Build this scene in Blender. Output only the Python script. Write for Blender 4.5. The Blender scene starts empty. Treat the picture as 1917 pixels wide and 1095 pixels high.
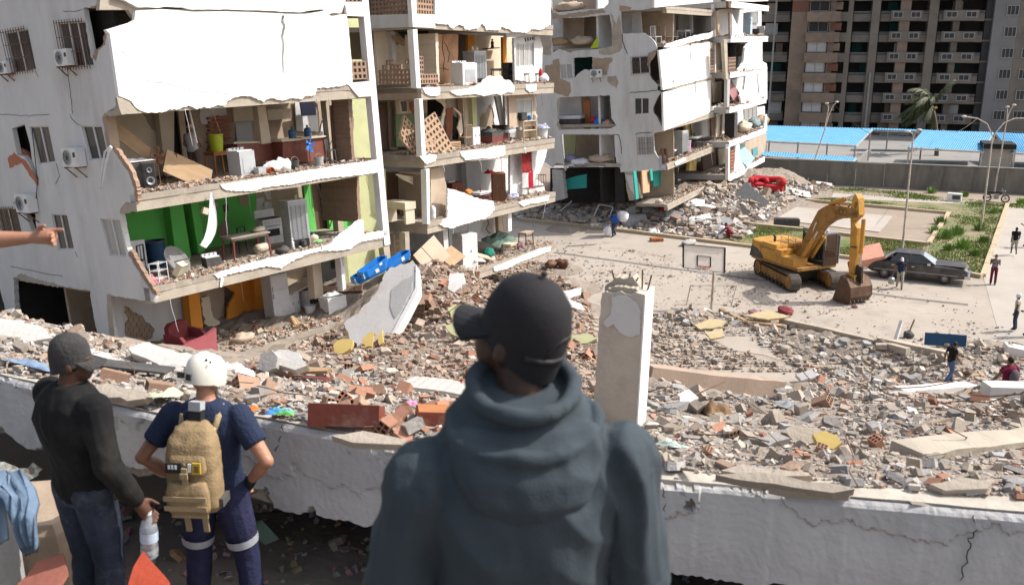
import bpy, bmesh, math, random
import numpy as np
from mathutils import Vector, Matrix, Quaternion, noise as mnoise
from mathutils.geometry import tessellate_polygon
R = math.radians
SC = bpy.context.scene
COL = SC.collection
# camera, sky, sun, exposure
FPX, CX, CY, PITCH, HC = 1750.0, 958.5, 547.5, R(15.3), 13.3
cam = bpy.data.cameras.new('camera'); camo = bpy.data.objects.new('camera', cam); COL.objects.link(camo)
camo.location = (0, 0, HC); camo.rotation_euler = (math.pi/2 - PITCH, 0, 0)
cam.sensor_width = 36.0; cam.lens = FPX/1917*36; cam.clip_start = 0.1; cam.clip_end = 2000
cam.dof.use_dof = True; cam.dof.focus_distance = 40.0; cam.dof.aperture_fstop = 4.5
SC.camera = camo
SUN_EL, SUN_AZ = R(48), R(83)
W = bpy.data.worlds.new('World'); SC.world = W; W.use_nodes = True
nt = W.node_tree; bg = nt.nodes['Background']
sky = nt.nodes.new('ShaderNodeTexSky'); sky.sky_type = 'NISHITA'; sky.sun_disc = False
sky.sun_elevation = SUN_EL; sky.sun_rotation = SUN_AZ; sky.air_density = 1.0; sky.dust_density = 4.0; sky.ozone_density = 1.0
hs = nt.nodes.new('ShaderNodeHueSaturation'); hs.inputs['Saturation'].default_value = 0.6; nt.links.new(sky.outputs[0], hs.inputs['Color']); nt.links.new(hs.outputs[0], bg.inputs[0]); bg.inputs[1].default_value = 0.15
sd = bpy.data.lights.new('sun', 'SUN'); sd.energy = 3.5; sd.angle = R(0.53); sd.color = (1.0, 0.955, 0.89)
so = bpy.data.objects.new('sun', sd); COL.objects.link(so)
SUNV = Vector((math.sin(SUN_AZ)*math.cos(SUN_EL), math.cos(SUN_AZ)*math.cos(SUN_EL), math.sin(SUN_EL)))
so.rotation_mode = 'QUATERNION'; so.rotation_quaternion = SUNV.to_track_quat('Z', 'Y'); so.location = (30, 5, 60)
SC.view_settings.view_transform = 'Standard'; SC.view_settings.look = 'None'
SC.view_settings.exposure = 0.5; SC.view_settings.gamma = 1.0
try: SC.view_settings.use_curve_mapping = False
except Exception: pass
# camera geometry: photo pixel -> place in the world
CAMP = np.array([0, 0, HC]); _fw = np.array([0, math.cos(PITCH), -math.sin(PITCH)]); _up = np.array([0, math.sin(PITCH), math.cos(PITCH)]); _rt = np.array([1., 0, 0])
def ray(x, y): return _fw + (x-CX)/FPX*_rt + (CY-y)/FPX*_up
def pt(x, y, d): return CAMP + ray(x, y)*d
def onz(x, y, z=0.0):
 r = ray(x, y); return CAMP + r*((z-HC)/r[2])
def proj(p):
 q = np.asarray(p, float) - CAMP; d = q @ _fw
 return CX + FPX*(q @ _rt)/d, CY - FPX*(q @ _up)/d, d
class Fr:
 """frame of a (leaning) building: local x along the facade, y inward, z up"""
 def __init__(s, o, ang, tilt=0, tiltu=0):
  a = R(ang); s.o = np.asarray(o, float)
  u = np.array([math.sin(a), math.cos(a), 0]); n = np.array([math.cos(a), -math.sin(a), 0]); z = np.array([0, 0, 1.])
  t = R(tilt); zz = z*math.cos(t)-n*math.sin(t); nn = n*math.cos(t)+z*math.sin(t)
  t2 = R(tiltu); s.u = u*math.cos(t2)+zz*math.sin(t2); s.z = zz*math.cos(t2)-u*math.sin(t2); s.i = -nn
  s.M = Matrix([[s.u[k], s.i[k], s.z[k], s.o[k]] for k in range(3)] + [[0, 0, 0, 1]])
 def hit(s, x, y, ax, v):
  r = ray(x, y); A = (s.u, s.i, s.z)[ax]; k = (v-(CAMP-s.o) @ A)/(r @ A); p = CAMP + r*k - s.o
  return (p @ s.u, p @ s.i, p @ s.z)
 def fac(s, q, y=0.0): h = s.hit(q[0], q[1], 1, y); return (h[0], h[2])
 def gab(s, q, x=0.0): h = s.hit(q[0], q[1], 0, x); return (h[1], h[2])
 def flo(s, q, z): h = s.hit(q[0], q[1], 2, z); return (h[0], h[1], z)
 def w(s, x, y, z): return s.o + s.u*x + s.i*y + s.z*z
 def px(s, x, y, z): return proj(s.w(x, y, z))
# materials
MATS = {}
def mat(name, c=None, c2=None, sc=2.0, rough=0.9, bump=0.25, bsc=None, metal=0.0, rnd=0.0, attr=False, contrast=0.5, trans=0.0, dirt=None, dsc=0.6, spec=0.3, stretch=None, alpha=1.0):
 if name in MATS: return MATS[name]
 m = bpy.data.materials.new(name); m.use_nodes = True; MATS[name] = m
 N = m.node_tree.nodes; L = m.node_tree.links; b = N['Principled BSDF']
 b.inputs['Roughness'].default_value = rough; b.inputs['Metallic'].default_value = metal
 b.inputs['Specular IOR Level'].default_value = spec
 if trans: b.inputs['Transmission Weight'].default_value = trans; b.inputs['IOR'].default_value = 1.45
 if alpha < 1: b.inputs['Alpha'].default_value = alpha
 c2 = c2 or tuple(v*0.8 for v in c)
 tc = N.new('ShaderNodeTexCoord'); src = tc.outputs['Object']
 if stretch:
  mp = N.new('ShaderNodeMapping'); mp.inputs['Scale'].default_value = stretch; L.new(src, mp.inputs[0]); src = mp.outputs[0]
 n1 = N.new('ShaderNodeTexNoise'); n1.inputs['Scale'].default_value = sc; n1.inputs['Detail'].default_value = 8; n1.inputs['Roughness'].default_value = 0.62
 L.new(src, n1.inputs['Vector'])
 r = N.new('ShaderNodeMapRange'); r.inputs[1].default_value = 0.5-contrast*0.36; r.inputs[2].default_value = 0.5+contrast*0.36; L.new(n1.outputs[0], r.inputs[0])
 mx = N.new('ShaderNodeMix'); mx.data_type = 'RGBA'; mx.inputs[6].default_value = (*c, 1); mx.inputs[7].default_value = (*c2, 1)
 L.new(r.outputs[0], mx.inputs[0]); out = mx.outputs[2]
 if dirt:
  n3 = N.new('ShaderNodeTexNoise'); n3.inputs['Scale'].default_value = dsc; n3.inputs['Detail'].default_value = 10; n3.inputs['Roughness'].default_value = 0.7
  L.new(src, n3.inputs['Vector']); r3 = N.new('ShaderNodeMapRange'); r3.inputs[1].default_value = 0.52; r3.inputs[2].default_value = 0.72; L.new(n3.outputs[0], r3.inputs[0])
  m3 = N.new('ShaderNodeMix'); m3.data_type = 'RGBA'; m3.inputs[7].default_value = (*dirt, 1); L.new(out, m3.inputs[6]); L.new(r3.outputs[0], m3.inputs[0]); out = m3.outputs[2]
 if attr:
  at = N.new('ShaderNodeAttribute'); at.attribute_name = 'col'
  m4 = N.new('ShaderNodeMix'); m4.data_type = 'RGBA'; m4.blend_type = 'MULTIPLY'; m4.inputs[0].default_value = 1.0
  L.new(out, m4.inputs[6]); L.new(at.outputs['Color'], m4.inputs[7]); out = m4.outputs[2]
 if rnd:
  oi = N.new('ShaderNodeObjectInfo'); h = N.new('ShaderNodeHueSaturation'); rr = N.new('ShaderNodeMapRange')
  rr.inputs[3].default_value = 1-rnd; rr.inputs[4].default_value = 1+rnd; L.new(oi.outputs['Random'], rr.inputs[0]); L.new(rr.outputs[0], h.inputs['Value'])
  L.new(out, h.inputs['Color']); out = h.outputs[0]
 L.new(out, b.inputs['Base Color'])
 if bump:
  n2 = N.new('ShaderNodeTexNoise'); n2.inputs['Scale'].default_value = bsc or sc*8; n2.inputs['Detail'].default_value = 6
  L.new(src, n2.inputs['Vector']); bp = N.new('ShaderNodeBump'); bp.inputs['Strength'].default_value = bump; bp.inputs['Distance'].default_value = 0.03
  L.new(n2.outputs[0], bp.inputs['Height']); L.new(bp.outputs[0], b.inputs['Normal'])
 return m
# mesh builder
class MB:
 def __init__(s): s.V = []; s.F = []; s.I = []; s.mi = 0
 def add(s, V, F, M=None):
  o = len(s.V)
  s.V += [tuple(M @ Vector(v)) for v in V] if M is not None else [tuple(v) for v in V]
  s.F += [tuple(i+o for i in f) for f in F]; s.I += [s.mi]*len(F); return s
 def box(s, c, d, M=None, rz=0, rx=0, ry=0):
  x, y, z = (k/2 for k in d)
  T = Matrix.Translation(Vector(c))
  if rz or rx or ry: T = T @ Matrix.Rotation(rz, 4, 'Z') @ Matrix.Rotation(ry, 4, 'Y') @ Matrix.Rotation(rx, 4, 'X')
  if M is not None: T = M @ T
  return s.add([(-x,-y,-z),(x,-y,-z),(x,y,-z),(-x,y,-z),(-x,-y,z),(x,-y,z),(x,y,z),(-x,y,z)], [(3,2,1,0),(4,5,6,7),(0,1,5,4),(1,2,6,5),(2,3,7,6),(3,0,4,7)], T)
 def bar(s, a, b, w, h=None, M=None):
  a = Vector(a); b = Vector(b); d = b-a; q = d.to_track_quat('Z', 'Y').to_matrix().to_4x4()
  T = Matrix.Translation((a+b)/2) @ q
  return s.box((0,0,0), (w, h or w, d.length), T if M is None else M @ T)
 def plate(s, out, ax, v0, v1, holes=(), M=None):
  """polygon given in the other two axes, extruded along axis ax (0,1,2) from v0 to v1"""
  def mk(p, v): return ((v,p[0],p[1]), (p[0],v,p[1]), (p[0],p[1],v))[ax]
  loops = [list(out)] + [list(h) for h in holes]
  fl = [q for l in loops for q in l]
  tris = tessellate_polygon([[Vector((q[0], q[1], 0)) for q in l] for l in loops])
  n = len(fl); V = [mk(q, v0) for q in fl] + [mk(q, v1) for q in fl]
  F = [tuple(t) for t in tris] + [tuple(k+n for k in reversed(t)) for t in tris]
  b = 0
  for l in loops:
   m = len(l)
   F += [(b+k, b+(k+1) % m, b+(k+1) % m+n, b+k+n) for k in range(m)]; b += m
  return s.add(V, F, M)
 def tube(s, P, r, n=6, M=None, cap=True):
  P = [Vector(p) for p in P]; rs = r if isinstance(r, (list, tuple)) else [r]*len(P)
  V = []; ref = None
  for k, p in enumerate(P):
   d = (P[min(k+1, len(P)-1)]-P[max(k-1, 0)]).normalized()
   if ref is None: ref = d.orthogonal().normalized()
   x = (ref - d*ref.dot(d))
   x = x.normalized() if x.length > 1e-5 else d.orthogonal().normalized()
   ref = x; y = d.cross(x)
   V += [p + (x*math.cos(2*math.pi*j/n)+y*math.sin(2*math.pi*j/n))*rs[k] for j in range(n)]
  F = [(k*n+j, k*n+(j+1) % n, (k+1)*n+(j+1) % n, (k+1)*n+j) for k in range(len(P)-1) for j in range(n)]
  if cap: F += [tuple(reversed(range(n))), tuple((len(P)-1)*n+j for j in range(n))]
  return s.add(V, F, M)
 def loft(s, rings, M=None, cap=True):
  n = len(rings[0]); V = [v for r in rings for v in r]
  F = [(k*n+j, k*n+(j+1) % n, (k+1)*n+(j+1) % n, (k+1)*n+j) for k in range(len(rings)-1) for j in range(n)]
  if cap: F += [tuple(reversed(range(n))), tuple((len(rings)-1)*n+j for j in range(n))]
  return s.add(V, F, M)
 def lathe(s, prof, n=14, M=None, cap=True, c=(0,0,0)):
  return s.loft([[(c[0]+r*math.cos(2*math.pi*j/n), c[1]+r*math.sin(2*math.pi*j/n), c[2]+z) for j in range(n)] for r, z in prof], M, cap)
 def ball(s, c, r, n=12, m=8, M=None):
  r = (r, r, r) if isinstance(r, (int, float)) else r
  return s.loft([[(c[0]+r[0]*math.sin(t)*math.cos(2*math.pi*j/n), c[1]+r[1]*math.sin(t)*math.sin(2*math.pi*j/n), c[2]-r[2]*math.cos(t)) for j in range(n)]
      for t in [math.pi*(k+0.12)/(m-1+0.24) for k in range(m)]], M)
 def build(s, name, mats, parent=None, M=None, smooth=False, kind=None, label=None, cat=None, group=None, shadeflat=True):
  me = bpy.data.meshes.new(name); me.from_pydata(s.V, [], s.F)
  for m in (mats if isinstance(mats, (list, tuple)) else [mats]): me.materials.append(m)
  if any(s.I): me.polygons.foreach_set('material_index', s.I)
  bm = bmesh.new(); bm.from_mesh(me); bmesh.ops.recalc_face_normals(bm, faces=bm.faces); bm.to_mesh(me); bm.free()
  if smooth:
   me.polygons.foreach_set('use_smooth', [True]*len(me.polygons))
   if smooth is not True: me.set_sharp_from_angle(angle=R(smooth))
  o = link(name, me, parent, M); return tag(o, label, cat, group, kind)
def link(name, me, parent=None, M=None):
 o = bpy.data.objects.new(name, me); COL.objects.link(o)
 if parent is not None: o.parent = parent
 if M is not None: o.matrix_local = M
 return o
def tag(o, label=None, cat=None, group=None, kind=None):
 if label: o['label'] = label
 if cat: o['category'] = cat
 if group: o['group'] = group
 if kind: o['kind'] = kind
 return o
def thing(name, label, cat, M=None, group=None, loc=None, rz=0):
 o = bpy.data.objects.new(name, None); COL.objects.link(o); o.empty_display_size = 0.1
 if loc is not None: M = Matrix.Translation(Vector(loc)) @ Matrix.Rotation(rz, 4, 'Z')
 if M is not None: o.matrix_world = M
 return tag(o, label, cat, group)
def copytree(o, parent=None, M=None, label=None, group=None):
 c = o.copy(); COL.objects.link(c); c.parent = parent
 if parent is None:
  if M is not None: c.matrix_world = M
  if label: c['label'] = label
  if group: c['group'] = group
 for ch in list(o.children): copytree(ch, c)
 return c
def T(x, y, z, rz=0, rx=0, ry=0, s=1):
 return Matrix.Translation(Vector((x, y, z))) @ Matrix.Rotation(rz, 4, 'Z') @ Matrix.Rotation(ry, 4, 'Y') @ Matrix.Rotation(rx, 4, 'X') @ Matrix.Scale(s, 4)
rng = random.Random(7)
def jag(P, amp=0.04, step=0.15, closed=False, rg=rng, edges=None):
 """break an outline into small uneven steps"""
 out = []; n = len(P); m = n if closed else n-1
 for k in range(m):
  a = P[k]; b = P[(k+1) % n]; out.append(a)
  if edges is not None and k not in edges: continue
  d = math.hypot(b[0]-a[0], b[1]-a[1]); q = int(d/step)
  if q < 1: continue
  nx, ny = -(b[1]-a[1])/d, (b[0]-a[0])/d
  for j in range(1, q+1):
   t = (j-0.5+rg.uniform(-.3, .3))/(q); t = min(max(t, .02), .98); e = rg.uniform(-amp, amp)
   out.append((a[0]+(b[0]-a[0])*t+nx*e, a[1]+(b[1]-a[1])*t+ny*e))
 if not closed: out.append(P[-1])
 return out
def rect(x0, z0, x1, z1): return [(x0, z0), (x1, z0), (x1, z1), (x0, z1)]
# colours of the place
WHITE = mat('white_plaster', (.80,.80,.79), (.74,.735,.72), 1.2, .9, .12, 30, dirt=(.62,.59,.55), dsc=.5)
WHITE2 = mat('white_plaster_shaded', (.63,.63,.62), (.55,.55,.54), .9, .92, .2, 14, dirt=(.45,.435,.415), dsc=.35, stretch=(1.6,1.6,.5))  # greyer copy of the white plaster: gable shade in its colour, plus stains
CONC = mat('bare_concrete', (.44,.385,.31), (.34,.30,.245), 1.6, .95, .35, 16, dirt=(.27,.23,.19), dsc=.9)
CONCG = mat('grey_concrete', (.45,.44,.43), (.36,.355,.35), 2.2, .93, .3, 20, dirt=(.54,.52,.49), dsc=1.1)
RAWW = mat('bare_block_wall', (.40,.31,.23), (.31,.24,.175), 2.5, .95, .4, 14)
BRICK = mat('red_brick', (.40,.15,.09), (.30,.12,.075), 5, .95, .3, rnd=.22)
BLOCK = mat('clay_block', (.35,.24,.175), (.28,.19,.14), 4, .95, .3, rnd=.2)
DARK = mat('dark_interior', (.035,.033,.03), (.02,.02,.02), 2, .95, .1)  # near black; on inner walls and doorways, shade put into the colour
STEEL = mat('steel_grey', (.35,.36,.37), None, 6, .45, .05, metal=.7)
RUST = mat('rusty_metal', (.20,.10,.055), (.12,.07,.045), 9, .85, .3)
WOODB = mat('brown_wood', (.16,.075,.04), (.10,.045,.025), 5, .6, .1, stretch=(1,1,.15))
WOODT = mat('pale_wood', (.42,.29,.17), (.33,.22,.13), 5, .75, .15, stretch=(.3,1,1))
WOODO = mat('orange_wood', (.42,.17,.06), (.34,.13,.045), 5, .55, .1, stretch=(1,1,.2))
WOODR = mat('red_brown_lacquer', (.22,.055,.035), (.17,.045,.03), 4, .5, .1, dirt=(.40,.27,.2), dsc=1.6)
APPL = mat('appliance_white', (.72,.73,.73), (.64,.65,.65), 3, .35, .03, dirt=(.5,.47,.43), dsc=1.3)
APPG = mat('appliance_grey', (.42,.44,.45), (.36,.37,.385), 3, .4, .03, dirt=(.34,.31,.28), dsc=1.5)
BLACK = mat('black_plastic', (.018,.018,.02), (.03,.03,.03), 5, .5, .05)
BLACKD = mat('dusty_black', (.05,.048,.047), (.10,.095,.09), 4, .7, .1)
GLASSD = mat('window_glass', (.035,.038,.04), (.07,.07,.07), 1.3, .15, .0, spec=.3)
GLASSW = mat('curtained_glass', (.42,.42,.41), (.30,.30,.29), 1.6, .3, .0, stretch=(3,3,.3))
ALU = mat('aluminium_frame', (.62,.62,.61), (.52,.52,.51), 4, .5, .05, dirt=(.35,.3,.26), dsc=1.5)
GREENW = mat('green_wall_paint', (.13,.52,.11), (.11,.46,.095), 1.5, .8, .08, dirt=(.16,.40,.12), dsc=.8)
PISTA = mat('pale_green_wall', (.50,.52,.28), (.44,.45,.25), 1.5, .85, .1, dirt=(.38,.36,.24), dsc=.9)
BEIGE = mat('beige_wall', (.66,.57,.44), (.58,.50,.385), 1.3, .9, .1, dirt=(.48,.41,.32), dsc=.8)
BEIGED = mat('brown_beige_wall', (.50,.40,.30), (.43,.34,.255), 1.3, .9, .1, dirt=(.34,.27,.21), dsc=.8)
GREYW = mat('grey_wall', (.64,.64,.645), (.56,.56,.565), 1.3, .9, .1, dirt=(.48,.47,.45), dsc=.8)
ORANGE = mat('orange_wall', (.75,.31,.04), (.66,.26,.04), 1.5, .8, .08)
PEACH = mat('peach_wall', (.62,.37,.23), (.55,.33,.20), 1.6, .85, .1, dirt=(.36,.22,.14), dsc=.8)
TEAL = mat('teal_wall', (.03,.34,.30), (.03,.29,.26), 1.6, .7, .08)
TEALD = mat('dark_green_curtain', (.01,.065,.05), (.008,.045,.04), 3, .9, .1)
TILE = mat('red_tile', (.24,.075,.05), (.19,.06,.045), 3, .45, .1, dirt=(.30,.17,.13), dsc=1.2)
BROWND = mat('brown_door', (.13,.075,.05), (.10,.06,.042), 2, .6, .05, stretch=(1,1,.2))
DUST = mat('dusty_floor', (.36,.31,.255), (.28,.245,.205), 1.6, .95, .4, 12, dirt=(.42,.38,.33), dsc=2.5)
YELLOWP = mat('yellow_plaster', (.56,.42,.15), (.50,.37,.13), 2, .9, .15)
PGREENP = mat('pale_green_plaster', (.48,.49,.27), (.43,.43,.25), 2, .9, .15)
BLUEP = mat('blue_plastic', (.015,.16,.50), (.012,.13,.42), 3, .4, .03)
REDV = mat('red_upholstery', (.22,.04,.045), (.17,.035,.04), 3, .8, .1, dirt=(.30,.13,.12), dsc=1.0)
REDF = mat('bright_red_fabric', (.45,.02,.03), (.36,.015,.025), 6, .8, .1)
CLOTHW = mat('white_cloth', (.74,.74,.75), (.66,.66,.68), 5, .9, .2)
RUBB = mat('mixed_rubble', (1,1,1), (.74,.72,.70), 7, .97, .4, 30, attr=True)
# ground
def sheet(name, P, z, m, th=0.0, sub=None, kind='structure'):
 mb = MB(); mb.plate(P, 2, z-0.25, z)
 return mb.build(name, m, kind=kind)
def gpx(L, z=0): return [tuple(onz(x, y, z)[:2]) for x, y in L]
GND = mat('dusty_ground', (.32,.26,.205), (.26,.21,.165), .35, .97, .4, 3, dirt=(.26,.22,.17), dsc=1.2)
mb = MB(); mb.add([(-700,-60,0),(700,-60,0),(700,900,0),(-700,900,0)], [(0,1,2,3)]); mb.build('ground', GND, kind='structure')
COURT = mat('court_concrete', (.39,.34,.29), (.33,.285,.24), .25, .95, .25, 9, dirt=(.25,.215,.18), dsc=.7)
sheet('court', gpx([(930,410),(1430,468),(1640,492),(1836,524),(1990,560),(2100,760),(1400,760),(900,640)]), .012, COURT)
PAVE = mat('pale_paving', (.41,.37,.325), (.345,.31,.275), .4, .95, .2, 10, dirt=(.38,.34,.29), dsc=1.3)
wk = [(1841,519),(1888,384),(1990,388),(2160,640),(1852,640),(1866,612)]
sheet('walkway', gpx(wk), .024, PAVE)
sheet('path', gpx([(1560,362),(1900,386),(1900,392),(1556,370)]), .03, PAVE)
sheet('concrete_pad', gpx([(1450,412),(1490,389),(1671,406),(1646,436)]), .06, PAVE)
LAWN = mat('lawn_soil', (.085,.135,.035), (.24,.19,.115), .55, .97, .4, 6, contrast=.35)
LAWN2 = mat('weedy_soil', (.11,.14,.05), (.27,.215,.14), .45, .97, .4, 6, contrast=.3)
sheet('lawn', gpx([(1350,447),(1415,425),(1500,424),(1738,459),(1720,500),(1430,464)]), .03, LAWN)
sheet('weed_bed', gpx([(1741,459),(1778,400),(1560,372),(1880,386),(1838,517),(1725,500)]), .036, LAWN2)
DRAIN = mat('drain_grey', (.13,.12,.115), (.19,.17,.155), 2, .9, .2)
def strip(name, P, w, z, m):
 mb = MB()
 Q = [Vector(onz(x, y)) for x, y in P]
 for a, b in zip(Q, Q[1:]):
  d = (b-a).normalized(); n = Vector((-d.y, d.x, 0))*w/2
  mb.add([a-n, b-n, b+n, a+n], [(0,1,2,3)], Matrix.Translation((0,0,z)))
 return mb.build(name, m, kind='structure')
strip('drain_channel', [(1030,472),(1235,500),(1425,525)], .34, .024, DRAIN)
strip('drain_channel', [(1618,548),(1700,559),(1812,571)], .34, .024, DRAIN)
KERB = mat('kerb_concrete', (.47,.38,.26), (.40,.32,.22), 1, .95, .3, 12)
def kerb(P, w=.28, h=.22, m=KERB):
 mb = MB(); Q = [Vector(onz(x, y)) for x, y in P]
 for a, b in zip(Q, Q[1:]):
  n = max(1, int((b-a).length/3)); d = (b-a).normalized(); ang = math.atan2(d.y, d.x)
  for k in range(n):
   c = a+(b-a)*((k+.5)/n)
   mb.box((c.x, c.y, h/2-.05+rng.uniform(-.02,.02)), ((b-a).length/n-.03, w, h+.1), rz=ang+rng.uniform(-.01,.01))
 return mb.build('kerb', m, kind='structure')
kerb([(972,413),(1200,438),(1432,467)]); kerb([(1432,467),(1640,491)]); kerb([(1640,491),(1790,511),(1838,521)])
kerb([(1470,374),(1620,387),(1776,401)]); kerb([(1776,401),(1738,459)]); kerb([(1738,459),(1600,444),(1480,430),(1380,420)]); kerb([(1840,519),(1886,384)], .3, .2)
# rubble slope (height field)
ctrl = []
def cp(*L):
 for x, y, d in L: ctrl.append(tuple(pt(x, y, d)))
BEAM = [(-260,655,7.4),(0,706,6.35),(72,722,6.2),(199,758,5.95),(289,778,5.8),(471,783,5.62),(586,805,5.45),(788,839,5.25),(1224,902,4.85),(1591,936,4.66),(1917,965,4.5),(2250,990,4.35),(3400,1078,3.9)]
ZB = 11.07
BE = []
for x, y, d in BEAM: BE.append(onz(x, y, ZB))
for p in BE: ctrl.append(tuple(p));
cp((-200,600,9),(0,690,6.9),(40,640,9.5),(60,600,13.5),(-200,560,13),(210,640,13.5),(120,618,13.8),(150,690,7.6),(250,735,6.9),(330,672,13),(420,688,13),(450,765,6.9),(430,720,9.5),
 (560,690,15),(520,694,25),(450,716,26),(560,670,29.5),(620,652,31.5),(640,770,7.6),(640,735,10.5),(650,700,15),(660,660,23),(690,614,33),
 (800,800,7.2),(800,770,9),(800,735,13),(800,700,18),(790,650,26),(790,600,31),(770,545,34),(810,500,36),(860,505,38),(900,560,37),
 (960,780,8.5),(980,720,14),(980,640,26),(960,540,42),(1040,780,9.2),(1060,720,16),(1060,640,29),(1060,580,39),(1090,800,8.6),(1165,812,8.9),
 (1230,860,6),(1230,800,9.3),(1250,760,14),(1240,720,24),(1330,870,5.6),(1330,800,9.6),(1330,765,15),(1360,745,24),(1470,885,5.4),(1480,800,10),(1500,765,15),(1480,735,27),
 (1620,900,5.2),(1620,850,7.4),(1620,800,11),(1620,760,17),(1620,725,28),(1780,910,5),(1780,860,7.2),(1780,800,11),(1780,765,17),(1780,735,27),(1917,915,4.9),(1917,850,7.5),(1917,800,11.5),(1917,765,17),(1917,735,27),
 (2200,900,6),(2200,800,13),(2200,740,26),(100,690,25.8),(0,690,25.5),(230,700,26.5),(330,700,27.5),(-200,690,25))
for x, y in [(1000,520),(1090,560),(1220,600),(1230,680),(1300,640),(1460,725),(1460,690),(1700,700),(1800,715),(1917,725),(2200,740),(1100,520),(1000,470),(1040,500),(930,480),(1200,520),(1400,520),(1600,560),(1600,620),(1800,600),(2000,600),(2200,600),(1000,430),(1200,440),(1500,470),(1430,440)]:
 q = onz(x, y); ctrl.append((q[0], q[1], -.06))
ctrl += [(-30,20,4),(-30,40,1),(-14,45,2),(-5,52,1),(3,56,-.06),(-20,60,0),(36,20,2),(40,40,-.06),(36,70,-.06),(20,75,-.06),(0,80,-.06),(36,8,9)]
Cn = np.array(ctrl); Kd = np.sqrt(((Cn[:,None,:2]-Cn[None,:,:2])**2).sum(-1)+.05)
A_ = np.block([[Kd, np.c_[np.ones(len(Cn)), Cn[:,:2]]], [np.r_[np.ones((1,len(Cn))), Cn[:,:2].T], np.zeros((3,3))]])
Wt = np.linalg.lstsq(A_, np.r_[Cn[:,2], 0, 0, 0], rcond=None)[0]
MOUND = []
def mound(px, py, h, r, rr=None): q = onz(px, py); MOUND.append((q[0], q[1], h, r))
for a in [(985,395,.8,1.6),(1040,388,1.1,2.2),(1100,390,1.2,2.4),(1160,392,1.25,2.4),(1210,396,1.2,2.3),(1265,398,1.25,2.4),(1320,392,1.3,2.6),(1060,366,1.6,2.4),(1110,362,1.6,2.4),(1150,370,1.5,2.4),(1200,378,1.1,2.4),(1280,372,1.1,2.4),(1300,350,1.0,2.6),(1370,385,1.3,3),(1420,370,1.5,3.2),(1455,358,1.2,3),(1350,360,1.8,3.5),(1400,345,1.6,3.5),(1480,352,.8,2.5),(1340,430,.45,1.8),(1290,418,.7,2.2),(1060,430,.3,1.4),
   (1260,600,.35,1.3),(1300,595,.4,1.2),(1420,600,.3,1.4),(1520,640,.5,1.5),(1600,660,.5,1.6),(1690,670,.6,1.6),(1780,690,.3,1.6),(1870,660,.35,1.6),(1000,545,.6,1.8),(1070,540,.4,1.5),(1040,505,.35,1.5)]: mound(*a)
def Hraw(X, Y):
 X = np.atleast_1d(np.asarray(X, float)); Y = np.atleast_1d(np.asarray(Y, float)); out = np.zeros(X.shape)
 for s in range(0, X.size, 20000):
  x = X.flat[s:s+20000]; y = Y.flat[s:s+20000]
  D = np.sqrt((x[:,None]-Cn[None,:,0])**2+(y[:,None]-Cn[None,:,1])**2+.05)
  h = D @ Wt[:-3]+Wt[-3]+Wt[-2]*x+Wt[-1]*y
  h = np.maximum(h, -.06)
  for mx, my, mh, mr in MOUND: h = h+mh*np.exp(-((x-mx)**2+(y-my)**2)/(mr*mr)*1.3)
  out.flat[s:s+20000] = h
 return out
GX0, GX1, GY0, GY1, NX, NY = -22., 34., 3.5, 84., 300, 420
gx = np.linspace(GX0, GX1, NX); tt = np.linspace(0, 1, NY); gy = GY0+(GY1-GY0)*tt**1.6
XX, YY = np.meshgrid(gx, gy); HH = Hraw(XX, YY)
_r = np.random.RandomState(3)
HH = HH + np.where(HH > .02, _r.uniform(-1, 1, HH.shape)*.035, 0)
_nz = np.array([[mnoise.noise(Vector((a*.7, b*.7, 1)))+.55*mnoise.noise(Vector((a*1.9, b*1.9, 7)))+.25*mnoise.noise(Vector((a*4.1, b*4.1, 3))) for a in gx] for b in gy])
HH = HH + np.where(HH > .02, _nz*np.clip((YY-5)*.02, .015, .26)*np.clip(HH/.5, 0, 1), 0)
bx = BE; bxs = np.array([p[0] for p in bx]); bys = np.array([p[1] for p in bx])
bedge = np.interp(XX, bxs, bys)
def H(x, y):
 i = np.clip((np.asarray(x)-GX0)/(GX1-GX0)*(NX-1), 0, NX-1.001); t = np.clip((np.asarray(y)-GY0)/(GY1-GY0), 0, 1)**(1/1.6)
 j = np.clip(t*(NY-1), 0, NY-1.001); a = np.floor(i).astype(int); b = np.floor(j).astype(int); u = i-a; v = j-b
 h = np.maximum(HH[b,a]*(1-u)*(1-v)+HH[b,a+1]*u*(1-v)+HH[b+1,a]*(1-u)*v+HH[b+1,a+1]*u*v, 0.0)
 be = np.interp(x, bxs, bys); return np.where((y > be+.01) & (y < be+.3), np.maximum(h, ZB+.012), h)
V = np.c_[XX.ravel(), YY.ravel(), HH.ravel()]
keep = (HH > -.03) & (YY > bedge+.02)
idx = np.arange(NX*NY).reshape(NY, NX)
k4 = keep[:-1,:-1] | keep[1:,:-1] | keep[:-1,1:] | keep[1:,1:]; k4 &= (YY[:-1,:-1] > bedge[:-1,:-1])
Fq = np.stack([idx[:-1,:-1][k4], idx[:-1,1:][k4], idx[1:,1:][k4], idx[1:,:-1][k4]], 1)
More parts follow.
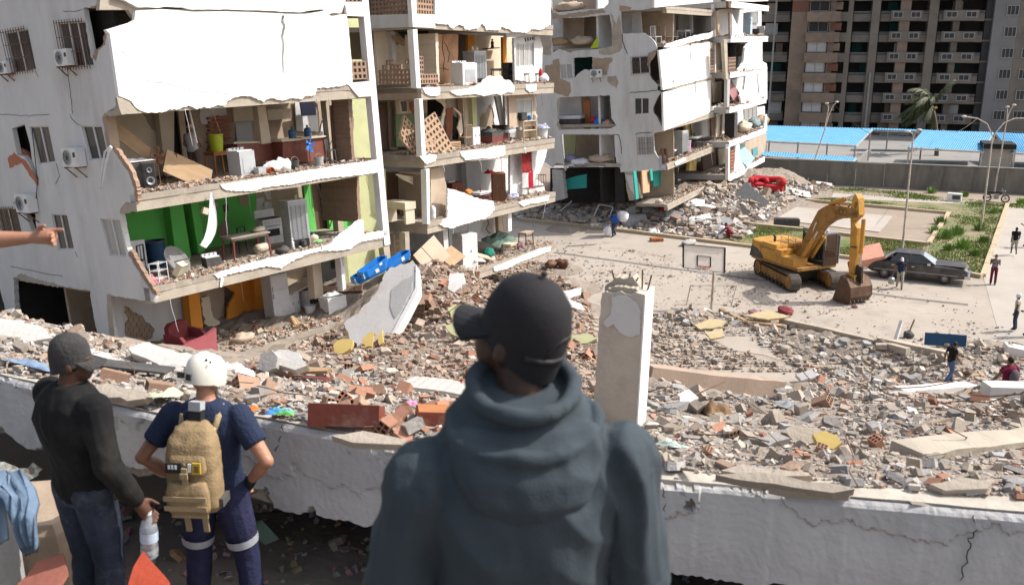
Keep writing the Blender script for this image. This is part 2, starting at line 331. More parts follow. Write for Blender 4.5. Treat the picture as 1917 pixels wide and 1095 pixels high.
def rawmesh(name, V, F4, m, kind=None, col=None, parent=None):
 V = np.ascontiguousarray(V, dtype=np.float32); F4 = np.ascontiguousarray(F4, dtype=np.int32)
 used = np.unique(F4); mp = np.full(len(V), -1, np.int32); mp[used] = np.arange(len(used)); V = V[used]; F4 = mp[F4]
 if col is not None: col = col[used]
 me = bpy.data.meshes.new(name); me.vertices.add(len(V)); me.vertices.foreach_set('co', V.ravel())
 k = F4.shape[1]; me.loops.add(F4.size); me.loops.foreach_set('vertex_index', F4.ravel())
 me.polygons.add(len(F4)); me.polygons.foreach_set('loop_start', np.arange(0, F4.size, k, dtype=np.int32))
 me.materials.append(m); me.update(calc_edges=True); me.validate(); me.polygons.foreach_set('use_smooth', np.zeros(len(me.polygons), bool))
 if col is not None:
  a = me.color_attributes.new('col', 'FLOAT_COLOR', 'POINT'); a.data.foreach_set('color', np.c_[col, np.ones(len(col))].astype(np.float32).ravel())
 o = link(name, me, parent); return tag(o, kind=kind)
SLOPE = mat('rubble_dust', (.27,.225,.185), (.20,.165,.135), 1.1, .97, .6, 9, dirt=(.33,.285,.24), dsc=2.2)
rawmesh('rubble_slope', V, Fq, SLOPE, 'structure')
def raymarch(px, py, dmin=4.0, dmax=80.0):
 """where the lines of sight of photo points meet the height field"""
 px = np.asarray(px, float); py = np.asarray(py, float)
 rx = (px-CX)/FPX; rb = (CY-py)/FPX; ry = _fw[1]+rb*_up[1]; rz = _fw[2]+rb*_up[2]
 d = np.full(px.shape, dmin); done = np.zeros(px.shape, bool)
 for k in range(420):
  dn = d*1.0075+.004; z = HC+rz*dn; h = H(rx*dn, ry*dn)
  hit = (z <= h) & ~done; done |= hit; d = np.where(done, d, dn)
  if done.all(): break
 d = np.where(done, d, np.nan)
 return rx*d, ry*d, d
def onslope(px, py):
 x, y, d = raymarch([px], [py]); return float(x[0]), float(y[0]), float(H(x, y)[0]), float(d[0])
# apartment blocks
FA = Fr(pt(258, 396, 27), 37, 4.3)
FB = Fr(pt(796, 315, 38.5), 31, 2.5, -1.4)
FC = Fr(pt(1249, 319, 65), 27, 3)
FE = Fr(pt(1365, 274, 74.5), 27, 2.5)
def pw(F, root, name, y, P, m, th=.12, amp=0, step=.15, edges=None, holes=(), label=None, hamp=.05):
 """a wall piece parallel to the facade, outline given by photo points"""
 L = [F.fac(q, y) for q in P]
 if amp: L = jag(L, amp, step, True, edges=edges)
 mb = MB(); mb.plate(L, 1, y, y+th, [jag([F.fac(q, y) for q in h], hamp, .12, True) for h in holes])
 return mb.build(name, m, root, label=label)
def gw(F, root, name, x, P, m, th=.16, amp=0, step=.15, edges=None, holes=(), label=None, hamp=.03):
 L = [F.gab(q, x) for q in P]
 if amp: L = jag(L, amp, step, True, edges=edges)
 mb = MB(); mb.plate(L, 0, x, x+th, [jag([F.gab(q, x) for q in h], hamp, .12, True) if hamp else [F.gab(q, x) for q in h] for h in holes])
 return mb.build(name, m, root, label=label)
def bx(F, root, name, x0, x1, y0, y1, z0, z1, m, label=None, kind=None):
 mb = MB(); mb.box(((x0+x1)/2, (y0+y1)/2, (z0+z1)/2), (x1-x0, y1-y0, z1-z0)); return mb.build(name, m, root, label=label, kind=kind)
def window(root, ax, v, q, panes=2, m=ALU, glass=GLASSD, depth=.07, bars=0, fw=.05, sill=True, label=None):
 """window in a wall plane (ax 0 gable plane x=v, ax 1 facade plane y=v); q = four corners TL,TR,BR,BL in plane coordinates"""
 def P3(a, b, o=0): return (v+o, a, b) if ax == 0 else (a, v+o, b)
 tl, tr, br, bl = [Vector((a, b)) for a, b in q]
 mb = MB()
 def bar2(a, b, w=fw): mb.bar(P3(a.x, a.y, depth), P3(b.x, b.y, depth), w, depth)
 for a, b in ((tl,tr),(tr,br),(br,bl),(bl,tl)): bar2(a, b)
 for k in range(1, panes): bar2(tl.lerp(tr, k/panes), bl.lerp(br, k/panes), fw*.8)
 fr = mb.build('window', m, root, label=label)
 for k in range(panes):
  a = tl.lerp(tr, (k+.02)/panes); b = tl.lerp(tr, (k+.98)/panes); c = bl.lerp(br, (k+.98)/panes); d = bl.lerp(br, (k+.02)/panes)
  m2 = MB(); m2.plate([(p.x, p.y) for p in (a,b,c,d)], ax, v+depth+.012*(k % 2), v+depth+.006+.012*(k % 2)); m2.build('pane', glass, fr)
 if bars:
  m3 = MB(); o = -.12
  for k in range(bars+1):
   a = tl.lerp(tr, k/bars); b = bl.lerp(br, k/bars); m3.bar(P3(a.x, a.y+.08, o), P3(b.x, b.y-.08, o), .016)
  for t in (0, .33, .66, 1):
   a = tl.lerp(bl, t); b = tr.lerp(br, t); m3.bar(P3(a.x, a.y, o), P3(b.x, b.y, o), .02)
  m3.build('security_grille', RUST, fr)
 return fr
def screen(root, F, name, ax, v, a0, a1, b0, b1, cell=.2, gap=.6, m=BLOCK, th=.1, tilt=None, parent=None, miss=0, rg=random.Random(4)):
 """openwork clay block screen: bars in both directions"""
 mb = MB(); na = max(1, round(abs(a1-a0)/cell)); nb = max(1, round((b1-b0)/cell)); ca = (a1-a0)/na; cb = (b1-b0)/nb
 for i in range(na):
  for j in range(nb):
   if miss and j >= nb-2 and rg.random() < miss: continue
   x = a0+ca*(i+.5); z = b0+cb*(j+.5); w = abs(ca)*(1-gap)/2; h = cb*(1-gap)/2
   for c, d in (((x-abs(ca)/2+w/2, z), (w, cb)), ((x+abs(ca)/2-w/2, z), (w, cb)), ((x, z-cb/2+h/2), (abs(ca)-2*w, h)), ((x, z+cb/2-h/2), (abs(ca)-2*w, h))):
    e = .004*((i+j) % 2)
    mb.box((v+th/2, c[0], c[1]) if ax == 0 else (c[0], v+th/2, c[1]), (th-e, d[0], d[1]) if ax == 0 else (d[0], th-e, d[1]))
 return mb.build(name, m, root, M=tilt)
def ac_unit(F, q, label, s=1.0, loc=None):
 """outdoor unit hung on a wall; local: front faces -x (gable) """
 t = thing('air_conditioner', label, 'air conditioner', F.M @ Matrix.Translation(Vector(loc)), 'air conditioner units hung on the walls')
 mb = MB(); mb.box((-.15*s, 0, .3*s), (.3*s, .82*s, .56*s)); mb.build('casing', APPL, t)
 m2 = MB(); M = Matrix.Translation((-.302*s, .12*s, .3*s)) @ Matrix.Rotation(-math.pi/2, 4, 'Y')
 m2.lathe([(.235*s, 0), (.235*s, .02*s), (.20*s, .02*s), (.20*s, .004*s)], 20, M); m2.build('fan_surround', APPG, t)
 m3 = MB()
 for k in range(5): m3.tube([(-.31*s+0, .12*s+.20*s*math.cos(k*math.pi/5+a), .3*s+.2*s*math.sin(k*math.pi/5+a)) for a in (0, math.pi)], .006*s, 4)
 for rr in (.07, .13, .19): m3.tube([(-.312*s, .12*s+rr*s*math.cos(a*.5236), .3*s+rr*s*math.sin(a*.5236)) for a in range(13)], .006*s, 4)
 m3.build('fan_grille', BLACKD, t)
 m4 = MB(); m4.box((-.305*s, -.3*s, .38*s), (.012, .12*s, .14*s)); m4.build('service_panel', BLACK, t)
 for yy in (-.3, .3):
  m5 = MB(); m5.bar((.02, yy*s, .0), (-.34*s, yy*s, .0), .04); m5.bar((0, yy*s, -.32*s), (-.3*s, yy*s, 0), .03); m5.build('bracket', RUST, t)
 return t
RA = thing('apartment_block', 'nearest white apartment block leaning back with green and orange rooms laid open', 'apartment block', FA.M, 'wrecked apartment blocks')
ZA = {5: 5.55, 4: 2.75, 3: 0.0, 2: -2.75, 1: -5.49}
for k, z in ZA.items():
 if k == 5: continue
 mb = MB(); L = jag([(.04, .0), (10.0, .0)], .015, .3) + [(10.0, 9.4), (.04, 9.4)]
 mb.plate(L, 2, z+.30, z+.48); mb.build('floor_slab', DUST, RA)
 mb = MB(); mb.box((5.0, .16, z+.15), (10.0, .28, .30)); mb.build('edge_beam', CONC, RA)
 mb = MB(); mb.box((5, .155, z+.39), (10.0, .29, .165)); mb.build('edge_beam', CONC, RA)
 mb = MB(); mb.box((.30, 4.9, z+.14), (.26, 8.9, .30)); mb.build('edge_beam', CONC, RA)
bx(FA, RA, 'floor_slab', 0.05, 9.95, .3, 9.3, 5.75, 5.95, CONC); bx(FA, RA, 'roof_slab', 0, 10, .2, 9.4, 8.5, 8.7, CONC)  # roof above the view, added so no light leaks into the rooms
for z0, z1, m in ((-5.4,-2.5,RAWW), (-2.4,.3,GREENW), (.48,3.0,BEIGED), (3.2,5.8,BEIGED), (5.95,8.5,BEIGED)): bx(FA, RA, 'rear_wall', .62, 9.98, 6.2, 6.35, z0, z1, m)
hole1 = [(156,18),(200,19),(252,19),(247,40),(243,43),(205,50),(197,57),(193,64),(197,85),(184,96),(180,117),(170,108),(164,70)]
G_W = {'a': [(8,62),(52,54),(68,131),(26,137)], 'b': [(108,44),(160,40),(176,124),(124,127)], 'd': [(55,238),(90,236),(104,304),(72,308)], 'e': [(152,236),(190,236),(203,298),(168,300)],
  'g': [(96,401),(125,402),(139,467),(109,468)], 'h': [(187,409),(224,412),(237,481),(205,478)], 'f': [(-6,391),(30,390),(42,440),(4,440)]}
gable = [(-70,-60),(178,-60),(186,0),(178,12),(155,16),(164,70),(170,108),(180,117),(184,96),(197,85),(199,66),(204,64),(222,180),(216,200),(196,212),(191,222),(200,275),(209,277),(220,296),(239,322),(250,352),(252,376),(245,381),(237,378),(228,393),(224,398),(231,438),(239,470),(240,478),(262,513),(287,552),(287,565),(246,559),(208,553),(199,551),(213,634),(214,700),(185,700),(183,630),(174,584),(169,550),(169,543),(155,543),(109,534),(47,523),(25,519),(30,600),(32,700),(12,700),(12,587),(0,540),(-70,520)]
hl2 = [(22,241),(46,233),(56,270),(60,300),(73,335),(70,345),(54,306),(45,294),(32,290),(28,270)]
hl3 = [(24,378),(60,374),(66,390),(67,420),(72,441),(60,436),(50,405),(38,398)]
gw(FA, RA, 'gable_wall', 0, gable, WHITE2, .16, .025, .12, holes=[G_W[k] for k in 'abdeghf'] + [hl2, hl3], hamp=0)
gw(FA, RA, 'brick_lining', .17, [(26,270),(60,296),(76,336),(66,352),(40,300),(20,312),(14,296)], BRICK, .1, .06, .12)
gw(FA, RA, 'brick_lining', .17, [(64,390),(112,396),(112,470),(72,445)], CONC, .08, .04, .15)
gw(FA, RA, 'bare_patch', -.008, [(0,112),(20,128),(30,137),(24,144),(0,138)], CONC, .02, .03, .1)
gw(FA, RA, 'bare_patch', -.008, [(14,296),(26,285),(34,292),(46,300),(60,320),(72,341),(70,350),(60,335),(40,305),(18,316)], BRICK, .02, .03, .1)
gw(FA, RA, 'bare_patch', -.008, [(214,206),(222,198),(226,216),(195,218),(198,212)], CONC, .02, .02, .1)
gw(FA, RA, 'bare_patch', -.008, [(226,390),(236,378),(245,381),(252,378),(257,396),(224,400)], CONC, .02, .02, .1)
gw(FA, RA, 'bare_patch', -.008, [(25,519),(40,512),(68,522),(96,529),(112,534),(109,538),(47,527)], CONC, .02, .03, .1)
gw(FA, RA, 'bare_patch', -.008, [(199,551),(206,549),(214,634),(205,636)], CONC, .02, .02, .1)
for x, y, P in ((0, 0, [(0,214),(30,216),(60,217),(93,215)]), (0,0,[(126,127),(130,160),(134,190),(136,214)]), (0,0,[(131,214),(134,222),(144,232),(152,234)]), (0,0,[(20,498),(40,503),(66,508),(92,513),(118,517)]), (0,0,[(222,-20),(212,0)]), (0,0,[(118,22),(140,22),(155,20)]), (0,0,[(105,305),(112,330),(104,345)]), (0,0,[(140,470),(146,482)]), (0,0,[(66,132),(72,146)])):
 mb = MB(); L = jag([FA.gab(q) for q in P], .02, .09); mb.tube([(-.004, a, b) for a, b in L], [.003]+[.008]*(len(L)-2)+[.003], 4); mb.build('crack', DARK, RA)
window(RA, 0, 0, [FA.gab(q) for q in G_W['a']], glass=GLASSD, bars=9); window(RA, 0, 0, [FA.gab(q) for q in G_W['b']], 3, bars=10)
for k in 'deg': window(RA, 0, 0, [FA.gab(q) for q in G_W[k]])
window(RA, 0, 0, [FA.gab(q) for q in G_W['h']], glass=GLASSW); window(RA, 0, 0, [FA.gab(q) for q in G_W['f']], bars=11)
bx(FA, RA, 'partition_wall', .5, .6, .6, 9, 3.2, 5.7, DARK); bx(FA, RA, 'partition_wall', .5, .6, 3.4, 9, -2.2, .0, DARK)  # near black walls added so the holes in the gable look dark
bx(FA, RA, 'partition_wall', .5, .6, 3.1, 9, .5, 2.8, DARK)  # another added near black wall, painted as shade behind the holes
for PP in ([(208,277),(220,296),(239,322),(250,352),(252,376),(259,376),(256,350),(245,318),(227,292),(214,273)], [(239,472),(242,478),(263,512),(288,550),(295,552),(268,508),(248,474),(244,468)], [(172,108),(181,118),(185,98),(198,86),(202,66),(196,60),(192,84),(180,94)]): gw(FA, RA, 'broken_blocks', .02, PP, BLOCK, .12, .03, .06)
gw(FA, RA, 'wall_reveal', .03, [(192,218),(198,218),(207,276),(200,276)], RAWW, .3)
for q, lab, s in (((138,312), 'white air conditioner box on brackets below a second floor window of the leaning block', 1.0), ((50,396), 'dusty air conditioner box beside the dark hole in the leaning gable', 1.05), ((122,126), 'air conditioner inside the rusty window cage at the top of the leaning gable', .85), ((12,140), 'air conditioner in the barred window at the edge of the leaning gable', .7)):
 y, z = FA.gab(q); ac_unit(FA, q, lab, s, (-.02, y-.42*s, z))
def cable(F, P, r, m, name, label, cat='cable', x=-.05):
 mb = MB(); mb.tube([(x, *F.gab(q, x)) for q in P], r, 5); o = mb.build(name, m, None, M=F.M, smooth=True); return tag(o, label, cat)
gw(FA, RA, 'partition_wall', 2.6, [(-90,500),(195,540),(195,740),(-90,740)], DARK); bx(FA, RA, 'partition_wall', .3, 2.6, 8.9, 9.0, -5.8, -2.8, DARK); bx(FA, RA, 'floor_slab', .3, 3, .5, 9.2, -5.3, -5.1, DUST); cable(FA, [(207,274),(196,285),(192,310),(188,340),(188,352),(192,348),(196,318),(203,284),(209,276)], .03, CLOTHW, 'cable', 'white cable looping out of the broken wall beside the air conditioner', x=-.2)  # near black walls added to darken the low gable opening
cable(FA, [(60,238),(62,260),(66,300),(70,340),(68,372)], .015, BLACK, 'cable', 'black cable hanging down the leaning gable beside the window', x=-.06)
panel1 = [(252,21),(300,18),(330,20),(360,23),(420,22),(480,24),(540,27),(570,27),(600,22),(607,22),(618,31),(641,28),(648,30),(655,100),(660,166),(654,158),(640,161),(620,164),(592,166),(588,179),(574,181),(561,186),(545,184),(527,189),(505,184),(492,191),(480,186),(466,181),(450,180),(436,183),(428,188),(418,199),(405,197),(392,203),(380,201),(366,205),(352,198),(340,202),(330,206),(318,205),(310,209),(295,211),(272,211),(260,207),(251,200),(244,190),(236,186),(228,183),(221,180),(204,64),(197,57),(243,43),(250,38)]
crk = [(528,26),(526,40),(530,50),(526,70),(529,84),(527,110),(529,130),(528,152)]
L = jag([FA.fac(q) for q in panel1], .02, .06, True, edges=range(11,42))
mb = MB(); mb.plate(L, 1, -.045, .10, [[FA.fac(q) for q in [(526,30),(524,42),(528,50),(524,70),(527,84),(525.5,110),(528,152),(530,130),(529,110),(531,84),(528.5,70),(533,50),(529,38),(531,30)]]]); mb.build('facade_panel', WHITE, RA, label='big white wall panel with a long crack down it')
pw(FA, RA, 'facade_panel', -.04, [(258,14),(250,10),(235,2),(215,-4),(205,-80),(646,-80),(648,-2),(640,24),(610,27),(604,18),(560,24),(480,20),(420,18),(360,19),(342,14),(310,13),(300,15)], WHITE, .14, .012, .2)
pw(FA, RA, 'edge_beam', .10, [(188,-4),(216,-4),(258,16),(650,26),(650,40),(250,34),(240,19),(186,19)], CONC, .18)
for P in ([(222,92),(236,106),(250,118),(258,124)], [(560,184),(600,172)], [(255,150),(300,155),(360,170),(420,176),(470,172)]):
 mb = MB(); L = jag([FA.fac(q) for q in P], .02, .1); mb.tube([(a, -.046, b) for a, b in L], [.002]+[.005]*(len(L)-2)+[.002], 4); mb.build('crack', DARK, RA)
pw(FA, RA, 'bare_patch', -.052, [(217,180),(228,184),(240,190),(250,201),(258,209),(266,212),(228,215)], CONC, .02, .02, .1)
bx(FA, RA, 'column', 9.72, 10.02, -.03, .27, -2.7, 8.5, WHITE); bx(FA, RA, 'column', 9.7, 9.98, 2.4, 2.7, -5.2, 8.5, CONC)
pw(FA, RA, 'facade_panel', -.04, [(650,156),(697,152),(704,180),(672,182),(660,168)], WHITE, .12); pw(FA, RA, 'facade_panel', -.04, [(642,-30),(688,-30),(690,32),(650,30)], WHITE, .12, holes=[[(645,-20),(684,-20),(684,4),(645,5)]], hamp=0)
x0, z0 = FA.fac((655,150)); x1, z1 = FA.fac((693,114)); screen(RA, FA, 'block_screen', 1, .02, x0, x1, z0, z1, .2)
screen(RA, FA, 'block_screen', 1, .02, FA.fac((645,0))[0], FA.fac((684,0))[0], FA.fac((660,5))[1], FA.fac((660,-40))[1], .2)
pw(FA, RA, 'partition_wall', 1.6, [(650,35),(690,35),(695,118),(655,118)], PISTA, .1, holes=[[(653,52),(684,52),(690,112),(658,112)]], hamp=0)
pw(FA, RA, 'plaster_coat', -.025, [(413,345),(417,353),(425,357),(445,358),(480,357),(500,350),(542,346),(570,341),(600,335),(629,332),(660,330),(713,322),(716,320),(714,297),(690,302),(635,309),(590,317),(558,322),(520,329),(480,335),(440,341)], WHITE, .05, .022, .055)
pw(FA, RA, 'plaster_coat', -.03, [(400,514),(408,522),(430,513),(480,503),(499,498),(527,503),(542,492),(558,484),(582,474),(610,469),(630,470),(654,467),(668,458),(679,452),(727,443),(725,431),(700,434),(682,438),(680,412),(672,411),(660,421),(654,427),(640,436),(626,448),(617,457),(590,466),(560,472),(520,480),(480,489),(440,500)], WHITE, .06, .022, .055)
pw(FA, RA, 'parapet_remnant', .03, [(640,445),(654,427),(669,416),(680,412),(682,444)], WHITE, .14, .02, .1)
pw(FA, RA, 'plaster_coat', -.02, [(414,517),(420,520),(415,538),(412,537)], WHITE, .02)
w = lambda *a, **k: pw(FA, RA, *a, **k)
w('partition_wall', 4.0, [(190,205),(326,205),(326,330),(190,330)], BEIGE)
w('bare_patch', 3.985, [(268,212),(300,210),(303,260),(292,248),(282,238),(275,226)], RAWW, .02, .02, .1)
w('partition_wall', 3.7, [(296,203),(316,202),(330,330),(310,330)], BEIGE, .3)
w('doorway', 4.4, [(315,200),(352,198),(366,330),(328,330)], DARK, .05); w('door_frame', 4.2, [(332,200),(344,200),(356,320),(346,320)], BEIGED, .1)
w('partition_wall', 4.2, [(352,198),(440,190),(440,330),(366,330)], RAWW, .1); w('plaster_remnant', 4.17, [(374,200),(424,192),(424,215),(400,218),(394,232),(376,232)], GREYW, .03, .04, .1)
mb = MB()
for k in range(9):
 for j in range(7):
  x, z = FA.fac((392+j*5.5+(k % 2)*2.5, 222+k*7.4), 4.1); mb.box((x, 4.12, z), (.15, .16+.05*rng.random(), .085))
mb.build('exposed_bricks', BRICK, RA, kind='stuff')
w('partition_wall', 4.6, [(430,190),(660,180),(660,320),(430,320)], BEIGED)
w('wall_cupboard', 4.1, [(436,196),(482,193),(484,226),(438,228)], BEIGE, .3); w('wall_cupboard', 4.1, [(500,206),(546,203),(547,222),(502,226)], BEIGE, .3)
w('tile_splashback', 4.5, [(440,228),(470,226),(474,266),(444,268)], GREYW, .05); w('tile_splashback', 4.45, [(552,188),(590,186),(598,246),(556,246)], GREYW, .05)
w('column', 2.7, [(482,200),(497,198),(508,268),(490,270)], BEIGE, .3)
w('kitchen_counter', 2.9, [(444,268),(508,266),(512,300),(448,306)], TILE, .6); w('counter_top', 2.8, [(438,266),(508,264),(508,267),(438,270)], BEIGE, .8)
w('kitchen_counter', 2.3, [(529,263),(548,261),(550,306),(530,306)], TILE, .9); w('kitchen_counter', 2.6, [(546,262),(614,256),(620,300),(548,306)], TILE, .5)
w('counter_top', 2.2, [(526,261),(564,259),(564,263),(528,266)], BEIGE, 1.0); w('counter_top', 2.5, [(564,258),(616,253),(617,256),(565,262)], BEIGE, .7)
w('wall_cupboard', 4.0, [(562,192),(590,188),(592,216),(566,218)], mat('dark_blue_cloth', (.02,.025,.05), None, 4), .06)
w('partition_wall', 3.4, [(590,187),(622,184),(626,300),(606,300),(598,258),(604,228)], GREYW, .1, .03, .12); w('bare_patch', 3.38, [(594,190),(618,186),(618,208),(606,212),(598,238)], RAWW, .015, .03, .1)
w('brown_panel', 1.3, [(618,198),(651,194),(662,300),(626,301)], BROWND, .06);
w('broken_wall_edge', .5, [(651,186),(659,186),(662,230),(661,262),(665,300),(659,301),(656,250),(653,215)], BLOCK, .9, .025, .1)
w('partition_wall', 2.2, [(656,186),(695,184),(706,296),(664,296)], PISTA, .1)
w('partition_wall', 3.9, [(222,388),(318,380),(318,500),(222,500)], GREENW, .3)
w('column', 3.5, [(317,385),(342,382),(358,482),(330,484)], GREENW, .5); w('doorway', 4.3, [(340,380),(366,378),(380,480),(352,480)], DARK, .05); w('column', 3.6, [(357,380),(372,378),(384,470),(372,475)], GREENW, .5)
w('partition_wall', 4.5, [(372,372),(480,362),(480,460),(380,470)], GREENW, .1); w('bare_patch', 4.48, [(420,412),(425,398),(428,418),(430,436),(436,450),(420,452),(408,440),(410,424)], RAWW, .015, .03, .1); w('bare_patch', 4.48, [(446,368),(462,364),(466,382),(450,386)], RAWW, .015, .02, .1)
w('picture_frame', 4.44, [(418,384),(427,382),(428,396),(421,398)], BROWND, .03); w('picture_frame', 4.44, [(403,380),(408,378),(409,387),(404,388)], BEIGED, .03)
w('partition_wall', 4.7, [(474,362),(600,345),(600,460),(474,460)], BEIGED, .1)
for P in ([(476,372),(494,370),(496,396),(478,398)], [(494,358),(506,356),(508,374),(500,374)], [(532,374),(552,371),(554,392),(534,394)], [(478,380),(508,378),(510,392),(480,396)]): w('wall_tile', 4.66, P, GREYW, .03)
w('partition_wall', 3.6, [(568,348),(582,345),(594,440),(578,442)], GREENW); w('door', 3.7, [(580,344),(610,340),(618,428),(590,432)], BROWND, .05)
w('partition_wall', 3.4, [(608,338),(668,330),(669,420),(640,436),(618,430)], GREENW, .14, holes=[[(636,334),(662,332),(664,356),(640,358)]], hamp=0)
window(RA, 1, 3.32, [FA.fac(q, 3.32) for q in [(637,335),(662,333),(664,357),(641,359)]], fw=.06, m=BEIGE); w('bare_patch', 3.385, [(632,362),(640,360),(662,362),(640,368),(632,372)], RAWW, .012)
mb = MB(); mb.tube([(*FA.fac(q, 3.38)[:1], 3.38, FA.fac(q, 3.38)[1]) for q in [(634,362),(632,380),(630,396),(622,410),(618,424)]], .018, 4); mb.build('crack', DARK, RA)
w('broken_wall_edge', 1.0, [(668,330),(672,330),(674,380),(676,415),(671,416),(669,385)], BLOCK, 2.0, .02, .1)
w('partition_wall', 3.0, [(670,322),(722,316),(726,440),(674,440)], PISTA, .1)
w('partition_wall', 3.4, [(208,552),(362,540),(362,690),(208,690)], WHITE2, .12, holes=[[(232,574),(246,580),(262,590),(276,604),(290,618),(286,630),(270,640),(236,640),(234,610),(240,596),(232,586)]])
w('block_infill', 3.45, [(228,565),(300,565),(300,645),(228,645)], RAWW, .06)
mb = MB()
for k in range(7):
 for j in range(6):
  x, z = FA.fac((236+j*10+(k % 2)*5, 578+k*9.5), 3.4); mb.box((x, 3.47, z), (.17, .08, .15))
mb.build('exposed_blocks', RAWW, RA, kind='stuff')
w('column', 3.0, [(206,555),(226,553),(236,660),(214,660)], WHITE2, .4)
w('column', 2.9, [(352,545),(372,540),(381,622),(360,628)], ORANGE, .4); w('partition_wall', 4.2, [(366,540),(420,530),(420,640),(380,640)], BEIGED, .1); w('plaster_remnant', 3.2, [(376,555),(392,556),(398,590),(412,605),(396,610),(384,606)], BEIGE, .2, .05, .12)
w('partition_wall', 3.9, [(420,532),(480,520),(484,580),(470,600),(440,606),(424,600),(428,574),(440,548)], ORANGE, .1, .03, .12); w('column', 3.6, [(475,518),(490,515),(500,584),(482,590)], ORANGE, .4)
w('partition_wall', 4.8, [(488,515),(610,490),(610,590),(488,600)], BEIGED, .1)
w('column', 1.4, [(584,488),(600,485),(606,556),(590,560)], BEIGE, .35); w('column', .6, [(636,470),(643,468),(648,540),(642,545)], WHITE, .3)
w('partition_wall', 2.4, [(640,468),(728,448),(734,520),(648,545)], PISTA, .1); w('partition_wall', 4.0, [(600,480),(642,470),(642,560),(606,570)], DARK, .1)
w('column', 1.8, [(716,450),(728,448),(733,500),(724,505)], CONC, .3)
rw = random.Random(77)
def hang(F, root, x0, x1, z, n, lmax=1.3):
 for k in range(n):
  x = rw.uniform(x0, x1); L = rw.uniform(.3, lmax); a = rw.uniform(-.25, .25); P = [Vector((x, -.03, z))]
  for j in range(1, 6): P.append(P[-1]+Vector((a*L/5*rw.uniform(.2,1.8), rw.uniform(-.05,.03), -L/5)))
  mb = MB(); mb.tube(P, .007 if F is FA else .01, 4); mb.build('hanging_wire', rw.choice((BLACKD, RUST, GREYW)), root, smooth=True)
for z in (2.8, .02, -2.73): hang(FA, RA, .4, 9.5, z, 5)
RB = thing('apartment_block', 'middle white apartment block with collapsed clay block screens and orange room', 'apartment block', FB.M, 'wrecked apartment blocks')
ZB_ = {5: 5.55, 4: 2.75, 3: 0.0, 2: -2.75, 1: -5.4}
LB = 11.2
for k, z in ZB_.items():
 bx(FB, RB, 'floor_slab', -.02, LB, .0, 8.5, z+.28, z+.5, DUST)
 bx(FB, RB, 'edge_beam', 0, LB, .03, .28, z, z+.28, CONC); bx(FB, RB, 'edge_beam', .02, .28, .28, 8.3, z, z+.278, CONC)
 bx(FB, RB, 'edge_beam', .0, LB, .01, .25, z+.28+.003, z+.46, CONC); bx(FB, RB, 'edge_beam', .0, .3, .25, 8.3, z+.28+.003, z+.46, CONC)
bx(FB, RB, 'roof_slab', 0, LB, .2, 8.4, 8.4, 8.6, CONC)
for z0, z1, m in ((-5,-2.5,GREYW), (-2.3,.3,GREYW), (.48,3.0,GREYW), (3.2,5.8,BEIGE), (6,8.4,BEIGED)): bx(FB, RB, 'rear_wall', .3, LB-.05, 5.6, 5.75, z0, z1, m)
w = lambda *a, **k: pw(FB, RB, *a, **k); g = lambda *a, **k: gw(FB, RB, *a, **k)
bot = [(815,44),(822,45),(838,46),(848,55),(852,52),(858,46),(868,49),(870,55),(880,56),(895,54),(903,44),(909,52),(911,57),(936,57),(938,50),(952,55),(958,60),(986,62),(996,55),(1012,57),(1024,51),(1031,46)]
w('facade_panel', -.04, [(814,-60)]+bot+[(1031,-60)], WHITE, .13, .03, .08, edges=range(1,22), label='bright white top panel with a ragged lower edge')
w('facade_panel', -.03, [(773,28),(814,28),(815,53),(774,51)], WHITE, .13); w('column', -.05, [(767,-40),(779,-40),(780,28),(774,51),(773,50)], WHITE, .2)
x0, z0 = FB.fac((780,27)); x1, z1 = FB.fac((813,-20)); screen(RB, FB, 'block_screen', 1, .05, x0, x1, z0, z1, .19)
g('side_panel', -.03, [(690,29),(774,27),(774,51),(694,54)], WHITE2, .12)
y0, z0 = FB.gab((766,27)); y1, z1 = FB.gab((692,-20)); screen(RB, FB, 'block_screen', 0, .05, y1, y0, z0, z1, .19)
w('column', -.05, [(773,56),(781,55),(788,166),(780,165)], WHITE, .28); w('column', -.05, [(785,186),(791,185),(798,292),(790,294)], WHITE, .28); w('column', -.05, [(798,318),(804,316),(805,420),(800,420)], WHITE, .28)
w('plaster_coat', -.03, [(786,294),(790,290),(796,292),(806,288),(818,292),(815,302),(800,308),(796,306),(792,300)], WHITE, .03, .02, .1)
w('plaster_coat', -.03, [(790,164),(824,163),(824,176),(818,181),(806,180),(797,176)], WHITE, .04, .02, .1)
w('plaster_coat', -.035, [(844,172),(852,169),(872,167),(892,161),(900,156),(908,148),(914,143),(930,144),(938,142),(944,150),(956,151),(964,164),(962,173),(948,174),(940,178),(928,176),(914,179),(904,180),(890,176),(870,178),(856,180)], WHITE, .06, .025, .07)
w('plaster_coat', -.03, [(984,159),(1005,158),(1004,170),(992,174),(985,168)], WHITE, .03, .02, .1)
w('plaster_coat', -.03, [(861,285),(880,281),(910,280),(924,275),(946,273),(946,290),(936,294),(920,297),(904,296),(886,299),(872,300),(866,294)], WHITE, .05, .025, .07)
w('plaster_coat', -.05, [(838,353),(850,356),(866,361),(884,368),(898,373),(912,375),(924,377),(926,392),(918,402),(908,410),(890,414),(876,418),(864,421),(846,427),(832,425),(824,420),(830,412),(838,408)], WHITE, .10, .03, .07, label='big white remnant of facade plaster over the slab edge')
w('plaster_coat', -.03, [(970,379),(990,374),(1012,370),(1029,366),(1026,376),(1010,380),(992,382),(980,387)], WHITE, .04, .02, .1)
w('plaster_coat', -.03, [(924,500),(950,490),(980,478),(1010,466),(1032,462),(1030,470),(1004,480),(976,490),(948,504),(926,508)], WHITE, .05, .025, .07)
y0, z0 = FB.gab((780,158)); y1, z1 = FB.gab((706,118)); screen(RB, FB, 'block_screen', 0, .06, y1, y0, z0, z0+1.0, .19, miss=.3)
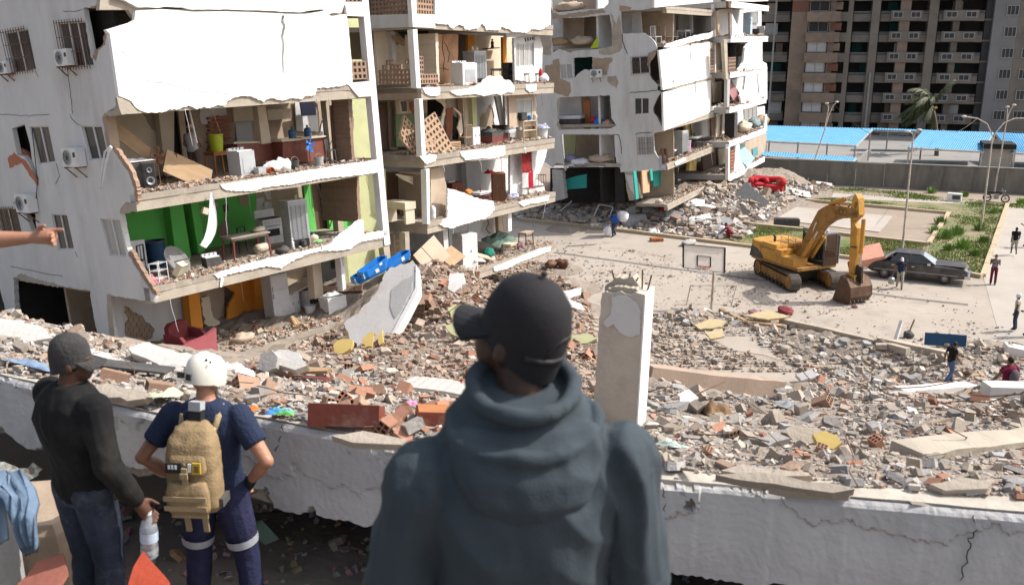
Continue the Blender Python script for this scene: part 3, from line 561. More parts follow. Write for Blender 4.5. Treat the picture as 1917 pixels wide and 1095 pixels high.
x0, z0 = FB.fac((788,158)); x1, z1 = FB.fac((822,142)); screen(RB, FB, 'block_screen', 1, .04, x0, x1, z0, z0+.4, .19); screen(RB, FB, 'block_screen', 1, .04, x0, x0+.3, z0+.4, z0+1.1, .19)
g('edge_patch', -.02, [(704,166),(780,165),(783,186),(706,189)], RAWW, .02)
w('partition_wall', 2.6, [(703,60),(736,58),(742,158),(708,160)], BEIGE); w('column', 2.4, [(732,60),(740,60),(742,112),(735,112)], GREYW, .2); w('partition_wall', 3.0, [(738,86),(800,72),(800,130),(740,130)], BEIGE)
w('doorway', 2.9, [(745,60),(802,58),(802,86),(772,88)], DARK, .05); w('fallen_board', 2.2, [(736,66),(746,70),(762,82),(774,84),(770,88),(756,86),(742,76)], WOODT, .1)
w('broken_wall_edge', .4, [(815,63),(820,63),(823,154),(818,154)], BEIGE, 1.6, .015, .1); w('door', 1.5, [(805,66),(815,66),(816,140),(808,140)], WOODO, .06)
w('partition_wall', 1.7, [(820,64),(858,65),(858,100),(857,115),(854,156),(824,156)], PEACH, .1, .02, .2)
for P in ([(830,66),(828,90),(832,110),(830,135)], [(832,80),(842,100),(838,118)], [(825,128),(840,130)]):
 mb = MB(); L = jag([FB.fac(q, 1.69) for q in P], .03, .1); mb.tube([(a, 1.69, b) for a, b in L], .012, 4); mb.build('crack', DARK, RB)
w('partition_wall', 3.4, [(856,64),(880,66),(880,150),(856,150)], BROWND); w('partition_wall', 2.9, [(876,66),(888,66),(888,150),(876,150)], ORANGE); w('partition_wall', 3.6, [(886,66),(942,68),(942,150),(886,150)], BEIGE); w('shelf', 3.2, [(912,91),(936,89),(936,91),(912,93)], WOODB, .3)
w('partition_wall', 2.4, [(941,70),(948,70),(950,148),(942,148)], ORANGE); w('partition_wall', 2.6, [(947,70),(966,70),(966,148),(950,148)], BEIGE)
w('partition_wall', .5, [(962,72),(1010,66),(1016,90),(1014,150),(1004,156),(964,150)], GREYW, .12, .02, .12, holes=[[(966,82),(1000,79),(1000,124),(966,126)], [(979,69),(1001,68),(1002,77),(983,80)]], hamp=0)
window(RB, 1, .5, [FB.fac(q, .5) for q in [(966,83),(1000,80),(1000,123),(965,126)]], 4, glass=GLASSW); window(RB, 1, .5, [FB.fac(q, .5) for q in [(982,70),(1001,68),(1002,76),(984,80)]], 4, glass=GLASSD)
w('partition_wall', 3.2, [(708,196),(732,190),(736,280),(712,280)], BROWND); w('door_frame', 3.1, [(728,190),(742,190),(745,280),(732,280)], BEIGED); w('partition_wall', 2.8, [(740,188),(800,186),(800,275),(742,275)], mat('mottled_green', (.20,.25,.15), (.14,.19,.11), 9, .9, .1)); w('partition_wall', 2.75, [(740,186),(800,184),(800,212),(742,214)], BEIGED, .04, holes=[[(750,190),(763,189),(764,209),(753,210)]], hamp=0)
window(RB, 1, 2.7, [FB.fac(q, 2.7) for q in [(749,189),(763,188),(765,210),(753,211)]], 1, m=BEIGE); w('bare_patch', 2.72, [(766,192),(782,187),(784,210),(774,214),(768,206)], BRICK, .02, .03, .1)
w('doorway', 3.6, [(794,186),(835,184),(835,215),(795,225)], DARK, .1); w('partition_wall', 4.0, [(790,210),(835,205),(835,280),(792,280)], GREYW)
w('plaster_remnant', 1.4, [(815,185),(834,184),(834,212),(830,235),(824,250),(822,240),(832,200),(824,192)], BEIGE, .05, .03, .1); w('plaster_remnant', 1.3, [(850,202),(864,214),(866,250),(862,256),(856,240),(862,218),(852,206)], BEIGE, .05, .03, .1)
w('partition_wall', 2.2, [(834,184),(868,184),(868,275),(836,275)], CONC, .1); w('bare_patch', 2.17, [(836,205),(848,200),(850,230),(842,262),(836,258)], BRICK, .02, .04, .1); w('doorway', 2.16, [(848,215),(858,225),(858,260),(848,262)], DARK, .02)
w('column', 1.8, [(866,184),(885,182),(885,275),(870,275)], BEIGED, .3); w('column', 1.6, [(883,182),(892,182),(894,235),(886,238)], PISTA, .25)
w('partition_wall', 3.4, [(890,181),(946,178),(946,262),(890,262)], GREYW, .1, holes=[[(898,220),(910,208),(918,194),(924,210),(926,236),(920,240),(898,238)]]); w('block_infill', 3.45, [(890,190),(930,190),(930,245),(890,245)], RAWW, .04)
w('broken_panel', 2.6, [(927,180),(938,180),(950,262),(944,262)], GREYW, .1); w('partition_wall', 2.4, [(944,178),(954,178),(954,262),(948,262)], GREYW); w('partition_wall', .7, [(952,178),(1004,174),(1004,236),(954,240)], BEIGED, .12, holes=[[(966,186),(998,184),(998,222),(967,223)]], hamp=0)
window(RB, 1, .66, [FB.fac(q, .66) for q in [(966,187),(998,185),(998,223),(967,224)]], 2, glass=GLASSW)
T0 = Vector((*FB.fac((797,286), .1)[:1], .1, FB.fac((797,286), .1)[1]))
for (cx, cy, wv, hv, rot, yy) in ((815,260,.75,1.15,-22,.25), (775,262,.95,.75,38,.9), (806,279,.42,.45,0,.15)):
 x, z = FB.fac((cx, cy), yy); M = Matrix.Translation((x, yy, z)) @ Matrix.Rotation(R(rot), 4, 'Y') @ Matrix.Rotation(R(-14), 4, 'X')
 screen(RB, FB, 'fallen_block_screen', 1, 0, -wv, wv, -hv*.8, hv*.8, .26, .55, m=mat('pale_clay_block', (.42,.29,.20), (.36,.25,.17), 4, .95, .3), tilt=M)
g('partition_wall', 1.6, [(700,320),(800,330),(800,420),(700,420)], BEIGED, .1); w('doorway', 2.7, [(715,322),(750,322),(752,400),(720,400)], BROWND, .1); w('partition_wall', 2.6, [(748,322),(800,322),(800,400),(752,400)], BEIGED)
w('broken_wall_edge', .5, [(806,316),(830,310),(832,330),(836,350),(836,405),(806,412)], BEIGED, .14, .02, .1); w('partition_wall', 3.6, [(828,308),(870,302),(870,395),(830,395)], GREYW); w('doorway', 3.0, [(872,304),(888,302),(888,380),(876,380)], GREYW, .3); w('partition_wall', 3.3, [(886,302),(960,296),(960,375),(886,380)], GREYW); w('partition_wall', .9, [(955,290),(1025,280),(1020,300),(1010,325),(1004,335),(1018,345),(1022,365),(955,365)], GREYW, .12, .02, .1)
w('column', .5, [(758,436),(766,434),(768,486),(760,488)], CONC, .3); w('column', .4, [(829,430),(838,428),(840,466),(832,468)], WHITE2, .3); w('partition_wall', 3.0, [(840,425),(896,415),(896,450),(842,470)], GREYW); w('partition_wall', 3.2, [(896,412),(932,402),(932,440),(896,450)], GREYW); w('column', .3, [(951,398),(958,396),(958,432),(952,434)], WHITE, .3); w('column', 2.6, [(932,402),(950,398),(950,436),(934,440)], BEIGED, .2)
w('partition_wall', 2.4, [(730,440),(758,436),(758,500),(732,500)], BEIGED); mb = MB()
for k in range(5):
 for sx in (0, 1): pass
L = [FB.fac(q, 1.9) for q in [(737,438),(747,436),(749,480),(740,484)]]
for a, b in ((0,3),(1,2)): mb.bar((L[a][0],1.9,L[a][1]), (L[b][0],1.9,L[b][1]), .05)
for t in (.05,.3,.55,.8): mb.bar((L[0][0]+(L[3][0]-L[0][0])*t,1.9,L[0][1]+(L[3][1]-L[0][1])*t), (L[1][0]+(L[2][0]-L[1][0])*t,1.9,L[1][1]+(L[2][1]-L[1][1])*t), .05)
mb.build('door_frame', BEIGE, RB)
for P in ([(911,407),(914,418),(910,428),(916,436)],):
 mb = MB(); L = jag([FB.fac(q, 2.99) for q in P], .04, .1); mb.tube([(a, 2.97, b) for a, b in L], [.05]*len(L), 5); mb.build('crack', RAWW, RB)
RC = thing('apartment_block', 'far white apartment block with barred gable windows and stair bay sinking into rubble', 'apartment block', FC.M, 'wrecked apartment blocks')
w = lambda *a, **k: pw(FC, RC, *a, **k); g = lambda *a, **k: gw(FC, RC, *a, **k)
LC = 12.3; ZC = {5: 10.5, 4: 8.05, 3: 5.45, 2: 2.75, 1: 0.0, 0: -2.85}
for k, z in ZC.items():
 bx(FC, RC, 'floor_slab', .17, LC, .03, 9 if k else 2.4, z+.25, z+.45, DUST); bx(FC, RC, 'edge_beam', .17, LC, .02, .3, z, z+.247, CONC); bx(FC, RC, 'edge_beam', .0, LC, .0, .26, z+.25, z+.44, CONC)
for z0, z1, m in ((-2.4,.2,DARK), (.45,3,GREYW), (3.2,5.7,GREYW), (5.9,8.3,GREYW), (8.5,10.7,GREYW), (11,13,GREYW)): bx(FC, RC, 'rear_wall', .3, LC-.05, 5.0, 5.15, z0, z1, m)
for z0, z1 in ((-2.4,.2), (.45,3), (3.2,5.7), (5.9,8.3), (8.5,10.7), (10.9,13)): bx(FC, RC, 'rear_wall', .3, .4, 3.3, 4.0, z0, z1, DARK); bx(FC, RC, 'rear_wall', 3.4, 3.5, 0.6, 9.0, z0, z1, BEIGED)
def c3(*L): return [(960+x/3.2208, y/3.2208) for x, y in L]
def c4(*L): return [(1020+x/8.69, y/8.69) for x, y in L]
def c5(*L): return [(1020+x/6.082, 160+y/6.082) for x, y in L]
gout = c3((640,-60),(850,-60),(855,45),(800,58),(650,68),(655,205),(790,200),(812,215),(845,240),(862,268),(870,300)) + c3((815,325),(812,400),(826,450),(840,480),(875,515),(870,545)) + c3((892,555),(868,600),(845,655),(848,672),(880,720),(905,770),(905,795),(850,805),(840,840),(850,905),(862,930),(885,960),(900,1028),(735,1035),(650,1040),(645,1010),(325,1005),(318,1030),(300,990)) + c3((262,985),(240,1010),(160,960),(150,760),(130,560),(0,560),(-40,200),(100,60),(232,-60))
def hole(*L): return list(L)
gh = [c4((85,310),(640,285),(1050,245),(1085,420),(1100,740),(1085,770),(900,800),(500,830),(400,860),(240,800),(130,860),(95,560)),
  c4((100,-80),(1040,-60),(1035,60),(960,140),(600,165),(110,215)),
  c5((170,140),(350,130),(740,115),(760,380),(815,460),(780,475),(720,495),(180,505),(140,460),(155,230)),
  c5((180,560),(790,560),(800,800),(820,890),(860,905),(780,930),(600,920),(340,925),(300,895),(215,920),(195,700)),
  c3((715,347),(818,340),(826,440),(718,450)), c3((735,592),(822,592),(822,686),(737,692)), c3((750,832),(848,828),(852,925),(757,930)),
  c3((285,390),(355,385),(365,475),(290,478)), c3((365,350),(480,345),(485,430),(430,420),(395,445),(370,475)), c3((490,372),(568,365),(572,455),(500,460)), c3((0,560),(10,560),(30,720),(15,730))]
g('gable_wall', 0, gout, WHITE2, .16, .03, .25, holes=gh[:-1], hamp=.02)
for P in (c3((590,80),(625,150),(640,90),(655,200),(660,285),(640,315),(580,335),(520,330),(515,305),(560,290),(600,275),(600,130)), c3((150,220),(228,210),(232,330),(200,335),(165,320),(150,270)), c3((240,365),(275,355),(285,390),(282,475),(345,500),(350,545),(335,585),(240,560),(230,520),(190,440),(195,400),(245,390)), c3((480,350),(600,352),(600,372),(578,392),(570,440),(480,440)), c3((570,465),(625,462),(635,500),(625,535),(600,520),(575,500)), c3((640,38),(715,45),(712,58),(650,68),(640,65)), c3((815,325),(870,300),(862,330),(830,380),(822,430),(812,400)), c3((555,985),(660,985),(650,1008),(560,1005)), c3((265,600),(290,600),(270,700),(290,780),(275,785)), c3((230,20),(232,80),(300,92),(540,55),(560,80),(240,118))):
 g('bare_patch', -.02, P, CONC if rng.random() < .5 else RAWW, .03, .05, .2)
for P in ([(826,450),(850,480),(872,512)], [(848,672),(880,720),(912,790)], [(610,815),(640,815),(650,850),(655,930)], [(740,820),(750,805),(835,800)], [(705,560),(800,555),(870,545)], [(660,205),(662,250),(690,330)]):
 mb = MB(); L = jag([FC.gab(q) for q in c3(*P)], .03, .15); mb.tube([(-.01, a, b) for a, b in L], [.01]+[.025]*(len(L)-2)+[.01], 4); mb.build('crack', DARK, RC)
for P, b, gl in (((715,347),(818,340),(826,440),(718,450)),7,GLASSD), (((735,592),(822,592),(822,686),(737,692)),0,GLASSD), (((750,832),(848,828),(852,925),(757,930)),6,GLASSW), (((285,390),(355,385),(365,475),(290,478)),0,GLASSW), (((490,372),(568,365),(572,455),(500,460)),0,GLASSW): window(RC, 0, -.03, [FC.gab(q) for q in c3(*P)], 2, bars=b, fw=.09, glass=gl)
yA, zA = FC.gab(c3((512,470))[0]); ac_unit(FC, None, 'small white air conditioner under the broken window of the far gable', 1.0, (-.1, yA, zA))
gx_ = lambda x, P, m, th=.1, name='partition_wall', **k: g(name, x, P, m, th, **k)
gx_(2.2, c4((90,300),(300,290),(300,760),(110,860)), GREYW); gx_(2.6, c4((280,280),(640,280),(640,680),(300,700)), BEIGED)
gx_(1.6, c5((160,130),(410,130),(440,505),(160,505)), GREYW); gx_(1.3, c5((435,180),(510,160),(520,500),(455,500)), WOODO, .1, 'door'); gx_(2.0, c5((505,120),(760,120),(780,500),(515,500)), GREYW); gx_(2.4, c5((210,560),(360,560),(340,790),(230,890)), PISTA); gx_(2.9, c3((360,340),(490,340),(490,470),(360,470)), TEALD, .05, 'curtain')
gx_(2.0, c3((655,70),(715,68),(720,205),(660,205)), GREYW); gx_(1.8, c3((715,68),(770,62),(780,200),(718,205)), GREYW)
w('facade_panel', -.04, c3((882,305),(1188,255),(1190,470),(905,545)), WHITE, .14, .012, .3); w('facade_panel', -.04, c3((907,560),(1195,485),(1196,650),(1225,640),(1225,655),(1170,690),(1140,700),(1110,715),(912,790)), WHITE, .14, .012, .3)
w('facade_panel', -.04, c3((855,-80),(1207,-80),(1207,15),(1040,30),(855,48)), WHITE, .14, .01, .3)
w('plaster_coat', -.04, c3((915,285),(930,265),(1000,245),(1100,215),(1190,200),(1216,180),(1216,220),(1190,232),(1060,262),(960,292)), WHITE, .06, .03, .2)
w('plaster_coat', -.04, c3((975,980),(1040,950),(1045,968),(985,1000)), WHITE, .04)
w('column', -.03, c3((1213,28),(1219,27),(1222,225),(1216,228)), WHITE, .25); w('column', -.03, c3((1218,262),(1225,260),(1225,470),(1220,470)), WHITE, .25)
for P in ((1068,265),(1070,300),(1068,360)), ((1095,490),(1097,560)):
 mb = MB(); L = jag([FC.fac(q) for q in c3(*P)], .05, .2); mb.tube([(a, -.05, b) for a, b in L], .03, 4); mb.build('crack', DARK, RC)
x0, z0 = FC.fac(c3((1188,440))[0]); x1, z1 = FC.fac(c3((1216,300))[0]); screen(RC, FC, 'block_screen', 1, .05, x0, x1, z0, z1, .25)
xs = [FC.fac(q, 2.6) for q in c3((1088,105),(1205,25))]; screen(RC, FC, 'block_screen', 1, 2.6, xs[0][0], xs[1][0], xs[0][1]+.1, xs[1][1]+.2, .27)
w('partition_wall', 2.7, c3((1085,100),(1205,80),(1205,200),(1085,215)), GREYW); w('partition_wall', 3.0, c3((970,60),(1085,45),(1085,210),(975,220)), GREYW, .1, holes=[c3((985,60),(1005,58),(1005,88),(987,90)), c3((1010,57),(1028,55),(1028,84),(1012,88))], hamp=0); w('partition_wall', 2.2, c3((880,75),(975,60),(975,215),(880,225)), GREYW); w('column', 1.6, c3((1078,70),(1086,68),(1088,200),(1080,202)), WHITE2, .2)
w('partition_wall', 2.6, c3((848,810),(930,790),(935,920),(860,930)), GREYW); w('partition_wall', 3.0, c3((930,770),(1030,730),(1030,900),(935,915)), BEIGED); w('column', 2.0, c3((1040,745),(1075,725),(1070,840),(1050,845)), YELLOWP, .2); w('partition_wall', 1.8, c3((1080,740),(1110,720),(1185,700),(1190,860),(1100,880)), GREYW, .12, .06, .25)
w('column', 1.4, c3((1068,970),(1112,955),(1105,1030),(1062,1030)), YELLOWP, .25); w('column', .5, [(1186,322),(1191,320),(1196,372),(1191,374)], TEAL, .08); w('column', .8, [(1202,320),(1216,318),(1216,360),(1204,362)], PEACH, .1); w('column', .6, [(1217,318),(1221,316),(1223,338),(1219,339)], TEAL, .08); w('partition_wall', 1.6, [(1222,316),(1256,312),(1256,345),(1224,350)], TEAL, .1)
g('column', .0, [(1033,318),(1052,318),(1058,372),(1036,378)], CONCG, .5, .03, .15); g('partition_wall', .8, [(1058,336),(1078,330),(1098,326),(1098,352),(1062,355)], TEAL, .1); g('column', .0, [(1170,322),(1187,322),(1200,372),(1178,376),(1172,350)], CONC, .4, .04, .15); g('plaster_remnant', -.03, [(1171,328),(1186,328),(1187,366),(1178,350)], WHITE2, .04, .03, .1)
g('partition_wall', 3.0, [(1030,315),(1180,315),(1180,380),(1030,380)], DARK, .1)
RE = thing('apartment_block', 'end stair bay of the far block with sky blue door and ragged white walls', 'apartment block', FE.M, 'wrecked apartment blocks')
w = lambda *a, **k: pw(FE, RE, *a, **k); g = lambda *a, **k: gw(FE, RE, *a, **k)
ZE = {5: FE.fac(c3((1290,43))[0])[1], 4: FE.fac(c3((1290,258))[0])[1], 3: FE.fac(c3((1300,475))[0])[1], 2: FE.fac(c3((1300,686))[0])[1], 1: FE.fac(c3((1310,888))[0])[1], 0: FE.fac(c3((1300,1090))[0])[1]}
LE = 13.2
for k, z in ZE.items():
 bx(FE, RE, 'floor_slab', 0, LE, .02, 7, z+.28, z+.45, DUST); bx(FE, RE, 'edge_beam', 0, LE, .02, .3, z, z+.277, WHITE); bx(FE, RE, 'edge_beam', 0, LE, .0, .2, z+.28, z+.46, WHITE); bx(FE, RE, 'edge_beam', -.02, .25, .3, 6, z+.01, z+.46, CONCG)  # end beams greyer than the front: their shade is put into the colour
 if k > 0: bx(FE, RE, 'rear_wall', 0, LE-.05, 5.0, 5.1, z-2.3, z+.28, GREYW)
bx(FE, RE, 'end_wall', LE-.12, LE, 2.6, 7, ZE[0], ZE[5], WHITE2); bx(FE, RE, 'rear_wall', -.1, 0, 4.2, 7, ZE[0]-1, ZE[5]+2, CONC)
w('facade_panel', -.03, c3((1290,-40),(1540,-40),(1540,8),(1450,12),(1290,8)), WHITE, .12)
w('broken_wall', .0, c3((1323,85),(1345,140),(1370,170),(1400,215),(1400,235),(1323,236)), WHITE, .16, .03, .2); w('broken_wall', .0, c3((1428,250),(1505,240),(1505,370),(1530,385),(1535,420),(1500,440),(1360,455),(1360,420),(1390,380),(1400,290)), WHITE, .16, .05, .2); w('broken_wall', .0, c3((1405,460),(1470,450),(1480,560),(1500,600),(1380,625),(1370,580),(1395,540)), WHITE, .16, .05, .2); w('broken_wall', .0, c3((1345,880),(1366,872),(1370,960),(1400,1010),(1440,1030),(1310,1092),(1330,1080)), WHITE, .16, .04, .2); w('broken_wall', .0, c3((1522,700),(1533,690),(1533,790),(1515,795)), WHITE, .16, .04, .2)
w('column', -.02, c3((1300,8),(1308,8),(1312,45),(1302,48)), RUST, .2); w('column', .1, c3((1272,240),(1292,238),(1300,480),(1285,480)), CONC, .25); w('column', .1, c3((1294,480),(1312,475),(1305,640),(1292,645)), CONCG, .25); w('column', -.05, c3((1300,895),(1310,890),(1308,1080),(1300,1085)), WHITE, .25)
w('door_frame', 1.0, c3((1232,70),(1318,60),(1322,215),(1310,215),(1306,78),(1245,85),(1248,215),(1238,215)), BEIGED, .12); w('partition_wall', 2.0, c3((1230,60),(1325,55),(1325,215),(1235,215)), GREYW); w('door', 1.6, c3((1218,85),(1240,82),(1246,210),(1222,212)), YELLOWP, .06); w('partition_wall', 2.6, c3((1325,60),(1500,50),(1500,200),(1325,210)), GREYW, .1, holes=[c3((1405,75),(1478,70),(1478,145),(1410,148))], hamp=0)
window(RE, 1, 2.6, [FE.fac(q, 2.6) for q in c3((1405,76),(1478,71),(1478,145),(1410,148))], 4, glass=GLASSW, fw=.08); window(RE, 1, 2.4, [FE.fac(q, 2.4) for q in c3((1397,660),(1475,645),(1475,715),(1400,722))], 3, glass=GLASSW, fw=.09, m=BEIGED)
w('partition_wall', 2.5, c3((1225,690),(1520,640),(1520,790),(1230,830)), GREYW); w('plaster_remnant', 1.4, c3((1232,705),(1268,690),(1265,770),(1280,800),(1225,830)), BEIGE, .1, .05, .2); w('doorway', 1.5, c3((1195,715),(1222,700),(1222,820),(1200,830)), BROWND, .1); w('partition_wall', 2.2, c3((1200,500),(1262,490),(1262,600),(1210,620)), BEIGE); w('doorway', 2.3, c3((1262,485),(1300,480),(1300,620),(1262,620)), DARK, .1); w('partition_wall', 2.6, c3((1320,480),(1400,465),(1400,600),(1320,620)), GREYW); w('partition_wall', 2.2, c3((1475,455),(1535,435),(1535,600),(1490,600)), GREYW); w('partition_wall', 2.4, c3((1240,900),(1300,890),(1300,1060),(1250,1060)), BEIGE); w('partition_wall', 2.6, c3((1140,930),(1240,890),(1240,1060),(1150,1050)), BROWND); w('partition_wall', 2.0, c3((1225,265),(1300,255),(1300,440),(1225,450)), RAWW); w('partition_wall', 2.4, c3((1300,250),(1420,240),(1420,430),(1300,440)), DARK); w('partition_wall', 1.4, c3((1348,275),(1398,262),(1390,340),(1350,345)), BEIGE, .08); w('partition_wall', 2.4, c3((1365,880),(1530,800),(1530,940),(1380,990)), BEIGED)
xs = [FE.fac(q, .05) for q in c3((1300,435),(1345,345))]; screen(RE, FE, 'block_screen', 1, .05, xs[0][0], xs[1][0], xs[0][1], xs[1][1], .27); xs = [FE.fac(q, .1) for q in c3((1313,1035),(1335,905))]; screen(RE, FE, 'block_screen', 1, .1, xs[0][0], xs[1][0], xs[0][1], xs[1][1], .27, m=BRICK)
for z in (2.8, .05, -2.7): hang(FB, RB, .3, 10.5, z, 6)
for z in (8.1, 2.8, .05): hang(FC, RC, .5, 11.5, z, 4)
# beyond the yard: wall, car park, canopies, tower, lamps, palm
WALLC = mat('stained_render', (.21,.195,.17), (.135,.125,.11), .9, .95, .25, 8, dirt=(.08,.075,.07), dsc=.5, stretch=(1.2,1.2,.35))
bw = thing('boundary_wall', 'long stained grey boundary wall at the far end of the yard', 'wall')
P0 = Vector(onz(1300,334)); P1 = Vector(onz(2180,377)); dW = (P1-P0).normalized(); angW = math.atan2(dW.y, dW.x); LW = (P1-P0).length
MW = Matrix.Translation(P0) @ Matrix.Rotation(angW, 4, 'Z')
n = 16
for k in range(n):
 mb = MB(); mb.box(((k+.5)*LW/n, 0, 1.05), (LW/n-.015, .2, 2.2+.04*((k*7) % 3))); mb.build('wall_panel', WALLC, bw, M=MW)
mb = MB(); mb.box((LW/2, 0, 2.24), (LW, .26, .07)); mb.build('coping', mat('wall_coping', (.36,.34,.31), None, 2), bw, M=MW)
ASPH = mat('car_park_concrete', (.30,.285,.27), (.24,.23,.22), .2, .95, .2, 5, dirt=(.20,.19,.18), dsc=.5)
mb = MB(); Q = [P0+Vector((-12,1,0)), P1+Vector((0,1,0)), P1+Vector((60,60,0)), P0+Vector((-30,70,0))]; mb.add([(q.x, q.y, .02) for q in Q], [(0,1,2,3)]); mb.build('car_park', ASPH, kind='structure')
BLUER = mat('blue_sheet_roof', (.09,.32,.54), (.08,.27,.47), 1.2, .6, .05, dirt=(.17,.33,.46), dsc=.7)
PALE = mat('pale_metal', (.52,.50,.47), (.40,.37,.33), 3, .6, .1, dirt=(.30,.2,.14), dsc=1.5)
def canopy(label, fl, fr, bl, br, df, db, posts, n=44, fdrop=.12, gap=None):
 t = thing('canopy', label, 'canopy', None, 'blue roofed car park canopies')
 a0, a1, b0, b1 = Vector(pt(*fl, df[0])), Vector(pt(*fr, df[1])), Vector(pt(*bl, db[0])), Vector(pt(*br, db[1]))
 mb = MB(); V = []; m = n*2
 for k in range(m+1):
  s = k/m; e = Vector((0, 0, .05 if k % 2 else -.01)); V += [a0.lerp(a1, s)+e, b0.lerp(b1, s)+e]
 mb.add(V, [(2*k, 2*k+2, 2*k+3, 2*k+1) for k in range(m)]); mb.build('roof_sheet', BLUER, t)
 mb = MB(); mb.bar(a0-Vector((0,0,.14)), a1-Vector((0,0,.14)), .12, .14); mb.bar(b0-Vector((0,0,.14)), b1-Vector((0,0,.14)), .12, .14); mb.bar(a1-Vector((0,0,.13)), b1-Vector((0,0,.13)), .1, .12); mb.bar(a0-Vector((0,0,.13)), b0-Vector((0,0,.13)), .1, .12); mb.build('roof_frame', PALE, t)
 for s, e in posts:
  p = a0.lerp(a1, s).lerp(b0.lerp(b1, s), e); mb = MB(); mb.bar((p.x, p.y, 0), (p.x, p.y, p.z-.1), .13); mb.build('post', PALE, t)
 return t
canopy('left blue sheet roof canopy behind the boundary wall', (1385,261),(1603,272),(1420,235),(1634,241),(98,95.5),(105,103),[(.99,.02),(.99,.95),(.75,.05),(.5,.05),(.25,.05)])
canopy('low narrow strip of blue roof in front of the left canopy', (1425,291),(1597,303),(1428,284),(1603,295),(95,93),(97,95),[(.99,.5),(.7,.5),(.4,.5)], 36)
canopy('right blue sheet roof canopy beside the beige hut', (1700,276),(1842,283),(1728,244),(1860,248),(96.5,95),(104,103),[(.01,.03),(.97,.03),(.01,.95)], 34)
canopy('blue canopy continuing at the picture edge past the beige hut', (1892,285),(2040,292),(1862,248),(2060,257),(94.5,92),(103,101),[(.02,.03),(.6,.03)], 40)
canopy('thin far blue roof between the two big canopies', (1628,243),(1740,247),(1630,240),(1745,244),(112,111),(114,113),[(.3,.5),(.8,.5)], 22)
t = thing('hut', 'small beige hut with dark top gap between the blue canopies', 'hut'); p = Vector(onz(1866,317)); p = Vector(pt(1866,313,95.5)); Mh = Matrix.Translation((p.x, p.y, 0)) @ Matrix.Rotation(angW, 4, 'Z')
mb = MB(); mb.box((0,1.5,1.0),(2.7,3,2.6)); mb.build('wall', mat('hut_beige', (.42,.37,.30), None, 1), t, M=Mh); mb = MB(); mb.box((0,1.4,2.55),(3.0,3.4,.5)); mb.build('roof', DARK, t, M=Mh)
for sx in (-1.45, 1.45): mb = MB(); mb.box((sx,-.1,1.3),(.14,.14,2.9)); mb.build('post', PALE, t, M=Mh)
lw = thing('low_wall', 'low grey wall step at the edge of the car park', 'wall'); mb = MB(); a = Vector(pt(1604,304,97)); b = Vector(pt(1628,286,108)); a.z = b.z = .3; mb.bar(a, b, .25, 1.2); mb.build('wall_body', ASPH, lw)
# tower
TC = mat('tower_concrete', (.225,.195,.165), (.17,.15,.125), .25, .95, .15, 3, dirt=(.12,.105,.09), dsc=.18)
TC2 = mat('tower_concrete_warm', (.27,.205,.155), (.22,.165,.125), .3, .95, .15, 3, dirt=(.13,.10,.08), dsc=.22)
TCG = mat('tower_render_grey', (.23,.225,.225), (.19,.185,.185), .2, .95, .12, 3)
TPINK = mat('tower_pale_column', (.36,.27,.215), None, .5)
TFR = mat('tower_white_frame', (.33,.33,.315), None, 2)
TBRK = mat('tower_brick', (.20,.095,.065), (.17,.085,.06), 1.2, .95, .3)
TDK = mat('tower_dark', (.045,.044,.046), (.065,.062,.06), .5, .8)  # near black for panes and loggia backs, where recess shade is painted in
FT = Fr(pt(1650, 211, 130), 105)
rt = thing('apartment_tower', 'tall dark grey brown residential tower standing in shade behind the yard', 'tower', FT.M)
pitch = FT.fac((1650, 98))[1]/3.0-FT.fac((1650, 211))[1]/3.0
def X(px, py=98): return FT.fac((px, py))[0]
def tb(name, x0, x1, y0, y1, z0, z1, m, kind=None): mb = MB(); mb.box(((x0+x1)/2,(y0+y1)/2,(z0+z1)/2),(x1-x0,y1-y0,z1-z0)); return mb.build(name, m, rt, kind=kind)
ZT0 = -13.5; ZT1 = pitch*7
xs = dict(l0=X(1425), l1=X(1474), t1=X(1477), t2=X(1558), t3=X(1590), b1=X(1592), b2=X(1628), p1=X(1625), p2=X(1640), c1=X(1642), c2=X(1733), q1=X(1731), q2=X(1748), d1=X(1750), d2=X(1835), e1=X(1838), e2=X(1852), r1=X(1851), r2=X(1897), r3=X(1990))
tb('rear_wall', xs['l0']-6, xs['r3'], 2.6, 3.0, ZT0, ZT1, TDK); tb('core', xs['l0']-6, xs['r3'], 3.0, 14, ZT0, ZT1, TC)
def framewin(x0, x1, z0, z1, y, d=.1, fw=.1, m=TFR, glass=TDK, mull=1):
 mb = MB()
 for a, b, c, e in ((x0,x1,z0,z0+fw),(x0,x1,z1-fw,z1),(x0,x0+fw,z0+fw,z1-fw),(x1-fw,x1,z0+fw,z1-fw)): mb.box(((a+b)/2, y-d/2, (c+e)/2), (b-a, d, e-c))
 for k in range(mull): xx = x0+(x1-x0)*(k+1)/(mull+1); mb.box((xx, y-d/2+.01, (z0+z1)/2), (fw*.6, d*.7, z1-z0-2*fw))
 o = mb.build('window', m, rt); m2 = MB(); m2.box(((x0+x1)/2, y-.012, (z0+z1)/2), (x1-x0-fw, .02, z1-z0-fw)); m2.build('pane', glass, o)
rg = random.Random(11)
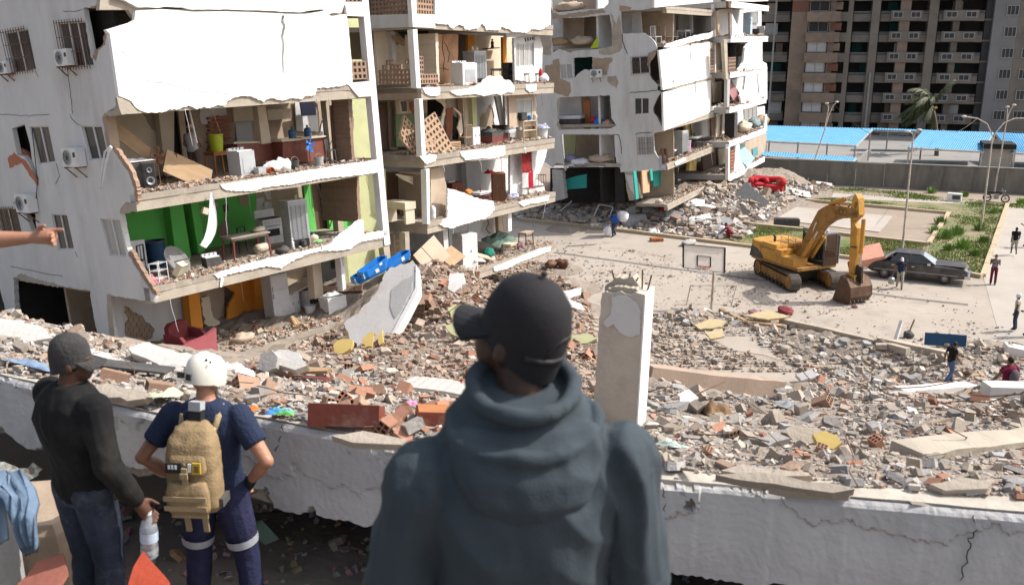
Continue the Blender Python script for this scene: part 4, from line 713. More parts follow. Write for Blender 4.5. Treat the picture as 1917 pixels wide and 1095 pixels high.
for k in range(-1, 8):
 z = pitch*k-0.15     # top of the parapets
 tb('floor_slab', xs['l0']-6, xs['r1'], .3, 2.6, z-1.15, z-.95, TC)
 for a, b in (('l0','l1'), ('b1','b2'), ('c1','c2'), ('d1','d2')):
  tb('parapet', xs[a]-(5 if a == 'l0' else 0), xs[b], .0, .16, z-1.25, z-.25, TC); mb = MB()
  for zz in (0.05, -.12): mb.box(((xs[a]+xs[b])/2, .05, z+zz), (xs[b]-xs[a], .06, .06))
  mb.build('railing', TFR, rt)
  if rg.random() < .6:
   m = rg.choice((TEALD, GREYW, BEIGED, TC2)); xx = xs[a]+(xs[b]-xs[a])*rg.uniform(.1,.7); tb('loggia_screen', xx, xx+rg.uniform(.8,1.8), 1.4, 1.5, z-.9, z+1.3, m)
 for a, b, cx in (('c1','c2',(1660,1718)), ('d1','d2',(1757,1822))):
  x0, x1 = X(cx[0]), X(cx[1]); tb('balcony', x0, x1, -.9, 0, z-1.15, z+.15, TC)
  m = (x1-x0); framewin(x0+.06*m, x0+.38*m, z-.80, z+.0, -.905); framewin(x0+.62*m, x0+.94*m, z-.80, z+.0, -.905)
 tb('pale_column', X(1678), X(1697), -.05, 1.2, z+.15, z+pitch-1.16, TPINK)
 tb('pale_column', X(1778), X(1790), -.05, 1.2, z+.15, z+pitch-1.16, TC)
 z2 = z+.1
 tb('bay_wall', xs['t1'], xs['t2'], -1.2, -.9, z2-1.3, z2-.1, TC2)
 tb('bay_balcony', xs['t1']+2.0, xs['t1']+6.4, -2.0, -1.2, z2-1.35, z2-.05, TC2)
 tb('bay_wall', xs['t1'], xs['t1']+2.2, -1.2, -.9, z2-.1, z2+pitch-1.3, TC2 if rg.random() < .8 else TBRK)
 tb('bay_wall', xs['t1']+5.0, xs['t2'], -1.2, -.9, z2-.1, z2+pitch-1.3, TC2)
 tb('bay_brick', xs['t1']+5.2, xs['t1']+6.6, -1.23, -.95, z2+.2, z2+1.2, TBRK if rg.random() < .35 else TC2)
 framewin(xs['t1']+2.3, xs['t1']+4.9, z2, z2+1.4, -1.0, m=TFR, glass=GREYW if rg.random() < .5 else TDK)
 tb('bay_side', xs['t2'], xs['t3'], -.6, -.3, z2-1.3, z2-.1, TC); tb('bay_side', xs['t2']+1.6, xs['t3'], -.6, -.3, z2-.1, z2+pitch-1.3, TC)
 for px, wv in ((1884, 1.5), (1922, 1.5)):
  x0 = X(px)-.7; framewin(x0, x0+wv, z-.55, z+.75, -.35, mull=2)
tb('bay_core', xs['t1']+.05, xs['t2']-.05, -.6, 2.6, ZT0, ZT1, TDK)
for a, b, y0, m in (('p1','p2',-.5,TC), ('q1','q2',-.3,TC), ('e1','e2',.4,TDK)): tb('pilaster', xs[a], xs[b], y0, 2.6, ZT0, ZT1, m)  # the near black strip is a recess with its shade painted in
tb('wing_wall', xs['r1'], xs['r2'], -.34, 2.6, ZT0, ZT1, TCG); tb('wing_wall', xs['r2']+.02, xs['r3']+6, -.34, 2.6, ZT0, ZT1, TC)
for px in (1447, 1632): mb = MB(); x = X(px); mb.tube([(x, -.7, ZT0), (x, -.7, ZT1 if px < 1500 else pitch*2.0)], .13, 6); mb.build('drain_pipe', TFR, rt)
for px, py in ((1505,88),(1499,12),(1660,100)):
 pass
# lamp posts
POLE = mat('pole_paint', (.50,.46,.41), (.40,.33,.27), 2, .55, .1, dirt=(.28,.13,.07), dsc=2.0, stretch=(3,3,.5))
def lamp(label, base, top, arms, r=.085):
 t = thing('street_lamp', label, 'street lamp', None, 'old lamp posts around the yard', loc=onz(*base)); b = Vector(onz(*base)); d = proj(b)[2]
 tp = Vector(pt(*top, d))-b; mb = MB(); mb.tube([(0,0,-.05), tp*.5, tp], [r, r*.8, r*.62], 8); mb.build('pole', POLE, t, smooth=40)
 for A in arms:
  Q = [Vector(pt(*q, d))-b for q in A]; mb = MB(); mb.tube(Q, r*.5, 7); mb.build('arm', POLE, t, smooth=40)
  e = (Q[-1]-Q[-2]).normalized(); mb = MB(); mb.ball(Q[-1]+e*.12, (.2,.14,.09), 10, 6); mb.build('lamp_head', PALE, t, smooth=True)
lamp('leaning rusty lamp post rising from the rubble by the far wall', (1510,345),(1545,240),[[(1545,240),(1552,215),(1560,198),(1565,193)],[(1543,245),(1550,210),(1551,200),(1549,196)]])
lamp('tall pale lamp post with two short bent heads behind the parked car', (1689,470),(1709,262),[[(1709,262),(1713,250),(1718,246)],[(1707,275),(1710,256),(1708,250),(1703,248)]])
lamp('lamp post with two wide curved arms standing in the weed bed', (1836,434),(1856,275),[[(1856,275),(1858,254),(1848,232),(1830,222),(1808,219)],[(1857,270),(1863,250),(1880,230),(1900,222),(1930,222)]])
lamp('lamp post with round head beside the motorbike', (1861,364),(1882,240),[[(1882,240),(1888,215),(1893,204),(1897,199)],[(1884,232),(1886,212),(1886,203)]])
def wire(label, P, r=.012, m=BLACK, group=None):
 mb = MB(); mb.tube(P, r, 4, cap=False); return mb.build('wire', m, smooth=True, label=label, cat='wire', group=group)
d3 = 66.4; a = Vector(pt(1830,222,d3)); b_ = Vector(pt(1765,243,99)); wire('thin wire slung from the curved lamp arm to the canopy', [a.lerp(b_, s)-Vector((0,0,.6*math.sin(math.pi*s))) for s in [k/8 for k in range(9)]], .02, PALE)
a = Vector(pt(1562,197,87)); b_ = Vector(pt(1690,262,98)); wire('thin wire hanging from the leaning lamp towards the canopy', [a.lerp(b_, s)-Vector((0,0,1.0*math.sin(math.pi*s))) for s in [k/8 for k in range(9)]], .02, DARK)
# palm
t = thing('palm_tree', 'coconut palm blown sideways by the wind in front of the tower', 'palm tree', loc=(*pt(1752,300,108)[:2], 0)); bp = Vector((*pt(1752,300,108)[:2], 0)); cr = Vector(pt(1745,196,108))-bp
mb = MB(); mb.tube([(0,0,-.2), cr*.3+Vector((.3,0,0)), cr*.7+Vector((.25,0,0)), cr], [.28,.2,.17,.15], 8); mb.build('trunk', mat('palm_trunk', (.16,.13,.10), None, 4), t, smooth=True)
PL = mat('palm_leaf', (.04,.06,.018), (.07,.072,.025), 1.5, .6, .05, rnd=.3); rg = random.Random(5)
for k in range(30):
 az = R(rg.uniform(0, 360)); el = R(rg.uniform(-25, 75)); dirv = Vector((math.cos(az)*math.cos(el)-.75, math.sin(az)*math.cos(el)*.7, math.sin(el)*.8)); dirv.normalize(); L = rg.uniform(3.1, 4.6)
 P = []; v = dirv.copy(); p = cr.copy()
 for j in range(10): P.append(p.copy()); p = p+v*(L/10); v = (v+Vector((-.09, 0, -.19))).normalized()
 mb = MB(); mb.tube(P, [.05-.004*j for j in range(10)], 4)
 for j in range(1, 10):
  for i in range(4):
   q = P[j-1].lerp(P[j], i/4); d = (P[j]-P[j-1]).normalized(); s = d.cross(Vector((0,0,1))).normalized(); ll = 1.05*math.sin(math.pi*(j+.6)/11.5)+.15
   for sg in (1, -1):
    e = q+(s*sg*.55+d*.65+Vector((-.15,0,-.55+rg.uniform(-.2,.2))))*ll; w_ = d*.09; mb.add([q-w_, q+w_, e], [(0,1,2)])
 mb.build('frond', PL, t)
mb = MB()
for k in range(9): a = rg.uniform(0, 6.28); mb.ball(cr+Vector((.45*math.cos(a), .45*math.sin(a), -.35-rg.random()*.3)), .17, 8, 6)
mb.build('coconuts', mat('coconut', (.36,.17,.04), None, 3), t, smooth=True)
# grass and weeds
def inpoly(P, x, y):
 x = np.asarray(x); y = np.asarray(y); c = np.zeros(x.shape, bool); n = len(P)
 for i in range(n):
  (x0,y0),(x1,y1) = P[i], P[(i+1) % n]
  k = ((y0 > y) != (y1 > y)) & (x < (x1-x0)*(y-y0)/((y1-y0) or 1e-9)+x0); c ^= k
 return c
_g = np.random.RandomState(8)
def grass(P, n, h, name, col, clumps=None, cr_=1.0, spread=.5):
 P = [tuple(onz(*q)[:2]) for q in P]; xs_ = [p[0] for p in P]; ys_ = [p[1] for p in P]
 x = _g.uniform(min(xs_), max(xs_), n*3); y = _g.uniform(min(ys_), max(ys_), n*3)
 nz = np.array([mnoise.noise(Vector((a*.42, b*.42, 3.3))) for a, b in zip(x, y)])
 k = inpoly(P, x, y) & (nz > _g.uniform(-.6, .35, len(x)))
 x, y, nz = x[k][:n], y[k][:n], nz[k][:n]; m = len(x)
 hh = h*(.4+_g.rand(m))*np.clip(.6+1.4*nz, .3, 2); a = _g.uniform(0, 6.28, m); w_ = .03+.03*_g.rand(m); lx, ly = _g.normal(0, spread, m)*hh, _g.normal(0, spread, m)*hh
 V = np.empty((m, 3, 3)); V[:,0] = np.c_[x-np.cos(a)*w_, y-np.sin(a)*w_, np.full(m,.03)]; V[:,1] = np.c_[x+np.cos(a)*w_, y+np.sin(a)*w_, np.full(m,.03)]; V[:,2] = np.c_[x+lx, y+ly, hh+.03]
 c = np.array(col)[None]*(.7+.6*_g.rand(m))[:,None]*np.array([1,1,1])[None]; c[:,0] *= (.8+.7*_g.rand(m)); c = np.repeat(c, 3, 0)
 rawmesh(name, V.reshape(-1,3), np.arange(m*3).reshape(-1,3), GRASSM, 'stuff', c)
GRASSM = mat('grass_blade', (1,1,1), (.8,.8,.8), 2, .75, 0, attr=True)
grass([(1350,447),(1415,425),(1500,426),(1738,461),(1720,498),(1430,462)], 20000, .065, 'grass', (.20,.25,.075))
grass([(1742,459),(1778,402),(1820,380),(1880,388),(1838,514),(1725,500)], 11000, .15, 'weeds', (.19,.26,.075))
grass([(1560,372),(1780,392),(1778,401),(1470,374)], 6000, .10, 'grass', (.17,.235,.06)); grass([(1480,349),(1620,355),(1917,384),(1917,392),(1560,362)], 8000, .16, 'weeds', (.16,.24,.06))
WL = ['weed clump by the inner kerb, highest of its row','rounded weed clump second from the inner kerb','largest weed clump in the middle of the weed bed','weed clump nearest the curved lamp post','broad weed clump in front of the largest clump','low weed clump nearest the parked car','weed clump right of the curved lamp post','small weed clump hugging the kerb corner','weed clump at the far end of the weed bed','small weed clump beside the walkway edge','grass tuft left of the white box by the far wall','grass tuft right of the white box by the far wall','grass tuft behind the motorbike at the wall foot','grass tuft at the foot of the leaning lamp post']
for i, (px, py, s) in enumerate([(1760,420,.8),(1790,440,.9),(1770,447,1.0),(1835,432,.8),(1800,465,.9),(1775,470,.6),(1840,455,.7),(1750,436,.7),(1860,400,.6),(1826,480,.6),(1745,362,.7),(1805,368,.6),(1912,382,.7),(1480,348,.6)]):
 t = thing('weed_clump', WL[i], 'plant', loc=onz(px, py), group=['weed clumps in the weed bed','tufts along the far wall'][py < 395]); mb = MB()
 for k in range(130):
  a = rg.uniform(0, 6.28); r = rg.random()*.55*s; h_ = s*(.35+.55*rg.random())*(1-.4*r); b0 = Vector((math.cos(a)*r, math.sin(a)*r, .02)); e = b0+Vector((math.cos(a)*.4*s*rg.random(), math.sin(a)*.4*s*rg.random(), h_)); w_ = Vector((-math.sin(a), math.cos(a), 0))*.035
  mb.add([b0-w_*.6, b0+w_*.6, b0.lerp(e,.6)+w_, e, b0.lerp(e,.6)-w_], [(0,1,2,3,4)])
 mb.build('leaves', mat('weed_leaf', (.12,.22,.04), (.17,.26,.06), 1.5, .7, 0, rnd=.25), t)
# the fallen roof beam in front and the dark hollow under it
BOT = [(-260,745),(0,819),(32,833),(120,860),(210,885),(267,896),(380,922),(475,941),(560,962),(690,981),(900,1012),(1229,1070),(1415,1094),(1700,1118),(1917,1132),(2250,1150),(3400,1240)]
def beam_bottom(px): return float(np.interp(px, [b[0] for b in BOT], [b[1] for b in BOT]))
BEV = [Vector(p) for p in BE]
def beam_at(px):
 for k in range(len(BEAM)-1):
  if BEAM[k][0] <= px <= BEAM[k+1][0]:
   t_ = (px-BEAM[k][0])/(BEAM[k+1][0]-BEAM[k][0]); p = BEV[k].lerp(BEV[k+1], t_)
   return p, (BEV[k+1]-BEV[k]).normalized()
NXb, NZb = 840, 34; V = np.zeros((NXb, NZb, 3)); Cc = np.zeros((NXb, NZb, 3))
for i in range(NXb):
 px = -250+i*(3600/(NXb-1)); p, d = beam_at(px); nrm = Vector((d.y, -d.x, 0)); py1 = beam_bottom(px)
 r_ = Vector(ray(px, py1)); k_ = (p-Vector(CAMP)).dot(nrm)/r_.dot(nrm); zb = max(HC+r_.z*k_, 10.3)
 zb += .035*mnoise.noise(Vector((px*.02, 0, 1)))+.02*mnoise.noise(Vector((px*.07, 0, 4)))
 for j in range(NZb):
  v = j/(NZb-1); z = ZB+.0-(ZB-zb)*v
  s = p.x*1.0
  n1 = mnoise.noise(Vector((s*1.3, z*3.0, 2.0))); n2 = mnoise.fractal(Vector((s*5, z*5, 7.0)), .9, 2.0, 4); n3 = mnoise.noise(Vector((s*.7, z*1.2, 9)))
  lay = n1*.5+n2*.28+(.30 if px > 1100 else .12)-v*1.15*(1 if px > 1100 else .5)     # upper plaster coat
  chip = n3*.7+n2*.45-.62+(.9 if (v > .68 and px < 800) else 0)*(v-.68)*2.2+max(0, .09-v)*4
  off = (.016 if lay > 0 else 0)+n2*.004; col = (.52,.51,.505) if lay > 0 else (.60,.59,.58)
  if chip > 0: off -= .03+.05*min(chip, .6)+abs(n2)*.02; col = (.36,.32,.27)
  if abs(lay) < .012 and chip <= 0: col = (.45,.44,.43)
  dr = max(0, mnoise.noise(Vector((s*14, z*.35, 8)))-.32)*.5*(v > .12); st = .92+dr+.10*mnoise.noise(Vector((s*9, z*.7, 5)))+.05*n2
  if 0 <= v < .05: off -= .03*(1-v/.05);
  q = p+nrm*off; V[i, j] = (q.x, q.y, z); Cc[i, j] = [c*st for c in col]
idb = np.arange(NXb*NZb).reshape(NXb, NZb)
Fb = np.stack([idb[:-1,:-1].ravel(), idb[:-1,1:].ravel(), idb[1:,1:].ravel(), idb[1:,:-1].ravel()], 1)
BM = mat('beam_concrete', (1,1,1), (.86,.86,.86), 1.5, .93, .35, 22, attr=True)
_t = BM.node_tree; _b = _t.nodes['Principled BSDF']; _w = _t.nodes.new('ShaderNodeTexWave'); _w.wave_type = 'RINGS'; _w.rings_direction = 'Y'; _w.inputs['Scale'].default_value = 5.5; _w.inputs['Distortion'].default_value = 16; _w.inputs['Detail'].default_value = 6; _w.inputs['Detail Scale'].default_value = .8
_mp = _t.nodes.new('ShaderNodeMapping'); _mp.inputs['Location'].default_value = (-1.1,0,-10.6); _tc = _t.nodes.new('ShaderNodeTexCoord'); _t.links.new(_tc.outputs['Object'], _mp.inputs[0]); _t.links.new(_mp.outputs[0], _w.inputs[0]); _bp = _t.nodes.new('ShaderNodeBump'); _bp.inputs['Strength'].default_value = .14; _bp.inputs['Distance'].default_value = .012; _t.links.new(_w.outputs['Fac'], _bp.inputs['Height']); _t.links.new(_b.inputs['Normal'].links[0].from_socket, _bp.inputs['Normal']); _t.links.new(_bp.outputs[0], _b.inputs['Normal'])
rbm = thing('roof_beam', 'long broken concrete roof beam lying across the foreground', 'beam')
o = rawmesh('beam_face', V.reshape(-1,3), Fb, BM, None, Cc.reshape(-1,3), rbm)
for pol in o.data.polygons: pol.use_smooth = False
mb = MB(); V2 = []
for i in range(120):
 px = -250+i*(3600/119); p, d = beam_at(px); n_ = Vector((d.y, -d.x, 0)); zb = min(V[int(i*(NXb-1)/119), -1, 2], ZB-.3); e = .02*mnoise.noise(Vector((px*.03, 2, 2)))
 V2 += [(p.x-n_.x*.03, p.y-n_.y*.03, ZB+.006+abs(e)*.5), (p.x-n_.x*(.2+e*4), p.y-n_.y*(.2+e*4), ZB+.012+e*.4), (p.x-n_.x*.25, p.y-n_.y*.25, zb+.02), (p.x-n_.x*.05, p.y-n_.y*.05, zb+.01)]
Fm = []
for i in range(119):
 a = i*4; b = a+4
 for k in range(4): Fm.append((a+k, b+k, b+(k+1) % 4, a+(k+1) % 4))
mb.add(V2, Fm); mb.build('beam_top', mat('dusty_beam_top', (.50,.455,.39), (.41,.37,.315), 2.5, .95, .4, 14, dirt=(.33,.30,.26), dsc=2), rbm)
for P in ([(1240,905),(1247,940),(1242,985),(1250,1040),(1246,1066)], [(1822,960),(1826,990),(1812,1010),(1808,1040),(1795,1085)], [(805,842),(792,862),(790,885),(800,905),(798,925)], [(532,792),(528,815),(520,845)]):
 Q = []
 for q in P:
  p, d = beam_at(q[0]); n_ = Vector((d.y, -d.x, 0)); r_ = Vector(ray(*q)); k_ = (p-Vector(CAMP)).dot(n_)/r_.dot(n_); Q.append(Vector(CAMP)+r_*k_+n_*.014)
 Q2 = []
 for a, b in zip(Q, Q[1:]): Q2 += [a]+[a.lerp(b, s)+Vector((rng.uniform(-.014,.014), 0, rng.uniform(-.006,.006))) for s in (.2,.4,.6,.8)]
 mb = MB(); mb.tube(Q2+[Q[-1]], [.001]+[.0032]*(len(Q2)-1)+[.001], 4); mb.build('crack', DARK, rbm)
NXf, NYf = 120, 90; fx = np.linspace(-9, 8, NXf); fy = np.linspace(-3, 9.5, NYf); FXX, FYY = np.meshgrid(fx, fy)
FZ = np.where(FYY < 2.2, 11.05, np.where(FYY < 3.4, 11.05-(FYY-2.2)/1.2*.9, 10.15)) + np.array([[.07*mnoise.noise(Vector((a*1.7, b*1.7, 0))) for a in fx] for b in fy])
FZ = np.where(FYY > 4.15, FZ-np.clip((FYY-4.15)/.3,0,1)*.18, FZ); FZ = np.where(FYY > 6.2, FZ-(FYY-6.2)*.75, FZ)
idf = np.arange(NXf*NYf).reshape(NYf, NXf); Ff = np.stack([idf[:-1,:-1].ravel(), idf[:-1,1:].ravel(), idf[1:,1:].ravel(), idf[1:,:-1].ravel()], 1)
FLR = mat('debris_floor', (.20,.17,.145), (.13,.11,.095), 2, .97, .5, 14)
rawmesh('broken_floor', np.c_[FXX.ravel(), FYY.ravel(), FZ.ravel()], Ff, FLR, 'structure')
mb = MB(); mb.box((-8.9, 5.6, 9.0), (.3, 3.6, 3.4)); mb.box((7.9, 5.0, 9.0), (.3, 3.6, 3.4)); mb.build('light_block_wall', DARK, kind='structure')  # unseen side walls added to keep the hollow under the beam dark
def fz(x, y):
 i = min(max((x+9)/17*(NXf-1), 0), NXf-2); j = min(max((y+3)/12.5*(NYf-1), 0), NYf-2); return float(FZ[int(j), int(i)])
# furniture and household things
def put(F, y, z, px, rz=0, dx=0): x = F.fac(px, y)[0]; return F.M @ T(x+dx, y, z, rz)
def B1(t, name, c, d, m, **k): mb = MB(); mb.box(c, d, **k); return mb.build(name, m, t)
def fridge(M, label, w=.62, d=.6, h=1.5, m=APPG, back=True, group=None, open_=False):
 t = thing('refrigerator', label, 'refrigerator', M, group); B1(t, 'body', (0,0,h/2+.03), (w,d,h), m); B1(t, 'top_lid', (0,0,h+.045), (w+.02,d+.02,.03), APPL)
 if back:   # condenser grille on the side turned to the yard
  mb = MB();
  for k in range(22): mb.box((0,-d/2-.025,.32+k*(h-.42)/22), (w*.82,.012,.010))
  for k in (-.36,-.12,.12,.36): mb.box((k*w,-d/2-.018,h*.55), (.012,.012,h-.4))
  mb.build('condenser_grille', STEEL, t); B1(t, 'compressor_bay', (0,-d/2-.008,.16), (w*.86,.02,.26), BLACK)
  mb = MB(); mb.lathe([(0,0),(.1,.0),(.1,.16),(.0,.2)], 10, Matrix.Translation((.05,-d/2-.06,.07))); mb.build('compressor', BLACKD, t)
 else:
  B1(t, 'freezer_door', (0,-d/2-.015,h*.83+.03), (w-.01,.04,h*.32), m); B1(t, 'door', (0,-d/2-.015,h*.34+.03), (w-.01,.04,h*.62), m)
  for z in (h*.72, h*.56): B1(t, 'handle', (-w/2+.05,-d/2-.05,z), (.02,.03,.2), STEEL)
 for sx in (-1,1): B1(t, 'foot', (sx*w*.38,-d*.38,.015), (.05,.05,.03), BLACK)
 return t
def washer(M, label, w=.6, d=.55, h=.9, m=APPL, panel=True):
 t = thing('washing_machine', label, 'washing machine', M); mb = MB(); mb.box((0,0,h/2), (w,d,h)); mb.build('body', m, t); B1(t, 'lid', (0,.03,h+.015), (w*.96,d*.8,.03), APPL); B1(t, 'control_panel', (0,d/2-.05,h+.06), (w,.1,.1), APPL)
 if panel: B1(t, 'front_panel', (.02,-d/2-.006,h*.42), (w*.72,.012,h*.58), APPG)
 for k in (-.15,0,.15): mb = MB(); mb.lathe([(.025,0),(.02,.03)], 8, Matrix.Translation((k,d/2-.1,h+.08)) @ Matrix.Rotation(R(90),4,'X')); mb.build('knob', BLACKD, t)
 return t
def stove(M, label, w=.6, d=.55, h=.85):
 t = thing('stove', label, 'stove', M); B1(t, 'body', (0,0,h/2), (w,d,h), APPL); B1(t, 'oven_door', (0,-d/2-.012,h*.45), (w*.9,.025,h*.5), APPL); B1(t, 'oven_window', (0,-d/2-.028,h*.45), (w*.6,.012,h*.28), BLACK); B1(t, 'splash_back', (0,d/2,h+.15), (w,.03,.3), APPL); B1(t, 'hob', (0,0,h+.01), (w*.9,d*.8,.02), BLACKD)
 for k in range(5): mb = MB(); mb.lathe([(.022,0),(.018,.03)], 8, Matrix.Translation((-w*.36+k*w*.18,-d/2,h*.88)) @ Matrix.Rotation(R(90),4,'X')); mb.build('knob', APPG, t)
 B1(t, 'oven_handle', (0,-d/2-.05,h*.73), (w*.7,.025,.025), STEEL)
 return t
def table(M, label, w=1.2, d=.7, h=.75, top=WOODT, leg=RUST, lr=.03, cat='table'):
 t = thing('table', label, cat, M); B1(t, 'table_top', (0,0,h), (w,d,.04), top); B1(t, 'apron', (0,0,h-.06), (w*.92,d*.86,.07), top)
 for sx in (-1,1):
  for sy in (-1,1): mb = MB(); mb.tube([(sx*w*.43,sy*d*.4,h-.02),(sx*w*.47,sy*d*.45,0)], lr, 6); mb.build('leg', leg, t)
 return t
def chair(M, label, m=RUST, seat=WOODT, w=.42, h=.45, bh=.95, slats=5, group=None):
 t = thing('chair', label, 'chair', M, group); B1(t, 'seat', (0,0,h), (w,w,.04), seat)
 for sx in (-1,1):
  mb = MB(); mb.tube([(sx*w*.45,-w*.45,h),(sx*w*.48,-w*.5,0)], .017, 5); mb.build('leg', m, t)
  mb = MB(); mb.tube([(sx*w*.45,w*.52,0),(sx*w*.45,w*.45,h),(sx*w*.45,w*.52,bh)], .017, 5); mb.build('rear_leg', m, t)
 mb = MB(); mb.tube([(sx*w*.45,w*.52,bh) for sx in (-1,1)], .02, 5)
 for k in range(slats): x = w*(-.36+.72*k/(slats-1)); mb.tube([(x,w*.46,h),(x,w*.52,bh)], .011, 4)
 mb.build('backrest', m, t); return t
def cabinet(M, label, w=.8, d=.5, h=1.5, m=WOODO, dm=None, shelves=0, name='cabinet', cat='cabinet', doors=2):
 t = thing(name, label, cat, M)
 if shelves:
  for sx in (-1,1): B1(t, 'side_panel', (sx*(w/2-.01),0,h/2), (.025,d,h), m)
  B1(t, 'back_panel', (0,d/2,h/2), (w-.05,.02,h), m)
  for k in range(shelves+1): B1(t, 'shelf', (0,-.005,.02+k*(h-.04)/shelves), (w-.052,d-.03,.025), m)
 else:
  B1(t, 'carcass', (0,0,h/2), (w,d,h), m)
  for k in range(doors): B1(t, 'door', (-w/2+(k+.5)*w/doors,-d/2-.01,h/2), (w/doors-.012,.02,h-.05), dm or m); B1(t, 'handle', (-w/2+(k+.5)*w/doors+.06,-d/2-.03,h*.55), (.02,.03,.1), STEEL)
 return t
def drum(M, label, r=.3, h=.85, m=BLUEP, rim=BLACKD, name='barrel', cat='barrel', taper=.88, mesh=False):
 t = thing(name, label, cat, M); mb = MB(); mb.lathe([(r*taper,0),(r*.95,h*.5),(r,h),(r*.93,h),(r*.86,h*.5),(r*taper*.9,.03)], 18); mb.build('body', m, t, smooth=40)
 mb = MB(); mb.lathe([(r*1.0,h-.03),(r*1.06,h-.03),(r*1.06,h+.02),(r*.98,h+.02)], 18, cap=False); mb.build('rim', rim, t); return t
def bucket(M, label, r=.15, h=.3, m=BLACKD):
 t = drum(M, label, r, h, m, m, 'bucket', 'bucket', .8); mb = MB(); mb.tube([(r*math.cos(a),.0,h+.02+r*.8*math.sin(a)) for a in [k*math.pi/8 for k in range(9)]], .008, 4); mb.build('handle', STEEL, t); return t
def jug(M, label, r=.14, h=.42, m=None):
 m = m or mat('blue_bottle', (.06,.16,.30), (.05,.13,.25), 3, .25, 0); t = thing('water_bottle', label, 'water bottle', M); mb = MB(); mb.lathe([(r*.95,0),(r,.03),(r,h*.32),(r*.93,h*.36),(r,h*.4),(r,h*.68),(r*.8,h*.8),(.035,h*.9),(.035,h)], 16); mb.build('body', m, t, smooth=50)
 mb = MB(); mb.lathe([(.045,0),(.045,.04)], 10, Matrix.Translation((0,0,h))); mb.build('cap', mat('blue_cap', (.03,.10,.30), None, 2), t); return t
def fan(M, label, m=BLUEP, h=1.05, r=.24, cage=False, stand=BLACKD):
 t = thing('pedestal_fan', label, 'fan', M); mb = MB(); mb.tube([(0,0,.03),(0,0,h)], .018, 6); mb.build('pole', stand, t); mb = MB()
 for k in range(4): a = k*math.pi/2+.5; mb.tube([(0,0,.09),(.3*math.cos(a),.3*math.sin(a),.0)], .02, 5)
 mb.build('base', stand, t)
 for k in range(5):
  a = k*2*math.pi/5; mb = MB(); c, s = math.cos(a), math.sin(a); mb.add([(.03*c,-.06,h+.03*s),(r*c-.09*s,-.09,h+r*s+.09*c),(r*1.04*c+.02*s,-.07,h+r*1.04*s-.02*c),(r*.8*c+.07*s,-.04,h+r*.8*s-.07*c),(.03*c+.03*s,-.05,h+.03*s-.03*c)], [(0,1,2,3,4)]); mb.build('blade', m, t)
 mb = MB(); mb.lathe([(0,-.06),(.05,-.06),(.06,.06),(0,.1)], 10, Matrix.Translation((0,0,h)) @ Matrix.Rotation(R(90),4,'X')); mb.build('motor', m, t)
 if cage:
  mb = MB()
  for k in range(16): a = k*math.pi/8; mb.tube([(.03*math.cos(a),-.13,h+.03*math.sin(a)),(r*1.1*math.cos(a),-.04,h+r*1.1*math.sin(a))], .006, 3)
  mb.tube([(r*1.1*math.cos(a*.393),-.04,h+r*1.1*math.sin(a*.393)) for a in range(17)], .012, 4); mb.build('cage', RUST, t)
 return t
def speaker(M, label, w=.4, d=.35, h=.8):
 t = thing('loudspeaker', label, 'loudspeaker', M); B1(t, 'cabinet_box', (0,0,h/2), (w,d,h), BLACKD); B1(t, 'front_grille', (0,-d/2-.008,h/2), (w*.9,.015,h*.92), BLACK)
 for z, r in ((h*.33,.13),(h*.72,.08)): mb = MB(); mb.lathe([(r,0),(r,.02),(r*.8,.02),(r*.25,-.02)], 14, Matrix.Translation((0,-d/2-.014,z)) @ Matrix.Rotation(R(90),4,'X')); mb.build('cone', STEEL, t)
 return t
def cloth(M, label, w, d, m=CLOTHW, amp=.12, seed=0, name='cloth', cat='cloth', n=14, drop=None, group=None):
 mb = MB(); V = []
 for i in range(n+1):
  for j in range(n+1):
   u, v = i/n-.5, j/n-.5; e = 1-.18*mnoise.noise(Vector((u*3, v*3, seed+.5)))
   z = amp*(.6+mnoise.noise(Vector((u*3.1, v*3.1, seed)))+.5*mnoise.noise(Vector((u*7, v*7, seed+3))))*max(0, 1-(2*max(abs(u),abs(v)))**4)
   V.append((u*w*e, v*d*e, max(z, 0)+.01))
 mb.add(V, [(i*(n+1)+j, (i+1)*(n+1)+j, (i+1)*(n+1)+j+1, i*(n+1)+j+1) for i in range(n) for j in range(n)])
 o = mb.build(name, m, None, M=M, smooth=True); return tag(o, label, cat, group)
def sack(M, label, r=(.3,.22,.2), m=CLOTHW, seed=1, name='sack', cat='sack', group=None):
 mb = MB(); mb.ball((0,0,r[2]*.8), r, 18, 12); mb.V = [tuple(Vector(v)*(1+.28*mnoise.noise(Vector(v)*5+Vector((seed,0,0)))+.12*mnoise.noise(Vector(v)*14))) for v in mb.V]
 mb.V = [(a,b,max(c,0)) for a,b,c in mb.V]; o = mb.build(name, m, None, M=M, smooth=True); return tag(o, label, cat, group)
def board(M, label, w, h, th=.03, m=WOODT, name='board', cat='board', jagged=0, seed=1, group=None, parent=None):
 L = [(-w/2,-h/2),(w/2,-h/2),(w/2,h/2),(-w/2,h/2)]
 if jagged: L = jag(L, jagged, .12, True, random.Random(seed))
 mb = MB(); mb.plate(L, 2, -th/2, th/2); o = mb.build(name, m, parent, M=M); return tag(o, label, cat, group)
